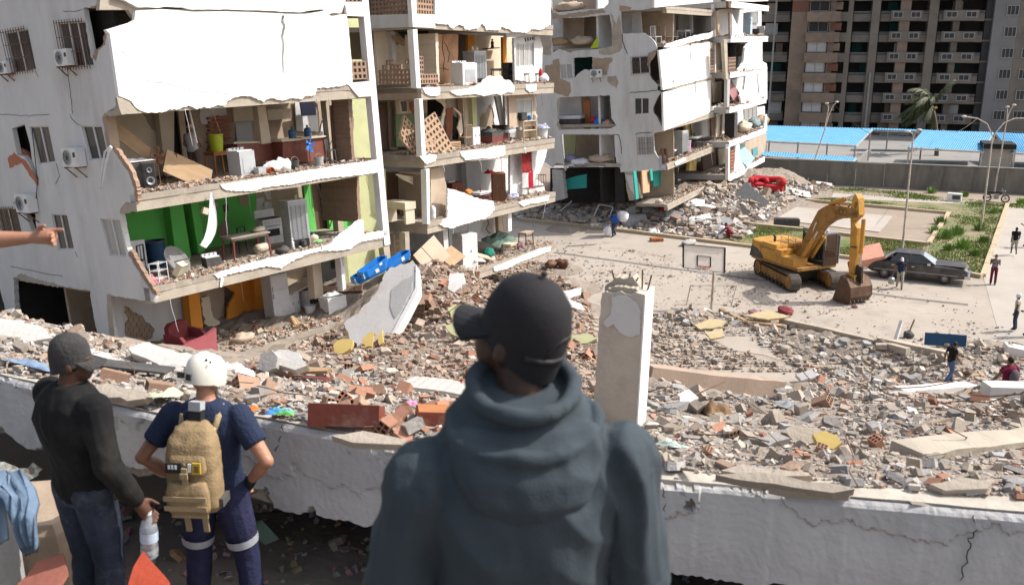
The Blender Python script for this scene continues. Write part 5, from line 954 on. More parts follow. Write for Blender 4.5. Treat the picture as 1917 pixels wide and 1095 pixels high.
def armchair(M, label, w=.85, d=.8, h=.8, m=REDV):
 t = thing('armchair', label, 'armchair', M); B1(t, 'base', (0,0,.2), (w*.72,d,.34), m); mb = MB(); mb.loft([[(x*s, y*s, z) for x, y in [(-.3,-.3),(.3,-.3),(.33,0),(.3,.3),(-.3,.3),(-.33,0)]] for z, s in ((.36,1),(.42,1.05),(.47,.95))]); mb.build('seat_cushion', m, t)
 mb = MB(); mb.plate([(-w*.42,.3),(w*.42,.3),(w*.45,h*.9),(w*.3,h),(-w*.3,h),(-w*.45,h*.9)], 1, d*.3, d*.5); mb.build('backrest', m, t)
 for sx in (-1,1): mb = MB(); mb.plate([(-d*.5,.05),(d*.45,.05),(d*.45,h*.72),(-d*.3,h*.66),(-d*.5,.5)], 0, sx*w*.5-.07, sx*w*.5+.07); mb.build('armrest', m, t)
 return t
def bedframe(M, label, w=1.4, l=1.9, m=STEEL):
 t = thing('iron_bed', label, 'bed', M); mb = MB()
 for sy in (-1,1): mb.bar((-l/2,sy*w/2,.35),(l/2,sy*w/2,.35),.04)
 for k in range(8): x = -l/2+l*k/7; mb.bar((x,-w/2,.34),(x,w/2,.34),.02)
 mb.build('slats', m, t); mb = MB()
 for k in range(9): y = -w/2+w*k/8; mb.bar((l/2,y,.3),(l/2,y,.9),.02)
 mb.bar((l/2,-w/2,.9),(l/2,w/2,.9),.035); mb.build('headboard', m, t)
 for sx in (-1,1):
  for sy in (-1,1): B1(t, 'leg', (sx*l/2,sy*w/2,.18), (.04,.04,.36), m)
 return t
def cylinder(M, label):
 m = mat('cream_enamel', (.55,.50,.40), (.42,.36,.28), 3, .5, .1, dirt=(.25,.16,.1), dsc=2); t = thing('gas_cylinder', label, 'gas cylinder', M); mb = MB(); mb.lathe([(.1,0),(.15,.05),(.16,.12),(.16,.42),(.13,.5),(.04,.53)], 16); mb.build('body', m, t, smooth=50); mb = MB(); mb.lathe([(.09,.53),(.1,.62),(.085,.62),(.08,.53)], 12); mb.build('collar', RUST, t); mb = MB(); mb.lathe([(.03,.52),(.03,.6)], 8); mb.build('valve', STEEL, t); return t
# block A, third floor
z = .49
speaker(put(FA,1.1,z,(262,352),R(70)), 'black loudspeaker cabinet turned sideways at the broken room corner', .38, .42, .8); speaker(put(FA,.85,z,(281,353),R(-18)), 'grey black loudspeaker with pale cone facing the yard at the room corner', .36,.36,.82)
cloth(put(FA,1.3,z+.84,(250,330)), 'white sheet lying over the two loudspeakers', 1.25,.6, CLOTHW,.1,2)
fan(put(FA,1.25,z,(300,340),R(10)), 'rusty pedestal fan with caged head beside the loudspeakers', RUST, .95, .26, True, RUST); chair(put(FA,1.6,z,(322,336),R(160)), 'bent metal chair frame behind the rusty fan', RUST, BLACKD)
x, zz = FA.fac((352,320), 1.3); board(FA.M @ T(x,1.3,zz,0,R(78),R(28)), 'large brown wooden panel tipped over on the debris of the beige room', 1.75,.75,.05, WOODT)
x, zz = FA.fac((222,268), 1.0); board(FA.M @ T(x+.75,1.6,zz,0,R(80),R(42)), 'brown plank leaning in the window corner of the beige room', 1.5,.45,.04, WOODT)
table(put(FA,2.4,z,(412,320)), 'small brown table carrying the yellow green basket', .75,.6,.78, WOODO, WOODO,.035); drum(put(FA,2.4,z+.8,(407,284)), 'yellow green laundry basket with holes on the small brown table', .24,.56, mat('lime_plastic', (.45,.52,.03), (.40,.46,.03), 3, .45, .03), mat('lime_plastic', (.45,.52,.03)), 'laundry_basket', 'basket', .78)
washer(put(FA,1.0,z,(455,326),R(8)), 'grey metal washing machine with white lid by the slab edge', .68,.55,.82, APPG); B1(thing('box', 'dented grey tin box beside the white sacks', 'box', put(FA,.55,z,(487,321))), 'body', (0,0,.13), (.3,.25,.26), APPG)
drum(put(FA,.6,z,(498,318),R(20))@Matrix.Rotation(R(70),4,'X'), 'orange plastic bucket tipped over beside the sacks', .13,.26, mat('orange_plastic', (.55,.13,.02)), mat('orange_plastic', (.55,.13,.02)), 'bucket', 'bucket')
sack(put(FA,.75,z,(508,316)), 'crumpled white plastic sack lying flat by the tin box', (.38,.28,.2), CLOTHW, 3); sack(put(FA,.75,z,(530,317)), 'fuller white plastic sack nearest the black bucket', (.34,.26,.24), CLOTHW, 9)
bucket(put(FA,.75,z,(553,315)), 'black bucket in front of the red tiled counter', .15,.3); bucket(put(FA,1.0,z,(598,308)), 'grey paint bucket standing right of the blue fan', .16,.28, APPG); fan(put(FA,.9,z,(582,312),R(15)), 'blue bladed pedestal fan without its cage before the red counter', BLUEP, .78, .27); chair(put(FA,1.5,z,(624,305),R(30)), 'thin pale metal chair leaning near the brown panel', ALU, APPG, .38,.45,.85)
jug(put(FA,2.55,FA.fac((548,262),2.3)[1],(548,262)), 'blue water bottle on the near end of the counter'); jug(put(FA,2.75,FA.fac((577,257),2.6)[1],(577,257)), 'blue water bottle on the far end of the counter', .14,.40); sack(put(FA,2.7,FA.fac((600,254),2.6)[1],(600,254)), 'pale pot on the counter beside the blue bottles', (.1,.1,.09), APPG, 2, 'pot', 'pot')
mb = MB(); a = FA.fac((355,207),.9); b = FA.fac((369,268),.9); mb.tube([(a[0],.9,a[1]),(b[0],.9,b[1])], .025, 6); tag(mb.build('pole', APPL, None, M=FA.M), 'white pole hanging down slantwise in the beige room', 'pole')
mb = MB(); a = FA.fac((622,262),1.6); b = FA.fac((605,300),1.4); mb.tube([(a[0],1.6,a[1]),(b[0],1.4,b[1])], .015, 5); tag(mb.build('broom_stick', WOODT, None, M=FA.M), 'broom stick leaning between counter and brown panel', 'broom')
# second floor
z = -2.26
drum(put(FA,3.0,z,(294,492)), 'dark blue barrel against the green wall', .34,.86, mat('dark_blue_drum', (.012,.055,.12), None, 2, .5), BLACKD); x, zz = FA.fac((257,478),2.6); board(FA.M @ T(x,2.6,zz,0,R(84),R(4)), 'white panel standing against the green wall behind a wire chair', .62,.95,.03, APPL); chair(put(FA,2.3,z,(258,498),R(200)), 'black wire chair with arched back in front of the white panel', BLACK, BLACKD,.36,.45,.95,3)
t = thing('satellite_dish', 'grey mesh satellite dish lying on the slab of the green room', 'satellite dish', put(FA,1.2,z+.38,(327,492),R(20))@Matrix.Rotation(R(58),4,'X')); mb = MB(); mb.lathe([(.5,.14),(.38,.06),(.2,.015),(.02,0)], 20, cap=False); mb.build('dish', mat('mesh_grey', (.24,.235,.23), (.2,.2,.2), 20, .7, .4), t); mb = MB(); mb.tube([(.0,0,0),(.05,-.2,.5)], .02, 5); mb.build('arm', STEEL, t)
t = thing('wire_rack', 'white wire rack standing at the slab edge of the green room', 'rack', put(FA,.4,z,(300,528),R(20))); mb = MB()
for sx in (-.22,.22):
 for sy in (-.15,.15): mb = MB(); mb.bar((sx,sy,0),(sx,sy,.62),.018); mb.build('post', APPL, t)
mb = MB()
for zz in (.15,.38,.6):
 for sy in (-.15,-.05,.05,.15): mb.bar((-.22,sy,zz),(.22,sy,zz),.01)
 for sx in (-.22,.22): mb.bar((sx,-.15,zz),(sx,.15,zz),.012)
mb.build('shelf', APPL, t)
CREAM = mat('cream_plastic', (.62,.57,.42), (.55,.50,.37), 3, .5, .05); t = thing('toilet_cistern', 'cream toilet cistern tipped over at the slab edge', 'cistern', put(FA,.5,z+.1,(334,520),R(25))@Matrix.Rotation(R(35),4,'X')); B1(t, 'tank', (0,0,.2), (.45,.18,.38), CREAM); B1(t, 'lid', (0,0,.41), (.48,.21,.035), CREAM)
cloth(put(FA,.5,z,(283,518)), 'pink cloth heap at the broken wall edge of the green room', .6,.5, mat('pink_cloth', (.55,.22,.25), (.45,.15,.19), 6), .22, 4); washer(put(FA,1.1,z,(397,497),R(-12)), 'small dark dusty machine with pale top on the green room floor', .5,.42,.3, BLACKD, False)
table(put(FA,1.35,z,(464,485),R(-8)), 'dusty table with red legs under the white curtain', 1.45,.85,.76, DUST, mat('red_leg', (.28,.06,.06), None, 3)); sack(put(FA,1.3,z+.78,(486,440)), 'heap of crockery and cloth on the dusty table', (.26,.18,.09), BEIGE, 5, 'crockery_heap', 'crockery'); chair(put(FA,2.4,z,(448,470),R(185)), 'black wire chair behind the dusty table', BLACK, BLACKD,.4,.45,.9,3)
cylinder(put(FA,1.5,z+.16,(478,470))@Matrix.Rotation(R(88),4,'Y'), 'cream gas cylinder lying on its side under the table'); stove(put(FA,3.0,z,(507,449),R(-12)), 'white gas stove against the tiled green room wall', .78,.6,.9)
fridge(put(FA,1.25,z,(558,464),R(-14)), 'grey refrigerator showing its black rear grille beside the stove', .72,.66,1.62, APPG); drum(put(FA,1.2,z+1.68,(554,386)), 'pale green mug on top of the grey refrigerator', .07,.12, PGREENP, PGREENP, 'mug', 'mug', .95)
jug(put(FA,1.1,z,(589,457)), 'white plastic canister at the foot of the grey refrigerator', .16,.36, CREAM); sack(put(FA,.55,z,(530,471)), 'black plastic bag slumped in front of the grey refrigerator', (.28,.2,.14), BLACKD, 7); sack(put(FA,.9,z,(598,462)), 'small green bag beside the white canister', (.14,.1,.09), mat('light_green_bag', (.25,.55,.2), None, 5), 8)
t = thing('figurine', 'small white figurine standing in front of the grey refrigerator', 'figurine', put(FA,.6,z,(549,467))); mb = MB(); mb.lathe([(.07,0),(.05,.2),(.06,.3),(.03,.36)], 10); mb.build('robe', APPL, t, smooth=True); mb = MB(); mb.ball((0,0,.41),.045,8,6); mb.build('head', APPL, t, smooth=True)
mb = MB(); Q = [((393,360),(398,360)),((391,376),(400,376)),((390,396),(404,398)),((388,414),(405,420)),((385,430),(402,436)),((380,446),(394,452)),((373,458),(384,464))]; V = []
for i, (a, b) in enumerate(Q):
 for k in range(7): q = (a[0]+(b[0]-a[0])*k/6, a[1]+(b[1]-a[1])*k/6); x, zz = FA.fac(q, -.12); V.append((x, -.14+(.05 if k % 2 else -.03)*(.4+i*.15), zz))
mb.add(V, [(i*7+k,(i+1)*7+k,(i+1)*7+k+1,i*7+k+1) for i in range(6) for k in range(6)]); tag(mb.build('curtain', CLOTHW, None, M=FA.M, smooth=True), 'long white curtain hanging from the slab in front of the green room', 'curtain')
mb = MB(); x, zz = FA.fac((384,395), .2); mb.box((x,.2,zz), (.2,.1,.2), ry=.4); tag(mb.build('hanging_box', BEIGE, None, M=FA.M), 'small beige box dangling on a wire under the slab', 'box'); mb = MB(); a = FA.fac((380,362),.2); mb.tube([(a[0],.2,a[1]),(x,.2,zz+.08)], .008, 4); tag(mb.build('wire', BLACK, None, M=FA.M), 'short wire holding the small beige box', 'wire')
# first floor
z = -5.0
armchair(put(FA,1.6,z,(350,648),R(15)), 'dark red armchair against the orange pillar', 1.0,.85,1.05); t = thing('sofa', 'faded red sofa turned with its back to the viewer on the lowest slab', 'sofa', put(FA,.35,z,(358,672),R(-4))); mb = MB(); mb.plate([(-.95,0),(.85,0),(.95,.95),(.55,.78),(0,.68),(-.9,.5)], 1, -.08, .08); mb.build('backrest', mat('faded_red', (.36,.10,.11), (.30,.08,.09), 3, .8, .1), t); B1(t, 'seat', (0,.4,.25), (1.7,.7,.3), REDV)
for sx in (-.9,.9): B1(t, 'armrest', (sx,.4,.32), (.16,.7,.5), REDV)
cloth(put(FA,1.5,z,(268,650)), 'dark red cushion on the floor by the holed white wall', .7,.6, REDV, .3, 6, 'cushion', 'cushion')
fridge(put(FA,2.6,z,(520,586),R(-6)), 'tall white refrigerator with small top freezer beside the orange wall', .72,.62,1.62, APPL, False); cabinet(put(FA,2.5,z,(544,578)), 'low white kitchen cabinet beside the tall white refrigerator', .5,.5,.85, APPL); stove(put(FA,2.3,z,(580,568),R(-6)), 'white stove tilted among debris behind the bucket', .62,.55,.85); x, zz = FA.fac((560,535), 2.4); board(FA.M @ T(x,2.4,zz,0,R(10),R(-12)), 'pale countertop board lying askew over the white cabinet', 1.2,.6,.06, BEIGE)
bucket(put(FA,1.7,z,(581,578)), 'white bucket below the tilted stove', .2,.36, APPL); t = thing('metal_box', 'open white metal box with crumpled cloth on top by the slab edge', 'box', put(FA,.9,z,(626,590),R(-10))); B1(t, 'body', (0,0,.36), (.78,.6,.72), APPL); B1(t, 'dark_opening', (0,0,.725), (.6,.45,.012), BLACKD); cloth(put(FA,.9,z+.75,(620,548)), 'crumpled grey cloth on the open white metal box', .6,.4, GREYW, .14, 5)  # dark plate on the solid box stands in for its shaded inside
t = thing('log_bundle', 'bundle of tree stump pieces on the debris of the lowest slab', 'log', put(FA,.6,z,(552,604)));
for k in range(4): mb = MB(); a = k*1.4; mb.tube([(-.12+.08*k,-.1,.08+.05*(k % 2)),(.1*math.cos(a)+.05*k,.25,.3+.1*(k % 2))], [.09,.06], 8); mb.build('log', WOODT, t)
sack(put(FA,1.0,z,(455,628)), 'crumpled cardboard and cloth heap at the left of the lowest slab', (.4,.3,.16), BEIGED, 4, 'cardboard_heap', 'cardboard'); cloth(FA.M @ T(FA.fac((605,630),-.3)[0],-.3,FA.fac((605,630),-.3)[1]-.3,.2,R(-30)), 'dark blue blanket hanging below the lowest slab', 1.3,.7, mat('blue_blanket', (.03,.06,.11), (.05,.09,.15), 12), .2, 3, 'blanket', 'blanket')
for i, (px, py, rz, lab) in enumerate([(700,502,.5,'upper blue plastic tub leaning on the slope beside the green wall'), (742,490,.35,'far blue plastic tub half hidden behind the first one'), (694,512,.55,'nearest blue plastic tub with pale front end')]):
 x, y = (FA.fac((px,py),-.3+.5*(i == 1))[0], -.3+.5*(i == 1)); t = thing('plastic_tub', lab, 'tub', FA.M @ T(x,y,FA.fac((px,py),y)[1]-.12,.1-.15*i,0,R(-14)), 'blue plastic tubs'); mb = MB(); mb.loft([[(a*s,b*s,zz) for a, b in [(-.75,-.14),(-.6,-.22),(.6,-.22),(.75,-.12),(.75,.12),(.6,.22),(-.6,.22),(-.75,.14)]] for zz, s in ((0,.82),(.08,.96),(.3,1.0),(.3,.9),(.1,.84))]); mb.build('shell', BLUEP, t); B1(t, 'end_cap', (-.72,0,.16), (.08,.3,.22), mat('pale_blue', (.25,.45,.6), None, 3)); B1(t, 'patch', (.2,-.225,.18), (.16,.012,.14), APPL)
# block B
z = 3.27
washer(put(FB,.7,z,(869,156),R(-6)), 'white washing machine with grey front panel at the slab edge', .98,.7,.95); fridge(put(FB,1.4,z,(890,150),R(-8)), 'grey refrigerator with small ornaments on top behind the washing machine', .85,.7,1.45, APPG);
for k, (a, c) in enumerate(((-.2,APPL),(.0,PEACH),(.16,APPL))): sack(put(FB,1.4,z+1.52,(889,95),0,a), ['white dog ornament on the refrigerator','pink ornament on the refrigerator','small white ornament at the refrigerator edge'][k], (.08,.07,.12), c, k, 'ornament', 'ornament')
stove(put(FB,2.2,z,(802,150)), 'white stove behind the corner column of the middle block', .6,.5,.8); table(put(FB,1.8,z,(938,150)), 'grey table with thin legs in the orange trimmed room', 1.1,.6,.72, GREYW, BLACK, .02); speaker(put(FB,1.2,z,(951,150)), 'tall black loudspeaker beside the two carved chairs', .36,.34,1.0)
for px, lab in ((979,'left carved dark wooden chair by the curtained window'),(1000,'right carved dark wooden chair by the curtained window')): chair(put(FB,.7,z,(px,156),R(5)), lab, WOODB, WOODB, .48,.45,1.1,4, 'carved chairs by the window')
sack(put(FB,.5,z,(1012,150)), 'bright red bag beside the carved chairs', (.16,.14,.42), REDF, 4, 'bag', 'bag'); sack(put(FB,.4,z,(1018,156)), 'white sack slumped at the end of the upper slab', (.3,.25,.24), CLOTHW, 5); chair(put(FB,.9,z,(960,156),R(90)), 'dark overturned stool near the tall loudspeaker', BLACK, BLACKD,.36,.4,.6,3)
t = thing('statue', 'small saint statue on the wall shelf', 'statue', put(FB,3.3,FB.fac((923,91),3.2)[1],(922,91))); mb = MB(); mb.lathe([(.1,0),(.07,.18),(.09,.3),(.04,.36)], 9); mb.build('robe', BROWND, t, smooth=True); mb = MB(); mb.ball((0,0,.42),.06,8,6); mb.build('head', BEIGE, t, smooth=True)
z = .51
chair(put(FB,1.0,z,(872,274),R(170)), 'pale slatted wooden chair in front of the white box', WOODT, WOODT,.46,.45,1.0,5); cabinet(put(FB,1.3,z,(884,273)), 'white wooden box cabinet behind the slatted chair', .6,.5,.85, APPL); t = thing('bench', 'low slatted wooden bench among bricks', 'bench', put(FB,.9,z,(846,275))); B1(t, 'seat', (0,0,.3), (.9,.35,.05), WOODT)
for k in range(4): B1(t, 'slat', (0,-.18,.06+.07*k), (.86,.03,.04), WOODT)
for sx in (-.4,.4): B1(t, 'leg', (sx,0,.14), (.06,.3,.27), WOODT)
t = thing('bed', 'bed with dark mattress and red base on the third slab', 'bed', put(FB,1.4,z,(922,265))); B1(t, 'base', (0,0,.18), (1.6,1.0,.3), mat('dull_red', (.20,.06,.05), None, 3)); B1(t, 'mattress', (0,0,.43), (1.6,1.0,.2), BLACKD); B1(t, 'headboard', (.8,0,.4), (.05,1.0,.8), WOODB); cloth(put(FB,1.4,z+.54,(918,250)), 'rumpled dark blanket on the red based bed', 1.3,.8, BLACKD, .2, 4, 'blanket', 'blanket')
t = cabinet(put(FB,.7,z,(986,260)), 'pale shelf unit crowded with small things at the slab edge', 1.3,.45,.95, BEIGE, None, 2, 'shelf_unit', 'shelf'); t2 = thing('television', 'black television on the pale shelf unit', 'television', put(FB,.7,z+.97,(976,235))); B1(t2, 'casing', (0,0,.2), (.55,.35,.38), BLACK); B1(t2, 'screen', (0,-.18,.2), (.45,.02,.3), GLASSD)
for k, (px, r, m, lab) in enumerate(((992,.13,BLUEP,'blue bag on the pale shelf unit'),(1002,.14,BEIGE,'beige bundle on the pale shelf unit'),(974,.1,CLOTHW,'white pot on the middle shelf'),(1000,.1,REDV,'dark red pot on the middle shelf'))): sack(put(FB,.65,z+(.97 if k < 2 else .5),(px,240)), lab, (r,r,r), m, k, 'bundle', 'bundle')
table(put(FB,.9,z,(952,262)), 'small white table with a silver bowl', .7,.5,.55, APPL, STEEL,.02); drum(put(FB,.9,z+.57,(952,250)), 'silver bowl upside down on the small white table', .22,.14, STEEL, STEEL, 'bowl', 'bowl', 1.0); drum(put(FB,.6,z,(1015,262)), 'white basket of laundry at the end of the third slab', .3,.6, APPL, APPL, 'laundry_basket', 'basket'); cloth(put(FB,.5,z+.5,(1014,245)), 'blue and white laundry heaped in the white basket', .6,.6, mat('laundry', (.55,.57,.65), (.12,.16,.35), 6, contrast=.3), .25, 5); cloth(put(FB,.1,z-.25,(980,270))@Matrix.Rotation(R(80),4,'X'), 'grey rag hanging over the third slab edge', .3,.6, GREYW, .08, 6, 'rag', 'rag')
z = -2.24
t = cabinet(put(FB,.9,z,(934,384),R(-52)), 'chipboard wardrobe with pale orange side standing at the slab edge', .62,.85,1.35, WOODO, WOODB, 0, 'wardrobe', 'wardrobe'); cloth(put(FB,1.0,z+1.38,(916,334)), 'red cloth on top of the chipboard wardrobe', .5,.4, REDF, .15, 4)
x, zz = FB.fac((985,304),.55); cloth(FB.M @ T(x,.5,zz,0,R(90)), 'red and black striped blanket hung on the torn wall', .95,1.0, mat('striped_blanket', (.30,.02,.02), (.03,.015,.012), 5, .9, .2, stretch=(.2,.2,3.5), contrast=.15), .05, 3, 'blanket', 'blanket'); x, zz = FB.fac((992,336),.5); cloth(FB.M @ T(x,.45,zz,0,R(90)), 'plain crimson cloth hanging below the striped blanket', .5,.85, mat('crimson', (.38,.01,.03), None, 5), .05, 8)
bedframe(put(FB,1.0,z,(988,372),R(-5)), 'bare metal bed frame at the end of the second slab', 1.2,1.6, RUST); cabinet(put(FB,1.9,z+.55,(850,350)), 'red brown wall cabinet in the grey room', .9,.4,.55, mat('red_brown_wood', (.15,.05,.03), None, 3)); fridge(put(FB,2.2,z,(838,360)), 'pale green refrigerator edge behind the torn wall', .5,.5,1.1, mat('pale_green_enamel', (.45,.52,.47), None, 3), False); table(put(FB,.9,z,(900,376)), 'white topped table among red chairs', 1.0,.6,.6, APPL, REDV,.025); sack(put(FB,.8,z+.62,(877,360)), 'orange toy lying on the white topped table', (.25,.15,.14), mat('orange_toy', (.6,.22,.05), None, 5), 4, 'toy', 'toy')
chair(put(FB,.7,z,(908,372),R(30)), 'red wooden chair tipped against the wardrobe', REDV, REDV,.4,.42,.85,3); sack(put(FB,.6,z,(960,372)), 'blue and white clothes heap by the bed frame', (.4,.25,.14), mat('blue_clothes', (.05,.10,.30), (.5,.5,.55), 7, contrast=.25), 5, 'clothes_heap', 'clothes')
x, zz = FB.fac((766,392),.6); t = thing('washing_trough', 'pale concrete washing trough filled with broken blocks', 'trough', FB.M @ T(x-.1,1.0,z,R(80))); B1(t, 'basin', (0,0,.75), (1.3,.6,.3), BEIGE)
for sx in (-.55,.55): B1(t, 'leg', (sx,0,.3), (.12,.5,.6), BEIGE)
jug(put(FB,.4,z,(811,412)), 'white plastic bottle behind the corner column', .13,.6, APPL); jug(put(FB,.6,z,(817,405)), 'second pale bottle leaning on the wall stub', .12,.4, CREAM)
z = -4.9
cabinet(put(FB,.5,z-.1,(872,505),R(-20)), 'tall white steel cabinet leaning at the edge of the lowest slab', .85,.75,1.75, APPL, APPL, 0, 'steel_cabinet', 'cabinet', 1); x, zz = FB.fac((935,442),1.4); cloth(FB.M @ T(x,1.4,zz-.2,0,R(18),R(-4)), 'dusty green tarpaulin draped in the lowest room', 1.8,1.1, mat('green_tarp', (.10,.16,.13), (.14,.20,.16), 3), .35, 3, 'tarpaulin', 'tarpaulin'); sack(put(FB,.8,z+.1,(915,480)), 'bright green bag under the tarpaulin', (.35,.25,.25), mat('sea_green', (.02,.20,.15), None, 6), 6, 'bag', 'bag'); table(put(FB,.9,z,(985,470)), 'dark little table at the right end of the lowest slab', .8,.5,.75, BEIGED, WOODB); sack(put(FB,.7,z,(975,473)), 'orange and blue clothes under the dark little table', (.25,.2,.2), mat('mixed_clothes', (.45,.16,.05), (.1,.15,.3), 9, contrast=.2), 3, 'clothes_heap', 'clothes'); table(put(FB,.6,z,(955,478)), 'round topped stool table beside a barrel', .6,.5,.5, BEIGE, BEIGED,.02)
for i, (px, py, yy, w_, h_, rx, ry, m, lab) in enumerate([(808,478,-.2,1.6,1.1,60,-22,BEIGED,'fallen brown door frame leaning under the middle block'),(845,480,-.3,1.1,.8,35,-15,WOODT,'pale panel lying on the brick slope below the middle block'),(905,480,.4,1.4,.5,25,18,BEIGED,'brown plank fallen beside the white steel cabinet'),(893,484,.2,.9,.5,30,12,APPL,'white door panel lying by the steel cabinet')]):
 x, zz = FB.fac((px,py),yy); board(FB.M @ T(x,yy,zz,0,R(rx),R(ry)), lab, w_,h_,.05,m)
x, zz = FB.fac((735,338),1.4); mb = MB()
for k in range(4): mb.tube([(x+.1*k,1.2,zz+.25-.06*k),(x+.6,1.0,zz+.1-.07*k),(x+1.1,1.2,zz+.02-.09*k)], .03, 5)
tag(mb.build('bent_battens', BEIGE, None, M=FB.M), 'bundle of bent pale battens hanging in the stair bay', 'battens')
# block C
def cpx(x, y): return (960+x/3.2208, y/3.2208)
def putg(x, z, px, rz=0): y = FC.gab(px, x)[0]; return FC.M @ T(x, y, z, R(-90)+rz)
mb = MB(); L = [FC.gab(q, -.06) for q in c4((740,790),(860,600),(868,780))]; mb.plate(L, 0, -.10, -.06); tag(mb.build('cloth', mat('lime_cloth', (.45,.55,.03), None, 4), None, M=FC.M), 'lime green cloth hanging out of the wrecked gable room', 'cloth')
for i, (px, m, r, lab) in enumerate([((1042,82),WOODT,(.9,.5,.3),'heap of splintered boards in the wrecked upper gable room'),((1090,80),BEIGED,(.8,.6,.3),'heap of broken ceiling pieces beside the lime cloth'),((1065,18),BEIGED,(1.2,.6,.35),'heap of bedding in the topmost gable room'),((1120,238),BLUEP,(.35,.3,.5),'blue bag heap in the lower bedroom'),((1110,225),REDF,(.25,.25,.2),'pink toy on the clothes pile of the bedroom'),((1138,236),PEACH,(.45,.35,.3),'heap of folded clothes in the bedroom'),((1085,305),CLOTHW,(.9,.5,.25),'pale mattress corner in the debris of the lowest bedroom'),((1125,300),BEIGED,(1.0,.5,.3),'heap of brown debris in the lowest bedroom'),((1068,300),mat('patterned_blanket', (.35,.33,.45), (.1,.1,.2), 8),(.5,.4,.3),'patterned blanket in the lowest bedroom')]):
 y, zz = FC.gab(px, .5); sack(FC.M @ T(.6, y, zz-.15, R(90)), lab, r, m, i, 'debris_heap' if 'heap' in lab else 'bundle', 'heap' if 'heap' in lab else 'bundle')
t = thing('bed', 'bed with grey patterned mattress in the lower gable bedroom', 'bed', putg(1.0, 2.75+.45, cpx(360,760))); B1(t, 'base', (0,0,.2), (1.7,1.0,.4), BLACKD); B1(t, 'mattress', (0,0,.5), (1.75,1.05,.22), GREYW)
z = .46
fridge(put(FC,.7,z,(1273,290),R(-8)), 'tall grey refrigerator on the third slab of the far block', 1.0,.9,1.75, APPG); drum(put(FC,.8,z,(1285,285)), 'pink and white laundry basket beside the grey refrigerator', .35,.9, mat('pink_basket', (.55,.40,.48), (.4,.2,.35), 3), APPL, 'laundry_basket', 'basket'); table(put(FC,1.1,z,(1300,278)), 'table with a white top beside a black chair', 1.8,.9,.9, APPL, BLACK,.03); chair(put(FC,.8,z,(1306,278)), 'black ladder back chair at the white topped table', BLACK, BLACKD,.55,.5,1.2,4); table(put(FC,.8,z,(1259,290)), 'small white stool before the grey refrigerator', .6,.5,.55, APPL, BLACKD,.025); sack(put(FC,1.5,z+.8,(1262,268)), 'red bundle on a dark trunk behind the grey refrigerator', (.4,.3,.3), REDF, 3, 'bundle', 'bundle'); B1(thing('trunk_chest', 'dark trunk behind the grey refrigerator', 'trunk', put(FC,1.6,z,(1258,285))), 'body', (0,0,.4), (1.2,.7,.8), BLACKD)
for k, px in enumerate((1243,1250)):
 x, zz = FC.fac((px,293),.2); board(FC.M @ T(x,.3,zz,R(30),R(84),R(8)), ['left brown chair back lying at the slab corner','right brown chair back lying at the slab corner'][k], .55,1.1,.12, WOODB, 'broken_chair', 'chair')
cloth(FC.M @ T(-.1, *FC.gab((1240,305),-.1), 0, 0, R(90)), 'blue and white shirt hanging at the slab corner', 1.0,.5, mat('shirt_cloth', (.35,.40,.55), (.6,.6,.65), 5), .08, 4)
z = 8.5
for k, (px, lab) in enumerate(((1240,'red framed chair on the upper slab of the far block'),(1252,'pale chair on the upper slab of the far block'),(1262,'dark chair with pale seat on the upper slab'),(1228,'white chair frame leaning over the upper slab edge'))): chair(put(FC,.9,z,(px,75),R(20*k)), lab, (RUST,BEIGE,BLACKD,APPL)[k], (REDV,BEIGE,CREAM,APPL)[k],.55,.5,1.2,3, 'chairs on the upper slab of the far block')
table(put(FC,1.6,z,(1280,70)), 'grey table against the dividing wall of the upper slab', 1.4,.8,1.0, GREYW, GREYW,.04); fridge(put(FC,2.0,z,(1247,65)), 'white refrigerator at the rear of the upper slab', .7,.6,1.6, APPL, False); cabinet(put(FC,.4,z,(1333,62)), 'stack of red clay blocks at the end of the upper slab', 1.2,.5,.9, BRICK, BRICK,0,'block_stack','blocks',3); B1(thing('box', 'small white box by the stacked clay blocks', 'box', put(FC,.6,z,(1300,66))), 'body', (0,0,.25), (.5,.4,.5), APPL)
zE = ZE[4]+.47
fridge(put(FE,.8,zE,(1399,65)), 'pale blue refrigerator at the edge of the end room', .7,.6,1.9, mat('sky_enamel', (.45,.58,.68), None, 3), False); t = thing('sofa', 'grey white sofa on the top slab of the end stair bay', 'sofa', put(FE,.7,zE,(1418,64))); B1(t, 'seat', (0,0,.4), (2.2,.8,.5), BLACKD); B1(t, 'backrest', (0,.35,.9), (2.2,.2,.6), mat('mauve', (.45,.40,.42), None, 3)); B1(t, 'armrest', (1.05,0,.7), (.2,.8,.4), APPL)
x, zz = FE.fac((1378,178),.5); board(FE.M @ T(x,.6,zz,0,R(65),R(-25)), 'red metal door panel tilted in the collapsed stair landing', 1.6,1.9,.08, mat('pink_metal', (.36,.17,.17), (.30,.14,.14), 3, .6)); zE = ZE[2]+.47; cabinet(put(FE,.6,ZE[1]+.47,(1368,256)), 'black cabinet with white edge in the end room', 1.0,.8,2.0, BLACK, BLACKD, 0, 'cabinet', 'cabinet', 1)
for k, (px, m, lab) in enumerate(((1392,BEIGE,'heap of bed parts in the end room'),(1412,mat('multi_clothes',(.35,.4,.42),(.12,.2,.2),6),'heap of coloured clothes in the end room'),(1426,WOODT,'heap of planks at the open end of the end room'))): sack(put(FE,.9,ZE[1]+.47,(px,250)), lab, (1.1,.6,.5), m, k+3, 'debris_heap', 'heap')
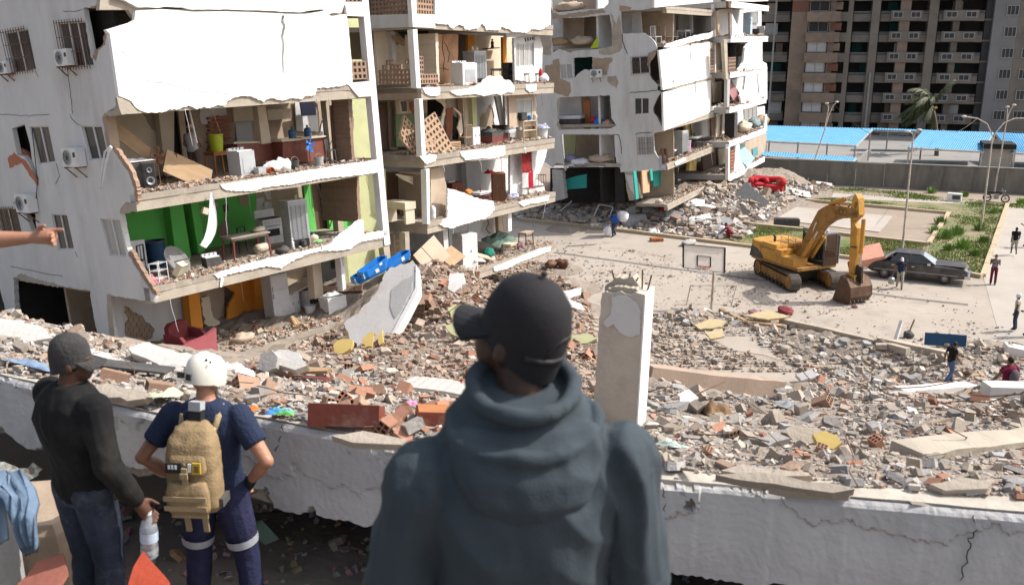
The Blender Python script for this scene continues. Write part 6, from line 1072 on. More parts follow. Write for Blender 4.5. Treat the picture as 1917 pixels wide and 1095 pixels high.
x, zz = FE.fac((1402,292),.0); board(FE.M @ T(x,.4,zz,0,R(50),R(-12)), 'large sky blue door lying on the lowest end slab', 2.6,1.7,.1, mat('sky_door', (.28,.50,.52), (.24,.44,.46), 3, .5)); x, zz = FE.fac((1425,285),1.0); board(FE.M @ T(x,1.6,zz,0,R(85),0), 'teal panel standing behind the sky blue door', 2.2,.8,.1, mat('teal_panel', (.12,.30,.32), None, 3))
def gput(px, py, rz=0, dz=0): x, y, z, d = onslope(px, py); return T(x, y, z+dz, rz)
t = thing('sofa', 'bright red sofa with curved back sitting on the rubble by the far block', 'sofa', gput(1435,355,R(-20),.1))
mb = MB(); mb.loft([[(x*1.0, y*1.0, zz) for x, y in [(-1.3,-.55),(1.3,-.55),(1.35,.55),(-1.35,.55)]] for zz in (0,.45)]); mb.build('base', REDF, t); mb = MB(); mb.tube([(-1.25,-.5,.65),(-1.3,.3,.75),(-.9,.55,.85),(0,.62,.8),(.9,.55,.85),(1.3,.3,.75),(1.25,-.5,.65)], .26, 10); mb.build('backrest', REDF, t, smooth=True)
t = thing('armchair', 'bright red tub armchair next to the red sofa', 'armchair', gput(1424,352,R(-30),.15)); mb = MB(); mb.lathe([(.5,0),(.55,.35),(.3,.42),(.0,.42)], 16); mb.build('seat', REDF, t, smooth=40); mb = MB(); mb.tube([(.5*math.cos(a),.5*math.sin(a),.55+.12*math.sin(a)) for a in [k*.3-.3 for k in range(13)]], .16, 8); mb.build('backrest', REDF, t, smooth=True)
cabinet(gput(1461,357,R(25),.05), 'brown bedside cabinet standing right of the red sofa', .6,.5,1.05, WOODO, WOODB); cabinet(gput(1297,336,R(20),.1), 'teal wardrobe block in the ground floor debris', 1.1,.7,1.2, TEAL, TEAL,0,'wardrobe','wardrobe'); cabinet(gput(1245,352,R(20)), 'red brown cabinet tilted in the ground floor debris', 1.2,.7,1.0, mat('red_brown_wood', (.15,.05,.03)), WOODB)
def edge_debris(F, root, zt, x0, x1, n, seed, big=1.0, y0=.05, y1=1.3):
 rg = random.Random(seed); V = []; Fc_ = []; Cl = []; pal = [(.44,.30,.22),(.38,.25,.18),(.48,.41,.34),(.56,.52,.47),(.34,.29,.245),(.44,.35,.28),(.40,.35,.30),(.42,.22,.14)]
 for k in range(int(n*2.6)):
  q = rg.random(); s = (.035+.05*rg.random() if q < .75 else .08+.10*rg.random() if q < .96 else rg.uniform(.16,.28))*big; x = rg.uniform(x0,x1); y = y0+(y1-y0)*rg.random()**1.6; h = s*rg.uniform(.2,.5)
  M = T(x, y, zt+h*.3+rg.random()**2*.07*big, rg.uniform(0,6), rg.uniform(-.45,.45), rg.uniform(-.45,.45)); o = len(V); c = rg.choice(pal); f = rg.uniform(.8,1.2); c = [min(1,v*f) for v in c]; asp = rg.uniform(.35,.8)
  for v in [(-1,-1,-1),(1,-1,-1),(1,1,-1),(-1,1,-1),(-1,-1,1),(1,-1,1),(1,1,1),(-1,1,1)]: V.append(tuple(M @ Vector((v[0]*s/2*rg.uniform(.5,1.1), v[1]*s/2*rg.uniform(.6,1)*asp, v[2]*h/2*rg.uniform(.7,1))))); Cl.append(c)
  Fc_ += [tuple(i+o for i in f) for f in [(3,2,1,0),(4,5,6,7),(0,1,5,4),(1,2,6,5),(2,3,7,6),(3,0,4,7)]]
 o = rawmesh('slab_debris', np.array(V), np.array(Fc_), RUBB, 'stuff', np.array(Cl), root); return o
edge_debris(FA, RA, .48, .1, 6.2, 420, 1); edge_debris(FA, RA, .48, 6, 9.6, 120, 2, .8); edge_debris(FA, RA, .48, 8.6, 9.7, 60, 22, 1.1, .3, 2.0); edge_debris(FA, RA, -2.27, .2, 5.0, 330, 3); edge_debris(FA, RA, -2.27, 5, 9.9, 220, 4, .8); edge_debris(FA, RA, -2.27, 8.6, 9.9, 60, 41, 1.2, .1, 2.2); edge_debris(FA, RA, -5.01, 1.5, 10, 700, 5, 1.15, .05, 2.8)
edge_debris(FB, RB, 3.25, .2, 11, 220, 6, 1); edge_debris(FB, RB, .5, .1, 11, 480, 7, 1.15, .05, 2.0); edge_debris(FB, RB, -2.25, .1, 11, 330, 8, 1.1, .05, 1.8); edge_debris(FB, RB, -4.9, 2, 11, 330, 9, 1.2, .05, 1.8)
for k, zt in ZC.items():
 if k < 5: edge_debris(FC, RC, zt+.45, .3, 12, 200, 20+k, 1.6, .05, 1.2)
for k, zt in ZE.items():
 if k < 5: edge_debris(FE, RE, zt+.45, .3, 12.5, 260, 30+k, 1.7, .05, 1.6)
# excavator
YEL = mat('excavator_yellow', (.56,.29,.05), (.42,.21,.045), 2.2, .65, .1, dirt=(.20,.125,.06), dsc=1.7)
YEL2 = mat('grimy_yellow', (.34,.18,.05), (.24,.12,.035), 3, .75, .15, dirt=(.06,.04,.025), dsc=1.5)
TRK = mat('worn_track_steel', (.15,.13,.115), (.09,.075,.06), 4, .7, .2, metal=.2)
GREASE = mat('greasy_black', (.03,.026,.022), (.05,.04,.03), 4, .6, .1)
BKT = mat('rusty_bucket_steel', (.13,.075,.045), (.08,.05,.035), 3, .6, .25, metal=.35, dirt=(.22,.13,.08), dsc=1.2)
CHROME = mat('chrome_rod', (.6,.6,.6), None, 3, .25, 0, metal=.9)
ex = thing('excavator', 'yellow tracked excavator with lowered bucket and caged cab on the court', 'excavator', loc=(15.95,50.9,0.012), rz=math.atan2(-.42,-.907))
Mt = Matrix.Rotation(math.atan2(-.2,-.98)-math.atan2(-.42,-.907), 4, 'Z')
def exb(name, m, mb, M=None, **k): return mb.build(name, m, ex, M=M, **k)
L_, hT = 4.5, .95
for sx in (-1, 1):
 Mx = Mt @ Matrix.Translation((sx*1.19, 0, 0)); r = hT/2-.04; st = L_-2*r; per = 2*st+2*math.pi*r; n = 46; mb = MB()
 for k in range(n):
  s = per*k/n
  if s < st: p, a = (-st/2+s, 0.04), 0
  elif s < st+math.pi*r: t_ = (s-st)/r; p, a = (st/2+r*math.sin(t_), .04+r-r*math.cos(t_)), t_
  elif s < 2*st+math.pi*r: p, a = (st/2-(s-st-math.pi*r), .04+2*r), math.pi
  else: t_ = (s-2*st-math.pi*r)/r; p, a = (-st/2-r*math.sin(t_), .04+r+r*math.cos(t_)), math.pi+t_
  Ms = Matrix.Translation((0, p[0], p[1])) @ Matrix.Rotation(a, 4, 'X'); mb.box((0,0,0), (.6, per/n*.93, .04), Ms); mb.box((0,.03,-.03), (.58,.02,.035), Ms); mb.box((0,-.03,-.03), (.58,.02,.03), Ms)
 belt = exb('track', TRK, mb, Mx); mb = MB(); mb.plate([(-st/2,.22),(st/2,.22),(st/2+.2,.45),(st/2,.70),(-st/2,.70),(-st/2-.2,.45)], 0, -.2, .2); f = mb.build('track_frame', YEL2, belt)
 for yy, rr in ((-st/2,.36),(st/2,.36)): mb = MB(); mb.lathe([(rr,-.26),(rr,.26),(rr*.6,.27),(rr*.3,.30),(0,.30)], 18, Matrix.Translation((0,yy,.475)) @ Matrix.Rotation(R(90),4,'Y')); mb.lathe([(rr,-.26),(rr*.6,-.27),(rr*.3,-.30),(0,-.30)], 18, Matrix.Translation((0,yy,.475)) @ Matrix.Rotation(R(90),4,'Y')); mb.build('sprocket', YEL2, belt)
 for k in range(7): yy = -st/2+.45+k*(st-.9)/6; mb = MB(); mb.lathe([(.13,-.25),(.13,.25)], 10, Matrix.Translation((0,yy,.2)) @ Matrix.Rotation(R(90),4,'Y')); mb.build('roller', GREASE, belt)
mb = MB(); mb.box((0,0,.62),(2.0,1.6,.5)); mb.lathe([(.75,.8),(.75,1.08)], 20); exb('undercarriage', GREASE, mb)
mb = MB(); mb.box((0,-.35,1.14),(2.66,3.9,.16)); exb('deck', YEL2, mb)
CWp = [(-1.35,-1.55),(-1.35,-2.2),(-1.1,-2.62),(-.5,-2.78),(.5,-2.78),(1.1,-2.62),(1.35,-2.2),(1.35,-1.55)]
mb = MB(); mb.loft([[(x*s, -1.55+(y+1.55)*s, z) for x, y in CWp] for z, s in ((1.0,.93),(1.12,1.0),(1.95,1.0),(2.08,.96),(2.12,.88))]); exb('counterweight', YEL, mb, smooth=35)
mb = MB(); mb.plate([(1.12,1.28),(1.12,1.8),(1.0,1.86)][:0] or [(-2.45,1.15),(-1.3,1.15),(-1.3,1.30),(-1.75,1.66),(-2.3,1.80)], 0, 1.345, 1.362); exb('dark_side_panel', BLACKD, mb)
mb = MB(); mb.loft([[(x, y, z) for x, y in [(-1.25,-1.55),(1.33,-1.55),(1.33,-.25),(-1.25,-.25)]] for z in (1.2,2.02)]+[[(x*.95, y, 2.14) for x, y in [(-1.25,-1.5),(1.33,-1.5),(1.33,-.3),(-1.25,-.3)]]]); exb('engine_hood', YEL, mb)
for k in range(5): mb = MB(); mb.box((1.337,-1.4+k*.24,1.85),(.015,.16,.05)); exb('hood_slot', BLACKD, mb)
for x in (-.5,.2): mb = MB(); mb.box((x,-.9,2.15),(.55,.9,.03)); exb('hood_grille', YEL2, mb)
mb = MB(); mb.box((.86,.45,1.42),(.98,1.5,.44)); exb('tool_box', YEL, mb); mb = MB(); mb.box((.95,-.05,1.78),(.8,.5,.34)); exb('tank', YEL, mb)
mb = MB(); mb.plate([(-.2,1.22),(1.15,1.22),(1.15,1.66),(-.2,1.66)], 0, 1.352, 1.362); exb('toolbox_door', YEL, mb)
mb = MB(); mb.tube([(.7,-1.15,2.1),(.7,-1.15,2.42),(.7,-1.25,2.5)], .075, 8); exb('exhaust', BLACKD, mb)
for x in (.45,.95):
 mb = MB(); mb.tube([(x,.25,1.95),(x,.25,2.55),(x+.0,-.35,2.6),(x,-.35,2.1)], .022, 5); exb('handrail', YEL, mb)
cx0, cx1, cy0, cy1, cz0, cz1 = -1.33, -.36, -.15, 1.62, 1.2, 2.98
mb = MB(); mb.box(((cx0+cx1)/2,(cy0+cy1)/2,cz0+.1),(cx1-cx0,cy1-cy0,.2)); mb.box((cx0+.02,(cy0+cy1)/2,cz0+.4),(.05,cy1-cy0,.45)); mb.box(((cx0+cx1)/2,cy1-.03,cz0+.28),(cx1-cx0,.05,.3)); exb('cab_base', GREASE, mb)
for x, y in ((cx0,cy0),(cx1,cy0),(cx0,cy1),(cx1,cy1),(cx0,.55)): mb = MB(); mb.bar((x+(.035 if x == cx0 else -.035),y+(-.03 if y == cy1 else .03),cz0),(x+(.05 if x == cx0 else -.05),y+(-.10 if y == cy1 else .05),cz1),.08); exb('cab_pillar', BLACKD, mb)
mb = MB(); mb.loft([[(x,y,z) for x, y in [(cx0,cy0),(cx1,cy0),(cx1,cy1-s),(cx0,cy1-s)]] for z, s in ((cz1-.06,.05),(cz1+.03,.05),(cz1+.08,.2))]); exb('cab_roof', mat('dusty_grey_roof', (.20,.20,.21), (.28,.27,.25), 3, .7), mb)
mb = MB()
for k in range(13): x = cx0+.06+k*(cx1-cx0-.12)/12; mb.bar((x,cy1+.03,cz0+.05),(x,cy1-.03,cz1-.05),.012)
for k in range(16): z = cz0+.08+k*(cz1-cz0-.16)/15; mb.bar((cx0+.04,cy1+.03-.06*k/15,z),(cx1-.04,cy1+.03-.06*k/15,z),.012)
exb('cab_guard', RUST, mb, kind='stuff')
mb = MB(); mb.box((cx1-.01,.7,2.3),(.012,1.6,1.0)); exb('side_window', mat('cab_glass', (.06,.07,.07), None, 2, .15, 0, trans=.7), mb)
mb = MB(); mb.box((cx0-.25,1.0,2.0),(.04,1.0,1.6)); exb('open_door', mat('grey_door', (.33,.35,.36), None, 2, .5), mb); mb = MB(); mb.box((cx0-.275,.85,2.55),(.02,.2,.2)); exb('door_vent', BLACK, mb)
mb = MB(); mb.box((-.85,.35,1.65),(.5,.5,.12)); mb.box((-.85,.12,2.0),(.5,.12,.7)); exb('seat', BLACK, mb)
def ybox(name, P, x0, x1, m): mb = MB(); mb.plate(P, 0, x0, x1); return exb(name, m, mb)
PIN = (4.35,4.62)
ybox('boom', [(.25,1.45),(.75,1.4),(1.5,2.6),(2.15,3.55),(2.75,3.98),(3.3,4.2),(4.45,4.42),(4.5,4.72),(4.3,4.86),(3.2,4.84),(2.3,4.72),(1.72,4.35),(1.1,3.2)], -.03, .42, YEL2)
ybox('boom_flange', [(.62,1.5),(.75,1.42),(1.5,2.62),(2.15,3.58),(2.75,4.0),(3.3,4.22),(3.25,4.30),(2.7,4.1),(2.05,3.66)], -.06, .45, YEL2)
for k in (0,1): ybox('boom_decal', [(1.45+.0,3.2+.0),(1.52,3.22),(1.72,3.72),(1.65,3.72)], .425, .435, APPL) if k == 0 else None
def text(name, s, size, M, m):
 cu = bpy.data.curves.new(name, 'FONT'); cu.body = s; cu.size = size; cu.extrude = .004; cu.materials.append(m); o = bpy.data.objects.new(name, cu); COL.objects.link(o); bpy.context.view_layer.update(); me = bpy.data.meshes.new_from_object(o.evaluated_get(bpy.context.evaluated_depsgraph_get())); bpy.data.objects.remove(o); me.materials.clear(); me.materials.append(m); return link(name, me, ex, M)
text('lettering', 'CO', .42, Matrix(((0,0,1,.432),(-1,0,0,3.85),(0,1,0,4.42),(0,0,0,1))), mat('faded_lettering', (.10,.065,.03), None, 4))
ybox('stick', [(4.2,4.2),(4.55,3.9),(4.66,2.4),(4.58,1.35),(4.32,1.3),(4.2,2.4),(4.1,3.9),(3.98,4.6),(4.02,5.35),(4.22,5.62),(4.42,5.4),(4.6,4.6)], .0, .38, YEL)
mb = MB(); mb.tube([(.385,4.3+.06*math.cos(a*.5236),5.05+.13*math.sin(a*.5236)) for a in range(13)], .02, 4); exb('emblem', BLACK, mb)
def ram(a, b, r, k=.6, x=.2, name='hydraulic_ram'):
 a = Vector((x,*a)); b = Vector((x,*b)); mb = MB(); mb.tube([a, a.lerp(b, k)], r, 10); o = exb(name, YEL, mb, smooth=40); mb = MB(); mb.tube([a.lerp(b, k), b], r*.5, 8); mb.build('rod', CHROME, o, smooth=40)
ram((2.35,4.78), (4.05,5.5), .13, .62); ram((.95,1.6), (2.0,3.3), .10, .75, -.16); ram((.95,1.6), (2.0,3.3), .10, .75, .56); ram((4.75,4.4), (4.82,1.95), .11, .72)
mb = MB(); mb.bar((.2,4.82,1.95),(.2,4.45,1.55),.16,.3); mb.bar((.2,4.82,1.95),(.2,4.9,1.1),.12,.34); exb('bucket_link', GREASE, mb)
mb = MB(); mb.bar((.44,4.3,2.9),(.44,4.72,2.95),.05); mb.bar((-.04,4.3,2.9),(-.04,4.72,2.95),.05); exb('hose_clamp', BLACK, mb)
mb = MB(); mb.tube([(.1,2.1,4.6),(.05,2.25,4.95),(.05,2.6,4.9),(.1,2.9,4.82)], .035, 6); mb.tube([(.3,3.7,4.85),(.28,3.9,5.0),(.3,4.2,4.9)], .03, 6); exb('hose', BLACK, mb, smooth=True, kind='stuff')
bp_ = [(4.3,1.45),(4.75,1.35),(5.05,.95),(5.1,.45),(4.85,.08),(4.3,-.0),(3.85,.08)]      # shell outline: pin, back, floor, lip
bp2 = [(y-.03, z+.0) for y, z in bp_]
Vb = []
for x in (-.52,.90):
 for y, z in bp_: Vb.append((x,y,max(z,.03)))
 for y, z in bp_: cy, cz = 4.45,.7; Vb.append((x*.93+.012, y+(cy-y)*.09, max(z,.03)+(cz-z)*.09))
n = len(bp_); Fb_ = []
for k in range(n-1): Fb_ += [(k,k+1,2*n+k+1,2*n+k), (n+k,3*n+k,3*n+k+1,n+k+1)]
Fb_ += [(0,2*n,3*n,n), (n-1,2*n-1,4*n-1,3*n-1)]
mb = MB(); mb.add(Vb, Fb_); mb.plate(bp_[:], 0, -.55, -.50); mb.plate(bp_[:], 0, .88, .93); mb.V = [(a,b,max(c,.02)) for a,b,c in mb.V]; exb('bucket', BKT, mb)
for k in range(5): mb = MB(); x = -.42+k*.305; mb.plate([(3.95,.02),(3.95,.14),(3.68,.06)], 0, x-.06, x+.06); exb('bucket_tooth', TRK, mb)
for k in range(6): mb = MB(); x = -.42+k*.25; mb.box((x,4.97,.28),(.05,.3,.05), rx=-.9); exb('wear_strip', TRK, mb)
mb = MB(); mb.plate([(4.1,1.1),(4.9,1.05),(4.8,1.5),(4.25,1.55)], 0, -.12, -.06); mb.plate([(4.1,1.1),(4.9,1.05),(4.8,1.5),(4.25,1.55)], 0, .45, .51); exb('bucket_ear', YEL, mb)
# parked saloon car
CARP = mat('dusty_dark_paint', (.035,.031,.031), (.07,.063,.06), 1.6, .42, .05, dirt=(.13,.115,.105), dsc=1.4, spec=.5)
CARG = mat('car_glass', (.03,.034,.036), (.07,.07,.07), 1.5, .1, 0, spec=.6)
a = onz(1673,523); b = onz(1776,534); hd = math.atan2(b[1]-a[1], b[0]-a[0])
car = thing('parked_car', 'dusty dark saloon car loaded with a pink mattress at its rear', 'car', M=T((a[0]+b[0])/2+.05, (a[1]+b[1])/2+.85, .014, hd) @ Matrix.Diagonal((1,1,1.08,1)))
def carp(name, m, mb, par=None, **k): return mb.build(name, m, par or car, **k)
st = [(-2.65,.50,.74,.42),(-2.6,.46,.86,.80),(-2.3,.34,.93,.86),(-1.9,.30,.95,.89),(-1.2,.27,.95,.91),(0,.26,.95,.91),(1.0,.27,.93,.91),(1.9,.30,.91,.90),(2.5,.36,.87,.86),(2.62,.42,.80,.80)]   # x, bottom, belt height, half width
rings = []
for x, zb, zt, hw in st:
 hw = max(hw,.78); rings.append([(x,-hw*.92,zb),(x,-hw,zb+.18),(x,-hw,zt-.22),(x,-hw*.95,zt-.04),(x,-hw*.80,zt+.03),(x,0,zt+.06),(x,hw*.80,zt+.03),(x,hw*.95,zt-.04),(x,hw,zt-.22),(x,hw,zb+.18),(x,hw*.92,zb)])
mb = MB(); mb.loft(rings); body = carp('body', CARP, mb, smooth=28)
gh = [(-1.72,.76,.94),(-1.15,.66,1.36),(.12,.66,1.39),(.82,.74,.95)]
mb = MB(); mb.loft([[(-1.22,-.66,1.36),(-1.15,-.66,1.41),(.2,-.66,1.42),(.3,-.66,1.38),(.3,.66,1.38),(.2,.66,1.42),(-1.15,.66,1.41),(-1.22,.66,1.36)],[(-1.1,-.58,1.435),(-1.05,-.56,1.45),(.1,-.56,1.46),(.16,-.58,1.445),(.16,.58,1.445),(.1,.56,1.46),(-1.05,.56,1.45),(-1.1,.58,1.435)]]); carp('roof', CARP, mb, smooth=40)
for s in (-1,1):
 for (x0,y0,z0),(x1,y1,z1),w_ in (((-1.78,.78,.94),(-1.2,.66,1.38),.16),((.95,.76,.95),(.28,.66,1.39),.07),((-.30,.79,.95),(-.34,.67,1.39),.09)): mb = MB(); mb.bar((x0,s*y0,z0),(x1,s*y1,z1),w_,.04); carp('pillar', CARP, mb)
 for P in ([(-.30,.77,.97),(.88,.76,.97),(.28,.665,1.37),(-.34,.665,1.37)], [(-1.40,.77,.97),(-.32,.77,.97),(-.36,.665,1.37),(-1.05,.665,1.37)]): mb = MB(); mb.add([(x,s*y,z) for x,y,z in P]+[(x,s*(y-.015),z) for x,y,z in P], [(0,1,2,3),(7,6,5,4),(0,4,5,1),(1,5,6,2),(2,6,7,3),(3,7,4,0)]); carp('side_window', CARG, mb)
 for x0, x1 in ((-.30,.78),(-1.35,-.34)):
  mb = MB(); mb.plate([(x0,.40),(x1,.40),(x1,.90),(x0,.92)], 1, s*.912-.006, s*.912+.006); d_ = carp('door', CARP, mb); mb = MB(); mb.box(((x0+.16),s*.93,.80),(.16,.03,.035)); mb.build('handle', CHROME, d_)
 mb = MB(); mb.box((0,s*.922,.52),(4.4,.014,.035)); carp('side_trim', STEEL, mb)
 for x in (-1.62,1.52):
  mb = MB(); mb.lathe([(.20,-.10),(.31,-.10),(.33,-.06),(.33,.06),(.31,.10),(.20,.10)], 22, Matrix.Translation((x,s*.80,.33)) @ Matrix.Rotation(R(90),4,'X')); wh = carp('wheel', mat('tyre_rubber', (.02,.02,.02), (.05,.046,.042), 3, .85), mb, smooth=35)
  mb = MB(); mb.lathe([(.20,-.08),(.19,-.104),(.15,-.09),(.11,-.11),(.05,-.12),(0,-.12)], 16, Matrix.Translation((x,s*.80,.33)) @ Matrix.Rotation(R(90 if s < 0 else -90),4,'X') @ Matrix.Scale(-1,4,(0,0,1))); mb.build('rim', mat('dull_rim', (.30,.29,.28), (.2,.17,.15), 5, .5, .1, metal=.4), wh)
  mb = MB(); mb.tube([(x+.40*math.cos(k*math.pi/10), s*.905, .33+.40*math.sin(k*math.pi/10)) for k in range(11)], .025, 5); carp('wheel_arch', CARP, mb)
 mb = MB(); mb.box((.66,s*.99,1.0),(.16,.12,.10)); carp('mirror', CHROME, mb)
for P in ([(.97,-.72,.97),(.97,.72,.97),(.30,.63,1.375),(.30,-.63,1.375)], [(-1.78,-.70,.96),(-1.78,.70,.96),(-1.22,.62,1.36),(-1.22,-.62,1.36)]):
 mb = MB(); mb.add(P+[(x*.985,y,z-.012) for x,y,z in P], [(0,1,2,3),(7,6,5,4),(0,4,5,1),(1,5,6,2),(2,6,7,3),(3,7,4,0)]); carp('windscreen', mat('pale_windscreen', (.34,.40,.43), (.26,.30,.32), 1.5, .2, 0, spec=.6), mb)  # pale blue grey glass colour
mb = MB(); mb.bar((.98,-.75,.965),(.98,.75,.965),.035); mb.bar((.30,-.64,1.385),(.30,.64,1.385),.03); mb.bar((.98,-.75,.965),(.30,-.64,1.385),.03); carp('windscreen_trim', CHROME, mb)
mb = MB(); mb.box((1.75,0,.975),(1.5,1.5,.02)); carp('bonnet', CARP, mb)
for x in (2.70,-2.72): mb = MB(); mb.box((x,0,.46),(.12,1.74,.17)); mb.box((x*.985,-.86,.46),(.3,.06,.16)); mb.box((x*.985,.86,.46),(.3,.06,.16)); carp('bumper', CHROME, mb)
mb = MB(); mb.box((2.64,0,.68),(.04,.7,.22)); carp('grille', BLACK, mb)
for y in (-.6,-.44,.44,.6): mb = MB(); mb.box((2.64,y,.68),(.05,.14,.16)); carp('headlight', GLASSW, mb)
M = car.matrix_world
PINKF = mat('pink_foam', (.72,.38,.28), (.64,.32,.23), 3, .9, .15); mb = MB(); mb.box((0,0,0),(1.55,1.3,.55)); bmx = mb.build('mattress', PINKF, M=M @ T(-2.6,-.3,1.0,R(14),R(24),R(-16)), label='folded pink foam mattress sticking out of the car boot', cat='mattress')
sack(M @ T(-3.25,-.5,.0,R(20)), 'red bundle hanging under the pink mattress at the car', (.38,.3,.5), REDF, 4, 'bundle', 'bundle')
# basketball hoop and goal frame
hp = onz(1332,582); q = onz(1332,582); dH = proj(q)[2]
bh = thing('basketball_hoop', 'basketball board with white face and hoop on a thin rusty pole', 'basketball hoop', loc=hp)
def hl(x, y, off=0): return Vector(pt(x, y, dH-off))-Vector(hp)
mb = MB(); mb.tube([(0,0,-.1), hl(1337,508)], .075, 8); mb.build('pole', POLE, bh, smooth=40)
c = [hl(1279,457,.5), hl(1357,464,.5), hl(1356,511,.5), hl(1279,501,.5)]; nrm = (c[1]-c[0]).cross(c[3]-c[0]).normalized(); nrm = nrm if nrm.y < 0 else -nrm
def slab(P, th, name, m): mb = MB(); mb.add(P+[p-nrm*th for p in P], [(0,1,2,3),(7,6,5,4),(0,4,5,1),(1,5,6,2),(2,6,7,3),(3,7,4,0)]); return mb.build(name, m, bh)
slab(c, .04, 'board', mat('pale_board', (.82,.75,.66), (.74,.67,.58), 3, .8)); BLKP = mat('black_paint', (.03,.03,.03), None, 3)
mb = MB()
for a, b in zip(c, c[1:]+c[:1]): mb.bar(a+nrm*.012, b+nrm*.012, .085, .02)
mb.build('board_border', BLKP, bh); mid = lambda u, v: c[0].lerp(c[1], u).lerp(c[3].lerp(c[2], u), v); I = [mid(.34,.42), mid(.66,.42), mid(.66,.84), mid(.34,.84)]; mb = MB()
for a, b in zip(I, I[1:]+I[:1]): mb.bar(a+nrm*.008, b+nrm*.008, .06, .012)
mb.build('target_square', BLKP, bh); rc = mid(.5,.90)+nrm*.32; mb = MB(); mb.tube([rc+Vector((.24*math.cos(k*math.pi/9),.24*math.sin(k*math.pi/9),0)) for k in range(19)], .02, 5); mb.bar(mid(.5,.9), rc-nrm*.24, .12,.03); mb.build('rim', mat('orange_rim', (.45,.12,.04), None, 3), bh); mb = MB()
for k in range(12): a = k*math.pi/6; mb.tube([rc+Vector((.23*math.cos(a),.23*math.sin(a),0)), rc+Vector((.17*math.cos(a+.3),.17*math.sin(a+.3),-.25)), rc+Vector((.14*math.cos(a),.14*math.sin(a),-.55))], .008, 3); mb.tube([rc+Vector((.23*math.cos(a),.23*math.sin(a),0)), rc+Vector((.17*math.cos(a-.3),.17*math.sin(a-.3),-.25)), rc+Vector((.14*math.cos(a),.14*math.sin(a),-.55))], .008, 3)
mb.build('net', CLOTHW, bh); mb = MB(); mb.bar(mid(.7,.6)-nrm*.05, hl(1337,515), .06); mb.build('bracket', POLE, bh)
g0, g1 = Vector(onz(1285,572)), Vector(onz(1369,574)); dg = proj(g0)[2]; t = thing('goal_frame', 'small rusty pipe goal frame beneath the basketball board', 'goal', loc=g0); A = Vector(pt(1293,534,dg))-g0; B = Vector(pt(1379,534,dg))-g0
mb = MB(); mb.tube([(0,0,0), A], .035, 6); mb.build('post', POLE, t); mb = MB(); mb.tube([g1-g0, B], .035, 6); mb.build('post', POLE, t); mb = MB(); mb.tube([A, B], .035, 6); mb.build('crossbar', PALE, t)
# motorbike and white box by the wall
t = thing('motorbike', 'dark motorbike parked by the round headed lamp post', 'motorbike', loc=onz(1864,378), rz=R(-25)); RUB = MATS['tyre_rubber']
for x in (-.68,.68):
 mb = MB(); mb.tube([(x+.29*math.cos(k*math.pi/9),0,.31+.29*math.sin(k*math.pi/9)) for k in range(19)], .055, 7); wh = mb.build('wheel', RUB, t, smooth=True); mb = MB()
 for k in range(6): a = k*math.pi/6; mb.bar((x-.27*math.cos(a),0,.31-.27*math.sin(a)),(x+.27*math.cos(a),0,.31+.27*math.sin(a)),.018)
 mb.build('rim', STEEL, wh)
mb = MB(); mb.tube([(.68,.06,.31),(.45,.06,.95)], .03, 5); mb.tube([(.68,-.06,.31),(.45,-.06,.95)], .03, 5); mb.build('fork', STEEL, t); mb = MB(); mb.tube([(.45,0,.85),(.1,0,.45),(-.25,0,.45),(-.68,0,.31)], .035, 5); mb.tube([(.42,0,.8),(-.6,0,.68)], .035, 5); mb.build('frame', BLACK, t); mb = MB(); mb.ball((.2,0,.82),(.3,.14,.13),12,8); mb.build('fuel_tank', mat('tank_paint', (.05,.05,.06), None, 3, .3), t, smooth=True); mb = MB(); mb.loft([[(x,y*.14,z) for x, y, z in [(-.75,-1,.80),(-.05,-1,.76),(-.05,1,.76),(-.75,1,.80)]],[(x,y*.12,z) for x, y, z in [(-.78,-1,.90),(-.05,-1,.84),(-.05,1,.84),(-.78,1,.90)]]]); mb.build('seat', BLACK, t)
mb = MB(); mb.tube([(.35,-.36,1.08),(.42,-.1,1.0),(.42,.1,1.0),(.35,.36,1.08)], .018, 5); mb.build('handlebar', STEEL, t); mb = MB(); mb.box((.0,0,.42),(.36,.26,.34)); mb.build('engine', STEEL, t); mb = MB(); mb.lathe([(.08,0),(.08,.08)], 10, Matrix.Translation((.56,0,.9)) @ Matrix.Rotation(R(90),4,'Y')); mb.build('headlight', GLASSW, t); mb = MB(); mb.tube([(.1,-.12,.3),(-.3,-.14,.28),(-.75,-.16,.36)], .04, 6); mb.build('exhaust', STEEL, t)
t = thing('appliance_box', 'white appliance casing left on the path by the far wall', 'box', loc=onz(1786,377), rz=R(-30)); B1(t, 'casing', (0,0,.35), (1.1,.6,.65), APPL); B1(t, 'front_grille', (.15,-.31,.38), (.6,.02,.35), BLACKD)
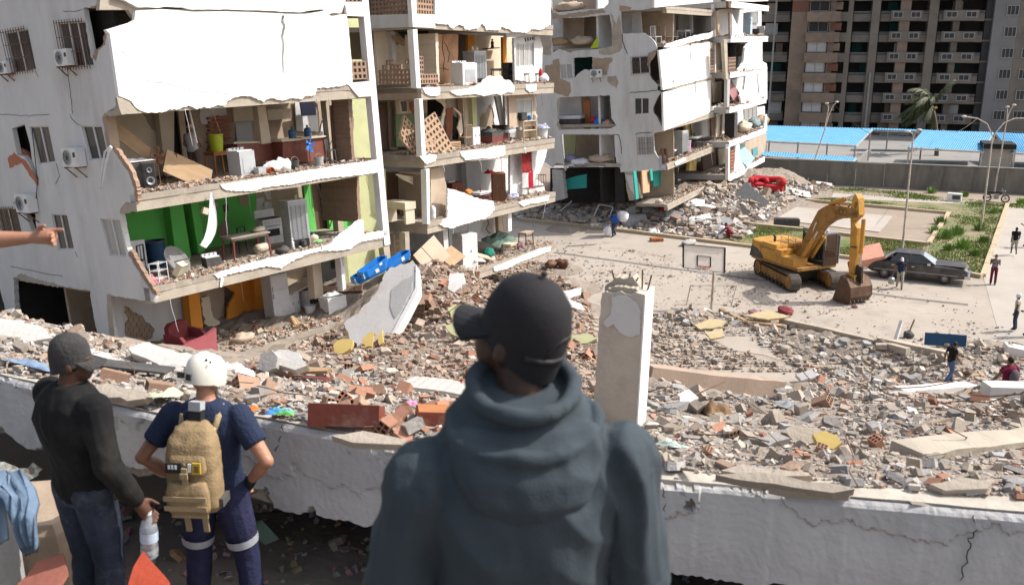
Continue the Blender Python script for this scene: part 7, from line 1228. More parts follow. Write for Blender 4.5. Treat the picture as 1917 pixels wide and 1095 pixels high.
# rubble
def gnorm(x, y):
 e = .25; a = H(np.array([x+e,x-e,x,x]), np.array([y,y,y+e,y-e])); n = Vector((-(a[0]-a[1])/(2*e), -(a[2]-a[3])/(2*e), 1)).normalized(); return n
def lie(px, py, rz=0, dz=0.0, rx=0, ry=0, follow=1.0):
 x, y, z, d = onslope(px, py); n = gnorm(x, y).lerp(Vector((0,0,1)), 1-follow).normalized(); q = Vector((0,0,1)).rotation_difference(n).to_matrix().to_4x4()
 return Matrix.Translation((x, y, z+dz)) @ q @ Matrix.Rotation(rz, 4, 'Z') @ Matrix.Rotation(ry, 4, 'Y') @ Matrix.Rotation(rx, 4, 'X')
_q = np.random.RandomState(21); rq = random.Random(31)
def shard(rg, flat):
 """irregular broken piece, unit size: returns verts and faces"""
 n = rg.choice((4,5,5,6)); P = []
 for k in range(n): a = 2*math.pi*(k+rg.uniform(-.3,.3))/n; r = rg.uniform(.34,.56); P.append((r*math.cos(a), r*math.sin(a)*rg.uniform(.6,1)))
 V = [(x, y, -flat/2) for x, y in P]+[(x*rg.uniform(.72,1.0)+rg.uniform(-.05,.05), y*rg.uniform(.72,1.0), flat/2*rg.uniform(.6,1.15)) for x, y in P]
 return V, [tuple(reversed(range(n))), tuple(range(n, 2*n))]+[(k, (k+1) % n, n+(k+1) % n, n+k) for k in range(n)]
def tri(V, F):
 T_ = []
 for f in F: T_ += [(f[0], f[k], f[k+1]) for k in range(1, len(f)-1)]
 return np.array(V, float), np.array(T_, int)
BOXV = [(-.5,-.5,-.5),(.5,-.5,-.5),(.5,.5,-.5),(-.5,.5,-.5),(-.5,-.5,.5),(.5,-.5,.5),(.5,.5,.5),(-.5,.5,.5)]; BOXF = [(3,2,1,0),(4,5,6,7),(0,1,5,4),(1,2,6,5),(2,3,7,6),(3,0,4,7)]
PROT = [tri(*shard(rq, f)) for f in (.55,.4,.3,.25,.18,.15,.12,.1,.3,.2,.1,.14)] + [tri([(x, y*.5, z*.35) for x, y, z in BOXV], BOXF), tri([(x, y*.16, z*.08) for x, y, z in BOXV], BOXF), tri([(x,y*.6,z*.5) for x,y,z in BOXV], BOXF)]
PALS = dict(hill=[(.44,.29,.21),(.39,.26,.19),(.46,.34,.26),(.34,.24,.18),(.47,.40,.33),(.52,.48,.42),(.41,.27,.20),(.40,.31,.24)], near=[(.54,.51,.47),(.47,.42,.36),(.44,.39,.33),(.60,.59,.57),(.40,.38,.36),(.46,.32,.24),(.46,.35,.27),(.36,.34,.33)],
   right=[(.50,.43,.36),(.44,.37,.30),(.54,.49,.43),(.40,.36,.32),(.36,.35,.35),(.60,.57,.53),(.46,.30,.21),(.48,.41,.34),(.33,.31,.29)], strip=[(.60,.57,.53),(.50,.42,.34),(.46,.36,.29),(.66,.65,.63),(.42,.30,.23),(.38,.36,.35),(.48,.41,.33)], court=[(.44,.37,.30),(.38,.30,.24),(.50,.45,.39),(.36,.33,.31),(.43,.27,.19)])
def sample(P, n, msk=0):
 xs_ = [p[0] for p in P]; ys_ = [p[1] for p in P]; X_, Y_ = [], []
 while sum(map(len, X_)) < n:
  x = _q.uniform(min(xs_), max(xs_), 4*n); y = _q.uniform(min(ys_), max(ys_), 4*n); k = inpoly(P, x, y)
  if msk: k &= np.array([mnoise.noise(Vector((a*.008, b*.02, msk)))+.5*mnoise.noise(Vector((a*.03, b*.06, msk+5))) for a, b in zip(x, y)]) > _q.uniform(-.45, .35, len(x))
  X_.append(x[k]); Y_.append(y[k])
 return np.concatenate(X_)[:n], np.concatenate(Y_)[:n]
def rot_n(m, tilt):
 a = _q.uniform(0, 2*np.pi, m); t = _q.normal(0, tilt, m); p = _q.uniform(0, 2*np.pi, m); ca, sa = np.cos(a), np.sin(a)
 Rz = np.zeros((m,3,3)); Rz[:,0,0] = ca; Rz[:,0,1] = -sa; Rz[:,1,0] = sa; Rz[:,1,1] = ca; Rz[:,2,2] = 1
 k = np.c_[np.cos(p), np.sin(p), np.zeros(m)]; K = np.zeros((m,3,3)); K[:,0,2] = k[:,1]; K[:,1,2] = -k[:,0]; K[:,2,0] = -k[:,1]; K[:,2,1] = k[:,0]
 return (np.eye(3)[None]+np.sin(t)[:,None,None]*K+(1-np.cos(t))[:,None,None]*(K @ K)) @ Rz
def scatter(name, P, n, pxmed, pal, smin, smax, zlift=.08, tilt=.45, court=False, protos=PROT, msk=0, sg=.62):
 px, py = sample(P, n, msk)
 if court: q = np.array([onz(a, b) for a, b in zip(px, py)]); x, y = q[:,0], q[:,1]; d = (y*_fw[1]+(0-HC)*_fw[2])
 else: x, y, d = raymarch(px, py)
 k = ~np.isnan(x); x, y, d = x[k], y[k], d[k]; m = len(x)
 s = np.clip(pxmed*np.exp(_q.normal(0, sg, m))*d/FPX, smin, smax); z = np.maximum(H(x, y), .012)
 Vs, Fs, Cs, off = [], [], [], 0; which = _q.randint(0, len(protos), m); pal_ = np.array(PALS[pal])
 for j, (pv, pf) in enumerate(protos):
  i = np.where(which == j)[0]
  if not len(i): continue
  Rm = rot_n(len(i), tilt)*s[i][:,None,None]; v = np.einsum('nij,kj->nki', Rm, pv); thick = (pv[:,2].max()-pv[:,2].min())*s[i]
  v += np.c_[x[i], y[i], z[i]+thick*zlift+_q.rand(len(i))**3*s[i]*.5][:,None,:]
  f = pf[None]+(off+np.arange(len(i))*len(pv))[:,None,None]; off += len(i)*len(pv)
  c = pal_[_q.randint(0, len(pal_), len(i))]; c = (c*.72+c.mean(1, keepdims=True)*np.array([[1.12,.98,.86]])*.28)*_q.uniform(.66,1.10,(len(i),1)); Vs.append(v.reshape(-1,3)); Fs.append(f.reshape(-1,3)); Cs.append(np.repeat(np.clip(c,0,1), len(pv), 0))
 return rawmesh(name, np.concatenate(Vs), np.concatenate(Fs), RUBB, 'stuff', np.concatenate(Cs))
R_HILL = [(540,650),(640,610),(690,600),(770,500),(860,480),(1010,490),(1090,540),(1115,600),(1120,800),(960,790),(760,740),(640,690),(560,690)]
R_NEAR = [(0,588),(60,585),(180,625),(330,660),(450,690),(560,675),(700,700),(840,740),(900,845),(790,818),(586,788),(471,766),(289,757),(199,738),(72,706),(0,692)]
R_RIGHT = [(1215,690),(1330,745),(1480,735),(1560,700),(1680,690),(1740,715),(2200,735),(2200,948),(1591,906),(1224,872),(1120,830),(1100,760)]
R_BAND = [(1215,590),(1290,575),(1400,590),(1560,620),(1720,650),(1917,645),(1917,735),(1740,725),(1560,735),(1490,690),(1400,628),(1290,622),(1215,632)]
R_STRIP = [(960,400),(1030,352),(1120,345),(1200,365),(1300,345),(1420,335),(1500,345),(1560,352),(1480,375),(1440,412),(1380,448),(1250,440),(1130,428),(975,410)]
R_COURT = [(980,440),(1430,500),(1830,560),(1917,640),(1700,650),(1560,630),(1400,585),(1290,570),(1210,590),(1100,530),(1000,500)]
scatter('rubble', R_HILL, 17000, 5.6, 'hill', .025, .42, msk=9.2); scatter('rubble', R_NEAR, 15000, 5.8, 'near', .012, .32); scatter('rubble', R_RIGHT, 25000, 5.8, 'right', .012, .5, msk=4.2); scatter('rubble', R_BAND, 6000, 4.6, 'right', .04, .6, msk=2.5)
scatter('rubble', R_STRIP, 11000, 5.6, 'strip', .08, .8, .3, .5); scatter('rubble', R_COURT, 2200, 2.6, 'court', .03, .2, .4, .2, True, msk=7.5); scatter('rubble', [(400,700),(690,598),(560,690),(440,730)], 1500, 6, 'hill', .03, .3); scatter('rubble', [(1215,600),(1480,690),(1560,700),(1300,690),(1215,690)], 1500, 5, 'court', .03, .3, .4, .3)
scatter('rubble', R_RIGHT, 20000, 3, 'right', .006, .2); scatter('rubble', R_NEAR, 8000, 3.2, 'near', .005, .15); scatter('rubble', R_HILL, 14000, 3.2, 'hill', .01, .2)
# single pieces
def hollow(nx=3, nz=2, l=.30, w=.20, h=.15, th=.016):
 mb = MB()
 for k in range(nz+1): mb.box((0,0,-h/2+h*k/nz), (l,w,th))
 for k in range(nx+1): mb.box((0,-w/2+w*k/nx,0), (l-.002,th,h-.002))
 return mb
def mesh_of(mb, name, m): o = mb.build(name, m); me = o.data; bpy.data.objects.remove(o); return me
CONCT = mat('tan_concrete_piece', (.38,.325,.265), (.30,.26,.215), 3, .95, .4, 20, rnd=.22); CONCP = mat('grey_concrete_piece', (.35,.335,.32), (.28,.27,.26), 3, .95, .4, 20, rnd=.2); WHITP = mat('white_plaster_piece', (.58,.565,.54), (.49,.475,.45), 3, .92, .2, 16, rnd=.12); ORNB = mat('orange_brick_piece', (.40,.205,.135), (.33,.175,.12), 4, .95, .3, rnd=.2); BRWB = mat('brown_brick_piece', (.37,.235,.165), (.30,.19,.135), 4, .95, .3, rnd=.22); SLATE = mat('slate_piece', (.25,.255,.26), (.20,.20,.205), 3, .85, .2, rnd=.2); WOODS = mat('splintered_wood', (.35,.26,.17), (.27,.20,.13), 4, .85, .2, rnd=.2, stretch=(.3,1,1))
def protomeshes(kind):
 L = []
 for k in range(5):
  mb = MB()
  if kind == 'concrete_chunk': mb.add(*shard(rq, rq.uniform(.45,.7))); m = CONCT
  elif kind == 'concrete_slab_fragment': mb.add(*shard(rq, rq.uniform(.14,.24))); m = CONCP
  elif kind == 'plaster_sheet': mb.add(*shard(rq, rq.uniform(.05,.09))); m = WHITP
  elif kind == 'orange_brick': mb.box((0,0,0), (1,.55,.3)); m = ORNB
  elif kind == 'brown_brick': mb.box((0,0,0), (1,.5,.38)); m = BRWB
  elif kind == 'hollow_block': mb = hollow(); mb.V = [(a/.3,b/.3,c/.3) for a,b,c in mb.V]; m = (ORNB, BRWB)[k % 2]
  elif kind == 'rebar_rod': mb.tube([(-.5,0,0),(-.2,rq.uniform(-.08,.08),.03),(.15,rq.uniform(-.1,.1),.06),(.5,rq.uniform(-.2,.2),rq.uniform(.0,.25))], .008, 5); m = RUST
  elif kind == 'slate_tile': mb.add(*shard(rq, .06)); m = SLATE
  else: mb.box((0,0,0), (1,.09,.04)); m = WOODS
  L.append(mesh_of(mb, kind, m))
 return L
PM = {k: protomeshes(k) for k in ('concrete_chunk','concrete_slab_fragment','plaster_sheet','orange_brick','brown_brick','hollow_block','slate_tile','wood_splinter','rebar_rod')}
CATS = dict(concrete_chunk='rubble chunk', concrete_slab_fragment='slab fragment', plaster_sheet='plaster piece', orange_brick='brick', brown_brick='brick', hollow_block='hollow block', slate_tile='tile piece', wood_splinter='wood piece', rebar_rod='rebar')
DESC = dict(concrete_chunk='angular tan concrete chunk', concrete_slab_fragment='flat grey concrete fragment', plaster_sheet='thin white plaster piece', orange_brick='orange red brick', brown_brick='dusty brown brick', hollow_block='hollow clay block with square holes', slate_tile='thin dark grey tile piece', wood_splinter='splintered length of pale wood', rebar_rod='thin bent rusty rebar rod')
def singles(kind, P, n, pxr, where, smax, tilt=.4, smin=.08):
 px, py = sample(P, n); x, y, d = raymarch(px, py)
 for k in range(n):
  if x[k] != x[k]: continue
  s = min(max(rq.uniform(*pxr)*d[k]/FPX, smin), smax); z = float(H(x[k], y[k])); nn = gnorm(x[k], y[k]); q = Vector((0,0,1)).rotation_difference(nn).to_matrix().to_4x4(); me = rq.choice(PM[kind]); zz = max(v.co.z for v in me.vertices)
  M = Matrix.Translation((x[k], y[k], max(z, .012)+zz*s*.75)) @ q @ T(0,0,0,rq.uniform(0,6.28),rq.gauss(0,tilt),rq.gauss(0,tilt),s)
  o = link(kind, me, None, M); tag(o, f'{DESC[kind]} {where}', CATS[kind], f'{DESC[kind]} {where}')
WN, WH, WR, WB, WS = 'on the rubble just behind the roof beam', 'on the brick heap below the leaning block', 'on the rubble right of the standing column', 'in the low rubble band beyond the column', 'in the rubble strip under the far block'
NR2 = [(420,690),(700,690),(860,740),(880,835),(586,795),(440,770)]; RR2 = [(1225,740),(1480,745),(1700,760),(1917,770),(1917,900),(1230,870)]
for a in (('concrete_chunk',R_NEAR,45,(14,34),WN,.4),('concrete_slab_fragment',R_NEAR,34,(18,50),WN,.5,.25),('plaster_sheet',R_NEAR,26,(16,42),WN,.5,.3),('orange_brick',NR2,46,(22,44),WN,.3,.5),('hollow_block',NR2,16,(32,46),WN,.34,.5),('slate_tile',R_NEAR,20,(16,40),WN,.4,.3),('wood_splinter',R_NEAR,16,(40,110),WN,.9,.15),
   ('brown_brick',R_HILL,150,(10,20),WH,.34,.6),('hollow_block',R_HILL,60,(13,26),WH,.42,.6),('concrete_chunk',R_HILL,50,(12,28),WH,.7),('plaster_sheet',R_HILL,40,(12,34),WH,.9,.35),('orange_brick',R_HILL,60,(10,20),WH,.3,.6),('wood_splinter',R_HILL,20,(25,60),WH,1.5,.3),
   ('concrete_chunk',RR2,95,(14,44),WR,.55),('concrete_slab_fragment',R_RIGHT,100,(18,74),WR,.9,.22),('plaster_sheet',R_RIGHT,40,(14,36),WR,.6,.3),('orange_brick',R_RIGHT,50,(14,28),WR,.3,.5),('slate_tile',R_RIGHT,60,(16,44),WR,.6,.3),('wood_splinter',R_RIGHT,24,(40,110),WR,1.2,.15),('hollow_block',R_RIGHT,16,(20,34),WR,.36,.5),
   ('rebar_rod',R_RIGHT,40,(60,170),WR,1.8,.2),('rebar_rod',R_NEAR,16,(60,150),WN,1.2,.2),('rebar_rod',R_HILL,24,(40,100),WH,2.2,.3),('concrete_chunk',R_BAND,50,(10,26),WB,.7),('concrete_slab_fragment',R_BAND,60,(12,34),WB,1.0,.2),('wood_splinter',R_BAND,24,(26,70),WB,2,.12),('plaster_sheet',R_BAND,16,(12,28),WB,.8,.25),
   ('plaster_sheet',R_STRIP,70,(12,38),WS,1.6,.35),('concrete_slab_fragment',R_STRIP,45,(12,32),WS,1.3,.35),('wood_splinter',R_STRIP,50,(18,48),WS,2.2,.3),('concrete_chunk',R_STRIP,40,(9,20),WS,.8),('slate_tile',R_STRIP,30,(14,36),WS,1.4,.4)): singles(*a)
# single large pieces lying about
FP = Fr(pt(1190,800,8.9), 114)
t = thing('broken_column', 'standing stub of a concrete column with plaster patch and bent rebar', 'column', FP.M)
P = [(1111,770),(1116,690),(1121,610),(1126,549),(1135,545),(1150,549),(1162,545),(1176,551),(1190,547),(1206,552),(1202,640),(1196,720),(1190,806),(1170,812),(1112,800)]
L = [FP.fac(q) for q in P]; mb = MB(); mb.plate(jag(L, .008, .05, True), 1, 0, .30); mb.build('shaft', mat('stained_column', (.52,.475,.41), (.43,.39,.335), 5, .95, .3, 25, dirt=(.36,.31,.26), dsc=2.2), t)
for PP, a, b in (([(1128,552),(1134,534),(1146,528),(1152,519),(1172,522),(1184,518),(1192,530),(1200,546),(1200,556)],.12,.27),([(1132,552),(1138,540),(1160,536),(1190,540),(1200,554)],.03,.12)): mb = MB(); mb.plate(jag([FP.fac(q, a) for q in PP], .008, .03, True), 1, a, b); mb.build('broken_top', CONC, t)
L2 = [FP.fac(q) for q in [(1206,546),(1210,540),(1212,540)]]; x0 = FP.fac((1206,548))[0]; x1 = FP.fac((1190,806))[0]; zt = FP.fac((1206,548))[1]; zb_ = FP.fac((1190,806))[1]
mb = MB(); mb.add([(x1+.002,-.004,zb_),(x1+.016,-.004,zb_),(x1+.016,.29,zb_),(x1+.002,.29,zb_),(x0+.002,-.004,zt-.01),(x0+.016,-.004,zt-.03),(x0+.016,.29,zt-.02),(x0+.002,.29,zt)], BOXF); mb.build('plaster_coat', WHITE, t)  # sunlit right face of the shaft, put in as a white coat
L = [FP.fac(q) for q in [(1146,556),(1160,553),(1176,556),(1192,566),(1199,580),(1198,625),(1185,630),(1170,627),(1158,618),(1150,606),(1138,612),(1130,604),(1142,590),(1147,572)]]; mb = MB(); mb.plate(jag(L, .006, .03, True), 1, -.014, .0); mb.build('plaster_patch', mat('pale_grey_plaster', (.58,.575,.57), (.53,.525,.52), 3, .9, .12), t)
for a, b in (((1202,552),(1203,505)),((1212,545),(1220,515)),((1178,520),(1180,512)),((1150,522),(1146,508)),((1190,528),(1195,520))):
 q0 = FP.fac(a, .15); q1 = FP.fac(b, .15); mb = MB(); mb.tube([(q0[0],.15,q0[1]-.05),(q0[0],.15,q0[1]),(q1[0],.15,q1[1])], .008, 5); mb.build('rebar', RUST, t)
FQ = Fr(pt(705,668,29.3), 112, 44)
t = thing('fallen_wall_panel', 'tilted slab of white wall sticking out of the brick heap', 'wall panel', FQ.M); L = [FQ.fac(q) for q in [(640,606),(668,588),(694,560),(712,530),(728,503),(752,494),(772,487),(779,496),(778,540),(760,575),(735,622),(703,672),(690,690),(676,660)]]; mb = MB(); mb.plate(jag(L, .07, .14, True), 1, 0, .34); mb.build('panel', mat('pale_panel', (.60,.585,.57), (.52,.505,.49), 1.2, .93, .2, dirt=(.50,.40,.36), dsc=.9), t)
L = [FQ.fac(q) for q in [(735,540),(752,526),(774,516),(772,540),(756,572),(740,596),(730,575)]]; mb = MB(); mb.plate(jag(L, .04, .2, True), 1, -.02, 0); mb.build('bare_patch', CONCG, t)
L = [FQ.fac(q) for q in [(779,496),(783,545),(760,590),(712,672),(703,672),(735,622),(760,575),(778,540)]]; mb = MB(); mb.plate(L, 1, -.03, .35); mb.build('lit_edge', WHITE, t)  # sunlit edge of the panel, painted as a white strip
def piece(name, label, cat, P, d, m, th=.08, ang=100, tilt=-50, jg=.03, group=None):
 """flat broken piece given by its outline in the photo, lying on a tilted plane at its own distance"""
 c = (sum(p[0] for p in P)/len(P), sum(p[1] for p in P)/len(P)); F = Fr(pt(c[0], c[1], d), ang, -tilt); L = [F.fac(q) for q in P]; mb = MB(); mb.plate(jag(L, jg, .14, True) if jg else L, 1, 0, th); o = mb.build(name, m, None, M=F.M); return tag(o, label, cat, group)
def dep(px, py): return onslope(px, py)[3]
def pl(name, label, cat, P, m, th=.08, tilt=-50, dd=.0, ang=100, jg=.03, **k): c = (sum(p[0] for p in P)/len(P), max(p[1] for p in P)); return piece(name, label, cat, P, dep(*c)-dd, m, th, ang, tilt, jg, **k)
for P, lab in (([(624,645),(640,634),(660,636),(656,652),(640,662),(625,660)],'large rounded yellow plaster piece lowest on the brick heap'),([(648,620),(676,610),(672,630),(655,636)],'yellow plaster piece above the rounded one'),([(676,636),(694,620),(702,624),(696,648),(684,650)],'yellow plaster piece beside the tilted wall panel'),([(706,628),(716,616),(718,640),(710,646)],'narrow yellow piece at the foot of the tilted panel')): pl('plaster_sheet', lab, 'plaster piece', P, YELLOWP, .12, -45, .6)
for P, lab in (([(838,575),(858,570),(878,590),(884,606),(866,608),(846,596)],'upper pale green plaster piece on the brick heap'),([(834,608),(850,604),(874,622),(882,634),(866,634),(842,622)],'lower pale green plaster piece on the brick heap'),([(868,606),(884,600),(886,622),(876,620)],'small pale green piece beside the man with the cap'),([(1068,628),(1100,624),(1118,634),(1100,642),(1070,640)],'pale green flat piece left of the standing column')): pl('plaster_sheet', lab, 'plaster piece', P, PGREENP, .12, -50, .5)
pl('plaster_sheet', 'white wall piece lying by the lowest slab of the middle block', 'plaster piece', [(842,512),(868,511),(872,530),(850,548),(838,540)], WHITE, .15, -40, .5); pl('plaster_sheet', 'white triangular piece left of the standing column', 'plaster piece', [(1052,545),(1088,538),(1086,552),(1060,560)], WHITE, .15, -50, .4); pl('plaster_sheet', 'large white flat piece beside the black cap', 'plaster piece', [(1058,556),(1090,570),(1094,582),(1066,574)], WHITE, .12, -50, .4)
BRK = mat('brick_wall_piece', (.36,.225,.155), (.29,.18,.125), 5, .95, .4)
for i, (px, py, nx, nz, rz, rx, lab) in enumerate(((775,600,3,4,.3,55,'slab of clay blocks with open holes in the middle of the heap'),(800,580,3,3,-.4,50,'smaller slab of clay blocks with holes right of the panel'),(700,625,4,2,.5,40,'dark red block wall piece leaning against the tilted panel'),(765,560,4,3,.1,60,'clay block slab just right of the tilted panel'),(650,545,5,1,.1,30,'row of dark clay blocks below the pale green wall'),(1000,520,4,2,-.2,60,'white framed vent block lying on the court edge'))):
 x, y, z, d = onslope(px, py); t = thing('block_wall_piece', lab, 'wall piece', T(x, y, z+.15, rz, R(-rx+90)*0+R(90-rx), 0)); me = PM['hollow_block'][1 if i != 2 else 0]
 if 'bme' not in globals(): bme = mesh_of((lambda m_: (setattr(m_, 'V', [(b,a,c) for a,b,c in m_.V]), m_)[1])(hollow(2,2,.22,.26,.2,.022)), 'block', BRWB); bme2 = bme.copy(); bme2.materials.clear(); bme2.materials.append(BRICK)
 for a in range(nx):
  for b in range(nz): link('block', bme2 if i == 2 else bme, t, T((a-nx/2)*.29, 0, b*.23, 0, 0, rq.uniform(-.02,.02)))
t = thing('mattress', 'old grey quilted mattress half hidden behind the man with the cap', 'mattress', lie(838,742,R(-8),.10,0,R(4),.6)); mb = MB(); n = 20; V = []
QM = mat('quilted_ticking', (.47,.44,.40), (.40,.375,.34), 6, .9, .2)
for sgn in (1,-1):
 for i in range(n+1):
  for j in range(n+1): u, v = i/n, j/n; V.append(((u-.5)*1.15, (v-.5)*.85, sgn*(.065+.012*abs(math.sin(u*math.pi*10))*abs(math.sin(v*math.pi*8)))-.04*(2*u-1)**2))
m1 = (n+1)**2; Fm = [(i*(n+1)+j,(i+1)*(n+1)+j,(i+1)*(n+1)+j+1,i*(n+1)+j+1) for i in range(n) for j in range(n)]; bd = [(i,0) for i in range(n)]+[(n,j) for j in range(n)]+[(i,n) for i in range(n,0,-1)]+[(0,j) for j in range(n,0,-1)]; bi = [i*(n+1)+j for i, j in bd]
mb.add(V, Fm+[tuple(m1+k for k in reversed(f)) for f in Fm]+[(bi[k], bi[(k+1) % len(bi)], m1+bi[(k+1) % len(bi)], m1+bi[k]) for k in range(len(bi))]); mb.build('ticking', QM, t)
mb = MB();
for sg in (1,-1): mb.bar((-.57,sg*.42,.05*0-.02),(.57,sg*.42,-.02),.03,.09)
mb.build('piping', mat('mattress_edge', (.36,.33,.29), None, 4), t)
def drawer(label, M, w, d, h, m, inner):
 t = thing('drawer', label, 'drawer', M); B1(t, 'front_panel', (0,-d/2,h/2), (w,.018,h), m)
 for sx in (-1,1): B1(t, 'side_panel', (sx*(w/2-.012),.008,h*.45), (.014,d-.02,h*.85), inner)
 B1(t, 'back_panel', (0,d/2,h*.45), (w-.04,.014,h*.85), inner); B1(t, 'bottom_panel', (0,.008,.02), (w-.05,d-.03,.012), inner); return t
drawer('long red brown drawer with scuffed front lying behind the beam', lie(650,800,R(-9),.02,R(-6),0,.6), .43,.13,.13, WOODR, WOODR); t = thing('drawer', 'small red drawer upside down with orange bottom facing up', 'drawer', lie(818,796,R(10),.0,R(4),R(3),.5)); B1(t, 'body', (0,0,.07), (.33,.24,.12), WOODR); B1(t, 'bottom_panel', (0,0,.136), (.31,.22,.012), WOODO); B1(t, 'rim', (0,-.125,.08), (.34,.014,.14), WOODR)
tag(board(lie(254,704,R(-3),.09,R(3),R(2),.5), 'black plastic sheet resting on blocks behind the two men', .62,.22,.018, BLACKD, 'black_board', 'board')); mb = MB(); mb.tube([(.3*1,.0,.0),(.34,.02,.05),(.33,.03,.09),(.28,.03,.085)], .018, 6); tag(mb.build('strap', BLACK, None, M=lie(310,696,R(-3),.07)), 'black curled strap at the end of the black plastic sheet', 'strap')
for px, py, rz, lab in ((300,734,.5,'hollow clay block under the black plastic sheet'),(215,712,.2,'second hollow block under the black plastic sheet')): o = link('hollow_block', PM['hollow_block'][1], None, lie(px,py,rz,.03) @ Matrix.Scale(.2,4)); tag(o, lab, 'hollow block')
pl('concrete_slab_fragment', 'long flat stone fragment in front of the black plastic sheet', 'slab fragment', [(163,730),(185,720),(225,724),(262,730),(282,738),(270,746),(225,743),(180,742)], CONCT, .06, -62, .1)
pl('concrete_slab_fragment', 'large broken slab with grey edge at the far left', 'slab fragment', [(-20,592),(40,598),(86,616),(100,632),(60,640),(0,628)], mat('pale_slab', (.58,.56,.53), (.50,.48,.45), 2, .95, .3), .25, -66, .3); pl('concrete_slab_fragment', 'pale cracked slab behind the rescuer', 'slab fragment', [(240,652),(280,640),(350,660),(400,672),(380,690),(300,684)], MATS['pale_slab'], .1, -68, .2); pl('concrete_slab_fragment', 'flat pale stone plate at the foot of the lowest slab', 'slab fragment', [(505,676),(520,655),(560,660),(575,684),(545,690)], MATS['pale_slab'], .12, -50, .8); pl('concrete_chunk', 'rounded grey boulder of concrete beside the lowest slab', 'rubble chunk', [(478,690),(488,662),(508,655),(520,668),(516,688),(495,695)], CONCP, .5, -30, .6)
pl('board', 'long pale board lying across the rubble left of the drawers', 'board', [(470,690),(500,684),(620,688),(612,694),(480,697)], WOODT, .05, -70, .4, jg=0)
for i, (px, py, w_, d_, m, amp, lab) in enumerate([(445,700,.42,.25,CLOTHW,.09,'white towel crumpled on the rubble right of the helmet'),(460,774,.16,.1,mat('orange_cloth', (.75,.17,.03), (.6,.13,.02), 6),.03,'bright orange cloth at the edge of the beam'),(318,748,.30,.16,mat('mint_cloth', (.46,.50,.36), (.40,.44,.31), 6),.05,'pale green cloth left of the rescuer'),(525,782,.17,.08,mat('bright_toys', (.05,.2,.55), (.12,.42,.1), 14, contrast=.15),.04,'bright blue and green cloth on the beam edge'),(680,742,.3,.18,mat('dark_cloth', (.03,.03,.035), None, 5),.06,'black cloth near the long drawer'),(770,762,.14,.1,mat('pink_cloth'  if 0 else 'lilac_cloth', (.55,.25,.42), None, 5),.04,'pink cloth beside the upturned drawer'),(180,668,.4,.16,CLOTHW,.05,'white sheet on the rubble behind the black cap man'),(60,690,.45,.14,mat('denim_pale', (.20,.28,.40), None, 6),.03,'pale blue cloth at the left beam edge'),(1000,800,.1,.1,CLOTHW,.02,'white scrap beside the hooded man'),(1255,838,.3,.16,mat('printed_paper', (.55,.58,.55), (.2,.3,.25), 20),.03,'printed paper sheet on the rubble by the column'),(1340,775,.6,.4,mat('brown_rope', (.17,.10,.05), (.24,.15,.08), 14),.16,'tangled brown rope heap right of the column'),(1480,765,.5,.4,SLATE,.13,'dark grey crate shape in the right rubble')]): cloth(lie(px,py,rq.uniform(0,3),.02), lab, w_, d_, m, amp, i+11)
mb = MB(); mb.bar((-.36,0,.02),(.34,.08,.05),.03,.02); mb.bar((-.3,.13,.02),(.3,.16,.06),.03,.02); mb.bar((.3,.0,.03),(.3,.2,.0),.05,.02); tag(mb.build('timber_frame', mat('faded_red_wood', (.33,.13,.11), None, 4), None, M=lie(565,715,R(-6),.06)), 'broken dull red wooden frame lying across the bricks', 'frame')
for i, (P, lab) in enumerate((([(1340,888),(1420,884),(1560,905),(1600,915),(1560,922),(1450,905)],'long loose screed slab along the right beam edge'),([(1440,912),(1500,902),(1600,912),(1590,926),(1500,922)],'short pale screed slab in front of the long one'),([(1350,880),(1390,868),(1500,880),(1520,890),(1430,894)],'upper screed slab with grey sheet over it'),([(620,815),(680,806),(760,822),(752,832),(660,828)],'crumbly cornice piece behind the beam below the drawer'),([(1740,905),(1800,892),(1860,900),(1850,914),(1770,918)],'broad stone fragment near the right end of the beam'))): pl('concrete_slab_fragment', lab, 'slab fragment', P, CONCT, .05, -64, .04, jg=.012)
def lbeam(label, a, b, w_, h_, m, da=None, db=None, name='fallen_beam', cat='beam', bend=0, seg=6):
 A = Vector(pt(*a, da or dep(*a)-.05)); B = Vector(pt(*b, db or dep(*b)-.05)); mb = MB(); dv = (B-A).normalized(); sd_ = Vector((dv.y,-dv.x,0)).normalized(); up_ = sd_.cross(dv); rings = []
 for k in range(seg+1):
  s = k/seg; p = A.lerp(B, s)+up_*bend*math.sin(math.pi*s)+sd_*rq.uniform(-.012,.012); f = lambda: rq.uniform(.92,1.04)
  rings.append([p-sd_*w_/2*f()-up_*h_*.3, p+sd_*w_/2*f()-up_*h_*.3, p+sd_*w_/2*f()+up_*h_*.7*f(), p-sd_*w_/2*f()+up_*h_*.7*f()])
 mb.loft(rings); o = mb.build(name, m); return tag(o, label, cat)
lbeam('heavy tan concrete beam lying at the right edge behind the roof beam', (1690,872), (1990,838), .3,.24, CONC, 7.35, 8.3, seg=10); lbeam('long bent concrete beam on the low rubble right of the goal frame', (1462,603), (1700,660), .3,.28, CONC, seg=10, bend=.05); lbeam('second beam end continuing past the long bent beam', (1640,640), (1790,672), .35,.35, CONC, seg=5); lbeam('white concrete post lying in the right rubble', (1682,748), (1815,736), .5,.45, WHITE2, 25.5, 27.5, seg=6); lbeam('reddish kerb slab marking the sunken court edge', (1208,712), (1456,738), .35,.55, mat('red_stained_concrete', (.37,.275,.215), (.31,.25,.20), 1.5, .95, .3), seg=10); lbeam('white concrete end block at the right picture edge', (1880,655), (1960,672), .7,.4, WHITE2, seg=3)
for a, b, lab, wv in (((1370,590),(1405,606),'pale board end sticking up by the goal frame',.2),((1350,580),(1400,604),'wooden post lying by the goal frame foot',.16),((1390,602),(1470,612),'flat board on the low rubble band',.3)): lbeam(lab, a, b, wv, .12, WOODT, name='board', cat='board', seg=3)
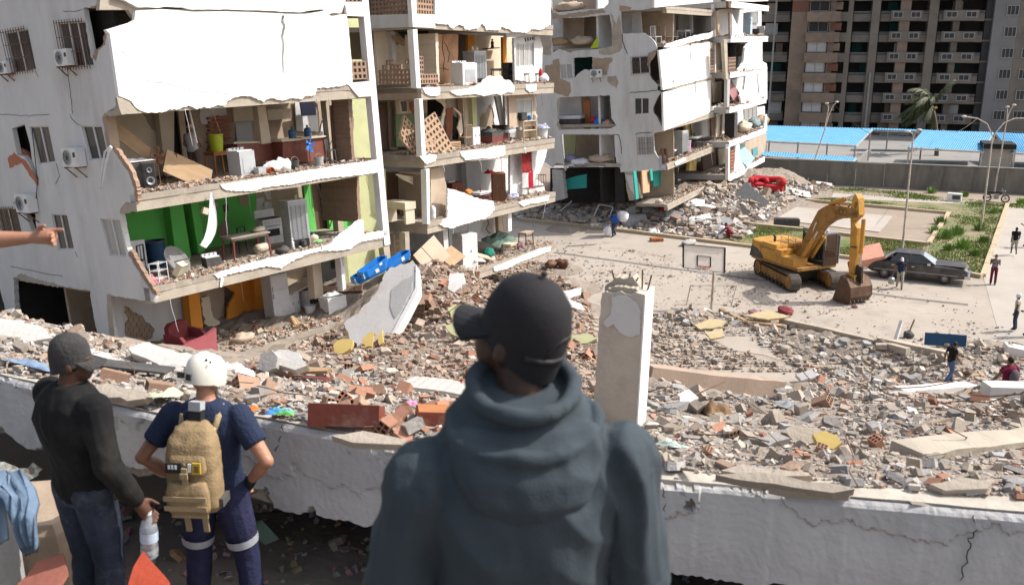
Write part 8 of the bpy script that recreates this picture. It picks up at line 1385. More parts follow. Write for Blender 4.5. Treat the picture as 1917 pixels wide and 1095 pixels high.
for P, lab in (([(1300,608),(1330,596),(1362,600),(1350,612),(1312,616)],'cream board left of the goal frame foot'),([(1392,590),(1440,580),(1480,592),(1440,598)],'cream board right of the goal frame foot'),([(1320,622),(1352,614),(1356,630),(1330,634)],'cream block board lowest of the band')): pl('board', lab, 'board', P, mat('cream_board', (.56,.46,.28), (.48,.39,.23), 3), .1, -60, .3)
x, y, z, d = onslope(1768,650); board(T(x, y, z+.35, R(-14), R(80)), 'dark blue panel standing on edge behind the walking man', 1.7,.55,.1, mat('navy_panel', (.03,.085,.17), None, 3)); lbeam('white plastic pipe standing up in the low rubble', (1676,640), (1688,600), .13,.13, APPL, dep(1676,640), dep(1676,640), 'plastic_pipe', 'pipe', seg=3); lbeam('thin stick leaning beside the white plastic pipe', (1700,628), (1712,598), .05,.05, RUST, dep(1700,628), dep(1700,628), 'stick', 'stick', seg=2)
pl('plaster_sheet', 'yellow painted slab piece in the middle of the right rubble', 'slab fragment', [(1522,812),(1545,806),(1566,815),(1576,828),(1560,840),(1535,838)], YELLOWP, .07, -48, .15); pl('concrete_slab_fragment', 'large flat pale slab below the yellow piece', 'slab fragment', [(1462,808),(1500,796),(1540,806),(1530,826),(1490,830)], CONCT, .08, -55, .1); pl('concrete_slab_fragment', 'white wall block in the sloping rubble above the yellow piece', 'slab fragment', [(1490,700),(1520,690),(1530,705),(1500,712)], WHITE2, .3, -40, .3); pl('concrete_slab_fragment', 'broad grey slab low on the right rubble', 'slab fragment', [(1400,820),(1450,808),(1480,820),(1440,834)], CONCP, .07, -60, .1); pl('plaster_sheet', 'white sheet piece right of the column base', 'plaster piece', [(1268,738),(1290,728),(1308,744),(1296,758),(1272,754)], WHITE, .06, -45, .2)
wire('long black cable running over the right rubble', [tuple(Vector(onslope(px, py)[:3])+Vector((0,0,.08))) for px, py in [(1330,636),(1370,655),(1430,668),(1500,690),(1600,720),(1700,735),(1790,745),(1850,765)]], .012); wire('thin pale cable on the left part of the right rubble', [tuple(Vector(onslope(px, py)[:3])+Vector((0,0,.06))) for px, py in [(1420,600),(1450,620),(1490,650),(1560,668)]], .012, APPL)
t = thing('suitcase', 'orange brown suitcase lying alone on the court', 'suitcase', T(*onz(1229,452), R(8))); mb = MB(); mb.loft([[(x*s,y*s,zz) for x,y in [(-.42,-.25),(.42,-.25),(.42,.25),(-.42,.25)]] for zz, s in ((.02,.95),(.06,1),(.2,1),(.24,.95))]); mb.build('shell', mat('suitcase_orange', (.38,.13,.05), None, 4, .6), t); B1(t, 'handle', (0,-.27,.13), (.2,.03,.03), BLACK)
t = thing('loudspeaker', 'large black loudspeaker box lying beside the concrete pad', 'loudspeaker', T(*onz(1472,424), R(-8))); B1(t, 'cabinet_box', (0,0,.3), (1.75,.7,.55), BLACKD); B1(t, 'front_grille', (0,0,.585), (1.6,.6,.02), BLACK)
t = thing('air_conditioner', 'white louvred grille unit lying in the strip behind the kerb', 'air conditioner', lie(1188,422,R(15),.3,R(40),0,.3)); B1(t, 'casing', (0,0,.0), (1.9,1.1,.3), APPG); mb = MB()
for k in range(12): mb.box((0,-.48+k*.087,.16), (1.75,.02,.03))
mb.build('louvre', APPL, t)
for i, (px, py, w_, h_, m, rx, ry, lab) in enumerate([(1345,420,2.0,1.2,SLATE,8,-6,'dark grey sheet lying near the crouching figure'),(1262,408,1.3,1.0,SLATE,40,20,'bent grey metal sheet below the sunken slab'),(1405,375,2.4,1.6,SLATE,55,30,'upright dark grey wall slab in the far rubble'),(1360,350,1.8,1.2,WOODT,12,10,'square brown board in the far rubble'),(1335,385,1.6,.9,CLOTHW,15,5,'white sheet piece in the middle of the strip'),(1310,412,1.5,.8,WHITE,10,-8,'white plaster sheet left of the dark grey sheet'),(1128,378,1.5,1.1,WOODT,35,15,'wooden crate panel below the gable'),(1190,395,1.7,.9,WHITE,25,-15,'white slab leaning by the corner column'),(1215,398,1.0,.7,CLOTHW,10,0,'round white board behind the louvred grille'),(1075,368,1.2,.8,WOODB,60,10,'dark wooden chair back in the gable debris'),(1105,352,1.6,.9,BLACKD,70,-10,'black panel leaning under the gable'),(1420,300+80,1.4,.5,WOODT,10,5,'tan plank high on the far rubble pile'),(1490,360,2.4,.8,WHITE,14,3,'white slab at the foot of the leaning lamp post'),(1540,348,1.6,.6,WHITE,10,3,'flat white slab right of the leaning lamp post'),(1300,380,1.5,1.0,CLOTHW,15,-10,'crumpled white sheeting on the strip')]): board(lie(px,py,rq.uniform(-.6,.6),.25,R(rx),R(ry),.4), lab, w_, h_, .07, m, 'board' if m in (WOODT,WOODB) else 'panel', 'board' if m in (WOODT,WOODB) else 'panel', .06, i)
mb = MB()
for a, b in (((-.9,0,.1),(-.3,.2,1.2)),((-.3,.2,1.2),(.7,0,1.0)),((.7,0,1.0),(.3,-.3,.1)),((-.9,0,.1),(.3,-.3,.1))): mb.bar(a, b, .06)
tag(mb.build('window_frame_wreck', APPL, None, M=lie(1130,412,.2,.05)), 'white window frame sticking up behind the blue shirted carrier', 'window frame'); mb = MB(); mb.bar((-.8,0,.1),(.6,.2,.9),.06); tag(mb.build('white_post', APPL, None, M=lie(1060,398,.3,.05)), 'white post slanting from the rubble left of the gable', 'post')
for i, (px, py, r, m, lab) in enumerate([(1240,386,(.4,.3,.25),REDF,'red and orange clothes heap on the sunken slab'),(1262,380,(.4,.3,.2),CLOTHW,'white clothes heap on the sunken slab'),(1222,383,(.3,.25,.2),mat('mixed_clothes'),'mixed clothes heap at the slab corner'),(1205,418,(.9,.4,.2),mat('mint_cloth'),'pale green cloth in front of the louvred grille'),(1225,436,(.5,.4,.18),CLOTHW,'white bag at the kerb in front of the grille'),(1352,436,(.45,.35,.35),CLOTHW,'white plastic bag beside the crouching figure'),(1478,452,(.6,.3,.2),BLACKD,'dark bundle by the kerb left of the excavator'),(1290,458,(.9,.35,.2),CONCP,'grey bundle on the court by the kerb'),(1700,630,(.25,.2,.2),BLACKD,'dark bag on the low rubble'),(1600,575,(.2,.15,.1),mat('mixed_clothes'),'small coloured scrap near the bucket'),(1412,588,(.4,.3,.15),mat('mixed_clothes'),'coloured scraps in front of the excavator'),(1470,585,(.5,.35,.2),REDV,'red brown scrap heap in front of the excavator'),(1032,500,(.5,.3,.25),WOODB,'brown rolled rug on the court edge'),(1052,498,(.45,.25,.3),WOODB,'second brown rolled rug on the court edge')]): sack(gput(px,py,rq.uniform(0,3)), lab, r, m, i, 'heap' if 'heap' in lab else 'bundle', 'heap' if 'heap' in lab else 'bundle')
table(gput(1062,382,.3,.2), 'overturned brown table frame in the gable debris', 1.4,.8,.7, WOODB, WOODB,.05); chair(gput(1115,372,.5,.2), 'brown chair wreck under the gable', WOODB, WOODB,.5,.5,1.0,3)
V, Fc_, Cl, off = [], [], [], 0
for k in range(2600):
 x = rq.uniform(-4.2,3.4); y = rq.uniform(3.0,7.2); s = rq.uniform(.02,.09)*(2.2 if rq.random() < .1 else 1); pv, pf = rq.choice(PROT); Mx = T(x,y,fz(x,y)+s*.15,rq.uniform(0,6),rq.gauss(0,.4),rq.gauss(0,.4),s); V += [tuple(Mx @ Vector(v)) for v in pv]; Fc_.append(pf+off); off += len(pv); c = rq.choice(PALS['near']); Cl += [[v*rq.uniform(.5,.9) for v in c]]*len(pv)
rawmesh('floor_debris', np.array(V), np.concatenate(Fc_), RUBB, 'stuff', np.array(Cl))
def floorpt(px, py, z): p = onz(px, py, z); return (p[0], p[1], z)
p = floorpt(45,1000,10.55); t = thing('concrete_block', 'big rough concrete block at the lower left under the jeans', 'concrete block', T(p[0]-.12,p[1]+.15,10.12,R(12))); mb = MB(); mb.loft([[(x*s,y*s,zz) for x,y in [(-.42,-.3),(.3,-.32),(.42,-.1),(.38,.3),(-.42,.34)]] for zz, s in ((0,1.05),(.3,1.02),(.48,1),(.54,.93))]); mb.build('block_body', RAWW, t)
DEN = mat('pale_denim', (.15,.215,.30), (.105,.155,.225), 6, .9, .25, 40);
def drape(label, Q, m, th=.02, name='jeans', cat='jeans', seed=1):
 n = 10; rows = []
 for (a, b, d) in Q:
  A = Vector(pt(*a, d)); B = Vector(pt(*b, d)); rows.append([A.lerp(B, k/n)+Vector((0,-.02*math.sin(k*2.1+len(rows)),.02*mnoise.noise(Vector((k*.6, len(rows)*.7, seed))))) for k in range(n+1)])
 mb = MB(); V = [v for r in rows for v in r]; m0 = len(V); V2 = [v+Vector((0,th,-th)) for v in V]; w_ = n+1; F1 = [(i*w_+k,(i+1)*w_+k,(i+1)*w_+k+1,i*w_+k+1) for i in range(len(rows)-1) for k in range(n)]; mb.add(V+V2, F1+[tuple(m0+j for j in reversed(f)) for f in F1]+[(k,k+1,m0+k+1,m0+k) for k in range(n)]+[((len(rows)-1)*w_+k+1,(len(rows)-1)*w_+k,m0+(len(rows)-1)*w_+k,m0+(len(rows)-1)*w_+k+1) for k in range(n)]+[(i*w_,(i+1)*w_,m0+(i+1)*w_,m0+i*w_) for i in range(len(rows)-1)]+[((i+1)*w_+n,i*w_+n,m0+i*w_+n,m0+(i+1)*w_+n) for i in range(len(rows)-1)]); o = mb.build(name, m, smooth=True); return tag(o, label, cat)
drape('pale blue jeans hanging over the concrete block at the lower left', [((-30,885),(45,880),4.35),((-20,905),(62,912),4.22),((10,930),(66,940),4.1),((14,960),(60,965),4.05),((20,990),(64,992),4.05),((36,1022),(68,1018),4.07),((46,1032),(66,1026),4.08)], DEN); drape('second pale blue jeans leg bunched at the picture edge', [((-60,880),(20,884),4.3),((-60,910),(14,915),4.2),((-40,960),(4,965),4.15),((-40,1020),(8,1010),4.15)], DEN, seed=4)
cloth(T(*floorpt(10,872,10.7)[:2],10.62), 'mixed grey and green clothes behind the jeans', .36,.2, mat('mixed_green_clothes', (.30,.33,.29), (.12,.10,.09), 14, contrast=.2), .08, 7);
for P, m, lab in (([(30,1095),(70,1050),(118,1035),(125,1070),(100,1110)],mat('dull_red_sheet', (.32,.12,.09), None, 3),'dull pink red board on the floor at the lower left'),([(250,1060),(268,1030),(315,1085),(318,1110),(240,1110)],mat('bright_red_sheet', (.42,.07,.035), None, 3),'bright red sheet on the floor behind the water bottle')): piece('sheet' if 'sheet' in lab else 'board', lab, 'sheet', P, 4.75, m, .03, 100, -68, .01)
# people
def blob(mb, name, m, parent, vox, it=4, fold=0, fsc=(9,9,3), seed=0):
 """join overlapping closed shapes into one continuous surface"""
 me = bpy.data.meshes.new(name); me.from_pydata(mb.V, [], mb.F); bm = bmesh.new(); bm.from_mesh(me); bmesh.ops.recalc_face_normals(bm, faces=bm.faces); bm.to_mesh(me); bm.free()
 o = bpy.data.objects.new('tmp', me); COL.objects.link(o); r = o.modifiers.new('r', 'REMESH'); r.mode = 'VOXEL'; r.voxel_size = vox; s = o.modifiers.new('s', 'SMOOTH'); s.factor = .5; s.iterations = it
 bpy.context.view_layer.update(); dg = bpy.context.evaluated_depsgraph_get(); m2 = bpy.data.meshes.new_from_object(o.evaluated_get(dg)); bpy.data.objects.remove(o); m2.name = name
 if fold:
  n = len(m2.vertices); co = np.empty(n*3); no = np.empty(n*3); m2.vertices.foreach_get('co', co); m2.vertices.foreach_get('normal', no); co = co.reshape(-1,3); no = no.reshape(-1,3)
  d = np.array([mnoise.noise(Vector((c[0]*fsc[0]+seed, c[1]*fsc[1], c[2]*fsc[2])))+.6*(1-2*abs(mnoise.noise(Vector((c[0]*fsc[0]*1.3+c[2]*6, c[1]*fsc[1], c[2]*fsc[2]*1.6-c[0]*5+seed))))) for c in co]); co += no*(d*fold)[:,None]; m2.vertices.foreach_set('co', co.ravel())
 m2.polygons.foreach_set('use_smooth', np.ones(len(m2.polygons), bool)); m2.materials.clear(); m2.materials.append(m); m2.update(); return link(name, m2, parent)
def limb(mb, P, r, n=12):
 mb.tube(P, r, n)
 for p, q in zip(P, r): mb.ball(tuple(p), q*.99, n, 8)
SKIN = mat('brown_skin', (.20,.095,.055), (.17,.08,.045), 9, .5, .08, 60, spec=.4); SKIND = mat('dark_skin', (.062,.030,.020), (.05,.025,.017), 9, .5, .08, 60, spec=.4); SKINT = mat('tan_skin', (.42,.21,.13), (.36,.17,.105), 9, .5, .08, 60, spec=.4)
HAIR = mat('black_hair', (.012,.010,.009), (.02,.018,.016), 30, .7, .3)
def cm(n, c, c2=None, **k): return mat(n, c, c2, 7, .88, .3, 60, **k)
JD = dict(pel=(0,0,.95), che=(0,.0,1.27), nec=(0,-.005,1.47), hea=(0,.02,1.60), sL=(-.19,-.005,1.405), sR=(.19,-.005,1.405), eL=(-.25,-.03,1.13), eR=(.25,-.03,1.13), wL=(-.26,.05,.88), wR=(.26,.05,.88), hL=(-.09,0,.93), hR=(.09,0,.93), kL=(-.105,.03,.50), kR=(.105,.03,.50), aL=(-.11,-.02,.085), aR=(.11,-.02,.085))
def torso(mb, J, e=0, zlo=0, k=1.0):
 p, c, n = Vector(J['pel']), Vector(J['che']), Vector(J['nec']); sx = (Vector(J['sR'])-Vector(J['sL'])).normalized(); hx = (Vector(J['hR'])-Vector(J['hL'])).normalized(); rings = []
 for t_, w, d in ((-.12+zlo,.162,.105),(.0,.168,.112),(.28,.150,.100),(.5,.160,.108),(.72,.182,.118),(.88,.178,.105),(.97,.13,.085),(1.04,.062,.062)):
  q = p.lerp(c, t_/.62) if t_ < .62 else c.lerp(n, (t_-.62)/.38); x = hx.lerp(sx, min(max(t_,0),1)).normalized(); ax = (n-p).normalized(); y = ax.cross(x).normalized(); w = w*k+e; d = d*k+e
  rings.append([q+x*(w*math.copysign(abs(math.cos(a))**.85, math.cos(a)))+y*(d*math.copysign(abs(math.sin(a))**.9, math.sin(a))) for a in [j*math.pi/10 for j in range(20)]])
 mb.loft(rings)
def hand(mb, w, e, side, curl=.5, point=False, s=1.0):
 w = Vector(w); d = (w-Vector(e)).normalized(); u = Vector((0,0,1)) if abs(d.z) < .8 else Vector((0,1,0)); t_ = d.cross(u).normalized()*side; n_ = t_.cross(d).normalized()     # t_: across the knuckles
 mb.tube([w-d*.01, w+d*.035*s, w+d*.08*s], [.026*s,.034*s,.034*s], 10); mb.ball(tuple(w+d*.075*s), .034*s, 10, 8)
 for k, (o, L) in enumerate(((-.03,.066),(-.01,.075),(.01,.07),(.029,.056))):
  b = w+d*.085*s+n_*o*s; c_ = curl if not (point and k == 3) else .05; v = d.copy(); P = [b-d*.02];
  for j in range(3): v = (v*math.cos(c_*.8)+t_*math.sin(c_*.8)).normalized(); b = b+v*L*s*(.45,.32,.26)[j]; P.append(b)
  mb.tube(P, [.0105*s,.0100*s,.009*s,.0075*s], 8); mb.ball(tuple(P[-1]), .0074*s, 8, 6)
 b = w+d*.025*s+n_*.028*s; P = [b, b+(d*.6+n_*.6+t_*.3)*.035*s, b+(d*.95+n_*.5+t_*.7)*.06*s]; mb.tube(P, [.014*s,.0115*s,.009*s], 8); mb.ball(tuple(P[-1]), .009*s, 8, 6)
def head(mb, J, yaw, tilt=0, s=1.0):
 Mh = Matrix.Translation(Vector(J['hea'])) @ Matrix.Rotation(yaw, 4, 'Z') @ Matrix.Rotation(tilt, 4, 'X') @ Matrix.Scale(s, 4)
 mb.ball((0,-.012,.025), (.073,.092,.098), 20, 14, Mh); mb.ball((0,.025,-.045), (.056,.062,.072), 18, 12, Mh); mb.ball((0,.055,-.088), (.026,.022,.02), 12, 8, Mh); mb.ball((0,.088,-.03), (.014,.02,.016), 10, 8, Mh); mb.tube([(0,.08,.01),(0,.098,-.026)], [.009,.013], 8, Mh); mb.ball((0,.079,-.062), (.024,.012,.008), 10, 6, Mh); mb.ball((0,.077,-.073), (.02,.012,.008), 10, 6, Mh); mb.ball((0,.07,.012), (.05,.02,.012), 12, 6, Mh)
 for x in (-1,1): mb.ball((x*.074,-.012,-.02), (.010,.02,.032), 10, 8, Mh)
 return Mh
def person(label, M, J=None, top=None, bot=None, shoes=BLACK, skin=SKIN, sleeve=.5, shorts=0, yaw=0, tilt=0, hat='hair', hatm=HAIR, vox=.012, k=1.0, curl=(.5,.5), group=None, fold=.004, point=None, loose=.0, fsc=(10,10,4)):
 q = dict(JD); q.update(J or {}); J = {a: Vector(b) for a, b in q.items()}; t = thing('person', label, 'person', M, group); mb = MB(); torso(mb, J, -.012, 0, k); mb.tube([J['che'], J['nec'], J['hea']-Vector((0,.01,.02))], [.06,.054,.052], 12); Mh = head(mb, J, yaw, tilt)
 for s, S in ((-1,'L'),(1,'R')):
  a, b, c = J['s'+S], J['e'+S], J['w'+S]; limb(mb, [a, a.lerp(b,.5), b, b.lerp(c,.35), c], [.054*k,.046*k,.038*k,.040*k,.026]); hand(mb, c, b, s, curl[(s+1)//2], point == S)
  a, b, c = J['h'+S], J['k'+S], J['a'+S]; limb(mb, [a, a.lerp(b,.5), b, b.lerp(c,.35), c], [.085*k,.072*k,.054,.055*k,.036]); f = (b-a); f = Vector((0,1,0)); mb.tube([c-Vector((0,.05,.02)), c+Vector((0,.06,-.045)), c+Vector((0,.15,-.06))], [.036,.036,.026], 10)
 blob(mb, 'body', skin, t, vox, 3)
 if top:
  mb = MB(); torso(mb, J, .008+loose, -.02, k)
  for S in 'LR':
   a, b, c = J['s'+S], J['e'+S], J['w'+S]; g_ = .013+loose
   if sleeve > 1: limb(mb, [a, a.lerp(b,.5), b, b.lerp(c,.5), b.lerp(c,.93)], [.058*k+g_,.048*k+g_,.042*k+g_,.038*k+g_,.03+g_])
   elif sleeve > 0: mb.ball(tuple(a), .058*k+g_, 12, 8); mb.tube([a, a.lerp(b,.4), a.lerp(b,sleeve)], [.058*k+g_,.052*k+g_,.050*k+g_*1.4], 14)
  blob(mb, 'top', top, t, vox, 3, fold, fsc)
 if bot:
  mb = MB(); p = J['pel']; mb.loft([[(p.x+w*math.cos(a), p.y+d*math.sin(a), p.z+z) for a in [j*math.pi/8 for j in range(16)]] for z, w, d in ((-.10,.165,.115),(0,.172,.118),(.08,.158,.11))])
  for S in 'LR':
   a, b, c = J['h'+S], J['k'+S], J['a'+S]; g_ = .012
   if shorts: limb(mb, [a, a.lerp(b,.5), a.lerp(b,.95)], [.092*k+g_,.085*k+g_,.075+g_])
   else: limb(mb, [a, a.lerp(b,.5), b, b.lerp(c,.5), b.lerp(c,.95)], [.09*k+g_,.076*k+g_,.06+g_,.056+g_,.05+g_])
  blob(mb, 'trousers' if not shorts else 'shorts', bot, t, vox, 3, fold, (8,8,6), 3)
 if shoes:
  for S in 'LR': mb = MB(); c = J['a'+S]; mb.tube([c-Vector((0,.055,.02)), c+Vector((0,.06,-.042)), c+Vector((0,.16,-.058))], [.046,.045,.032], 12); blob(mb, 'shoe', shoes, t, max(vox,.01), 3)
 if hat in ('hair','cap','helmet','straw'):
  mb = MB()
  if hat == 'hair': mb.ball((0,-.022,.035), (.079,.094,.098), 18, 12, Mh); mb.V = [v if (Mh.inverted() @ Vector(v)).y < .055 or (Mh.inverted() @ Vector(v)).z > .06 else tuple(Mh @ ((Mh.inverted() @ Vector(v))*.9)) for v in mb.V]; mb.build('hair', hatm, t, smooth=True)
  elif hat == 'cap':
   r = [(1.0,-.03),(1.02,.0),(1.03,.02),(1.0,.06),(.85,.105),(.55,.135),(.15,.15)]; mb.loft([[(.079*w*math.cos(a), -.014+.098*w*math.sin(a), z*.95+(.032*math.sin(a)-.004 if z < -.01 else 0)) for a in [j*math.pi/10 for j in range(20)]] for w, z in r], Mh); c_ = mb.build('cap', hatm, t, smooth=50)
   mb = MB(); V = []
   for j in range(11): a = -1.25+2.5*j/10; x = .078*math.sin(a); V += [(x, .07*math.cos(a)-.0, .006), (x*1.02, .07*math.cos(a)+.085*math.cos(a*.75)**.6, -.012-.03*math.sin(a)**2)]
   V2 = [(a,b,c-.007) for a,b,c in V]; F1 = [(2*j,2*j+1,2*j+3,2*j+2) for j in range(10)]; mb.add(V+V2, F1+[tuple(22+i for i in reversed(f)) for f in F1]+[(2*j+1,22+2*j+1,22+2*j+3,2*j+3) for j in range(10)], Mh); mb.build('brim', hatm, c_); mb = MB(); mb.ball((0,-.015,.152), (.008,.008,.006), 8, 5, Mh); mb.build('button', hatm, c_)
   mb = MB(); mb.V, mb.F, mb.I = [], [], []; mb.ball((0,-.02,.0), (.077,.095,.085), 16, 10, Mh); mb.V = [v if (Mh.inverted() @ Vector(v)).y < .03 and (Mh.inverted() @ Vector(v)).z > -.06 else tuple(Mh @ ((Mh.inverted() @ Vector(v))*.85)) for v in mb.V]; mb.build('hair', HAIR, t, smooth=True)
  elif hat == 'helmet':
   r = [(1.02,-.03),(1.05,.0),(1.03,.05),(.93,.095),(.7,.13),(.35,.15),(.08,.155)]; mb.loft([[(.097*w*math.cos(a), -.01+.118*w*math.sin(a), z*.93+.01*(math.sin(a) < 0)) for a in [j*math.pi/12 for j in range(24)]] for w, z in r], Mh); c_ = mb.build('helmet', hatm, t, smooth=50); mb = MB(); mb.tube([(.076,.0,-.0),(.074,.02,-.06),(.04,.045,-.10),(-.04,.045,-.10),(-.074,.02,-.06),(-.076,0,0)], .008, 5, Mh); mb.build('chin_strap', GREYW, c_)
  else: mb.lathe([(.2,.06),(.19,.068),(.09,.075),(.085,.13),(.05,.15),(.0,.152)], 18, Mh); mb.build('straw_hat', BEIGE, t, smooth=40)
 t['_'] = 0; del t['_']; t_mh[t.name] = Mh; return t
t_mh = {}
def at(px, py, yaw, z=None, s=1.0): p = onz(px, py, z or 0.014); return T(p[0], p[1], p[2], R(yaw), 0, 0, s)
WALK = dict(kL=(-.1,.16,.53), aL=(-.1,.18,.1), kR=(.1,.02,.50), aR=(.1,-.24,.14), eL=(-.24,-.12,1.15), wL=(-.25,-.1,.9), eR=(.24,.05,1.14), wR=(.25,.2,.95))
NAVY = cm('navy_shirt', (.012,.02,.05), (.018,.028,.06)); BLKS = mat('black_shirt', (.006,.006,.007), (.010,.0098,.010), 3, .92, .08, 90, dirt=(.030,.027,.022), dsc=2.2); JEAN = cm('blue_jeans', (.06,.10,.20), (.10,.15,.26)); DJEAN = cm('dark_jeans', (.018,.026,.05), (.04,.055,.09)); KHAKI = cm('pale_trousers', (.36,.35,.30)); MAROON = cm('maroon_cloth', (.16,.01,.04));
p = person('man in a blue shirt carrying white sacks along the court kerb', at(1149,443,125), dict(WALK, eR=(.3,.1,1.3), wR=(.2,.15,1.45)), cm('royal_blue', (.02,.09,.42)), DJEAN, hat='cap', hatm=DARK, sleeve=1.5); q = onz(1156,420,1.0); sack(T(onz(1159,443)[0]+.25, onz(1159,443)[1]+.1, 1.05, 0), 'white sack carried over the shoulder of the blue shirted man', (.38,.28,.42), CLOTHW, 3); sack(T(onz(1137,443)[0], onz(1137,443)[1]-.15, .12, 0), 'white carrier bags hanging from the hand of the blue shirted man', (.3,.22,.35), CLOTHW, 5, 'bag', 'bag')
person('person in dark red crouching by the kerb next to a white bag', at(1363,446,60), dict(pel=(0,-.25,.42), che=(0,.05,.68), nec=(0,.15,.83), hea=(0,.22,.93), sL=(-.18,.12,.78), sR=(.18,.12,.78), eL=(-.22,.3,.55), eR=(.22,.3,.55), wL=(-.16,.48,.38), wR=(.16,.48,.38), hL=(-.1,-.25,.42), hR=(.1,-.25,.42), kL=(-.16,.15,.48), kR=(.16,.15,.48), aL=(-.13,-.12,.09), aR=(.13,-.12,.09)), REDV, cm('red_trousers', (.20,.02,.03)), hat='hair', sleeve=1.5)
p = person('man in navy shirt with red face mask and white cap walking past the car', at(1683,540,165), dict(WALK, wR=(.34,.05,.98), eR=(.3,-.08,1.2)), NAVY, KHAKI, hat='cap', hatm=CLOTHW); mb = MB(); mb.ball((0,.042,-.055), (.066,.062,.055), 14, 8, t_mh[p.name]); mb.build('face_mask', REDF, p, smooth=True)
t = thing('metal_can', 'round metal can carried by the man with the red mask', 'can', at(1668,531,0,.35)); mb = MB(); mb.lathe([(.16,0),(.17,.3),(.1,.36)], 12); mb.build('can_body', STEEL, t); mb = MB(); mb.tube([(.0,0,.34),(.08,.0,.62)], .012, 4); mb.build('handle', STEEL, t)
person('woman in patterned top and maroon trousers holding hands to her mouth on the paving', at(1858,533,150), dict(eL=(-.24,.1,1.17), wL=(-.06,.2,1.45), eR=(.24,.1,1.17), wR=(.07,.19,1.42)), cm('patterned_top', (.10,.09,.11), (.28,.27,.28), contrast=.1), cm('wine_trousers', (.13,.012,.03)), BLACK, tilt=-.15, k=.92)
person('man in black tee shirt and pale shorts walking away along the paving', at(1897,476,-15,.11), dict(WALK), BLKS, KHAKI, skin=SKIND, shorts=1, shoes=BLACKD); person('man in dark clothes cut by the picture edge on the paving', at(1919,461,60,.11), dict(eR=(.25,.1,1.2), wR=(.2,.3,1.35)), NAVY, DJEAN, skin=SKIND)
person('man in white hard hat and cream shirt standing at the step', at(1899,617,50,.11), {}, cm('cream_shirt', (.50,.45,.38)), DJEAN, hat='helmet', hatm=APPL, skin=SKIND); person('man in black beside the hard hat man at the picture edge', at(1921,628,70,.11), dict(eL=(-.26,.1,1.15), wL=(-.1,.25,1.15)), BLKS, cm('black_trousers', (.012,.012,.013)), skin=SKIND)
x, y, z, d = onslope(1776,714); person('man in black tee shirt and blue jeans striding over the low rubble', T(x,y,z,R(-75)), dict(WALK, nec=(0,.06,1.46), hea=(0,.1,1.58), che=(0,.03,1.27)), BLKS, JEAN, tilt=-.3, shoes=BLACKD)
hd_ = Vector(pt(1893,672,25.6)); zf = float(H(hd_.x, hd_.y)); p = person('man in maroon shirt with grey backpack half hidden behind the slab at right', T(hd_.x, hd_.y, hd_.z-1.66, R(15)), dict(eL=(-.36,.0,1.2), wL=(-.44,.12,1.02), eR=(.34,0,1.18), wR=(.38,.1,.96)), MAROON, DJEAN, k=1.05); mb = MB(); mb.ball((0,-.2,1.2), (.15,.1,.22), 14, 10); bk = tag(mb.build('backpack', cm('grey_pack', (.12,.10,.12)), None, M=p.matrix_world.copy(), smooth=True), 'grey backpack worn by the man in maroon', 'backpack'); lbeam('pale slab block hiding the legs of the maroon shirted man', (1842,742), (1965,748), .5,.5, WHITE2, 22.5, 22.5, 'wall_block', 'block', seg=3)
x, y = FA.fac((366,320),2.0)[0], 2.0; p = person('old man in straw hat and grey vest standing in the beige room', FA.M @ T(x, y, .52, R(-60)), dict(eR=(.26,.05,1.15), wR=(.16,.26,1.06), eL=(-.26,0,1.12), wL=(-.2,.2,1.0)), cm('grey_vest', (.36,.35,.35)), cm('brown_trousers', (.09,.06,.05)), hat='straw', sleeve=0, k=1.12)
p = person('excavator driver in red shirt seated in the cab', ex.matrix_world @ T(-.85,.42,1.28), dict(pel=(0,-.05,.55), che=(0,-.05,.88), nec=(0,-.02,1.06), hea=(0,.03,1.2), sL=(-.18,-.03,1.0), sR=(.18,-.03,1.0), eL=(-.24,.15,.78), eR=(.24,.15,.78), wL=(-.22,.38,.74), wR=(.22,.38,.74), hL=(-.09,-.02,.52), hR=(.09,-.02,.52), kL=(-.11,.4,.5), kR=(.11,.4,.5), aL=(-.11,.45,.1), aR=(.11,.45,.1)), REDF, DJEAN, skin=SKIND, hat='cap', hatm=APPG)
# the three men in front
def stand(hpx, hpy, d, hz, yaw, s): p = pt(hpx, hpy, d); return T(p[0], p[1], p[2]-hz*s, R(yaw), 0, 0, s)
M = stand(124,672,4.72,1.62,-34,1.02)
p = person('man in dusty black long sleeve shirt and black cap holding a water bottle', M, dict(hea=(.01,.03,1.61), che=(0,-.03,1.27), pel=(0,.02,.95), eR=(.275,-.02,1.12), wR=(.30,.10,.89), eL=(-.25,.04,1.13), wL=(-.2,.2,.98), nec=(0,-.005,1.475)), BLKS, cm('dusty_dark_jeans', (.012,.018,.035), (.03,.04,.065), dirt=(.11,.12,.13), dsc=2.6), skin=mat('mid_dark_skin', (.105,.05,.032), (.085,.04,.026), 9, .5, .08, 60), sleeve=1.5, yaw=R(-42), hat='cap', hatm=cm('washed_black_cap', (.03,.029,.03), (.06,.056,.055)), vox=.0075, k=1.06, fold=.008, loose=.006)
wp = M @ Vector((.31,.13,.80)); t = thing('water_bottle', 'clear plastic water bottle hanging from the hand of the black shirted man', 'water bottle', Matrix.Translation(wp-Vector((0,0,.245))) @ Matrix.Rotation(R(4),4,'Y')); PET = mat('clear_plastic', (.80,.86,.90), (.7,.78,.84), 8, .12, .3, 30, trans=.75, spec=.5); mb = MB(); mb.lathe([(.036,0),(.044,.012),(.045,.05),(.041,.058),(.045,.066),(.041,.09),(.045,.098),(.045,.17),(.036,.205),(.016,.235),(.014,.25)], 20); mb.build('body', PET, t, smooth=40); mb = MB(); mb.lathe([(.0458,.10),(.0458,.155)], 20, cap=False); mb.build('label_band', mat('bottle_label', (.55,.62,.70), (.35,.45,.58), 30, .5, 0), t, smooth=True); mb = MB(); mb.lathe([(.017,.25),(.017,.268)], 12); mb.build('cap', APPL, t)
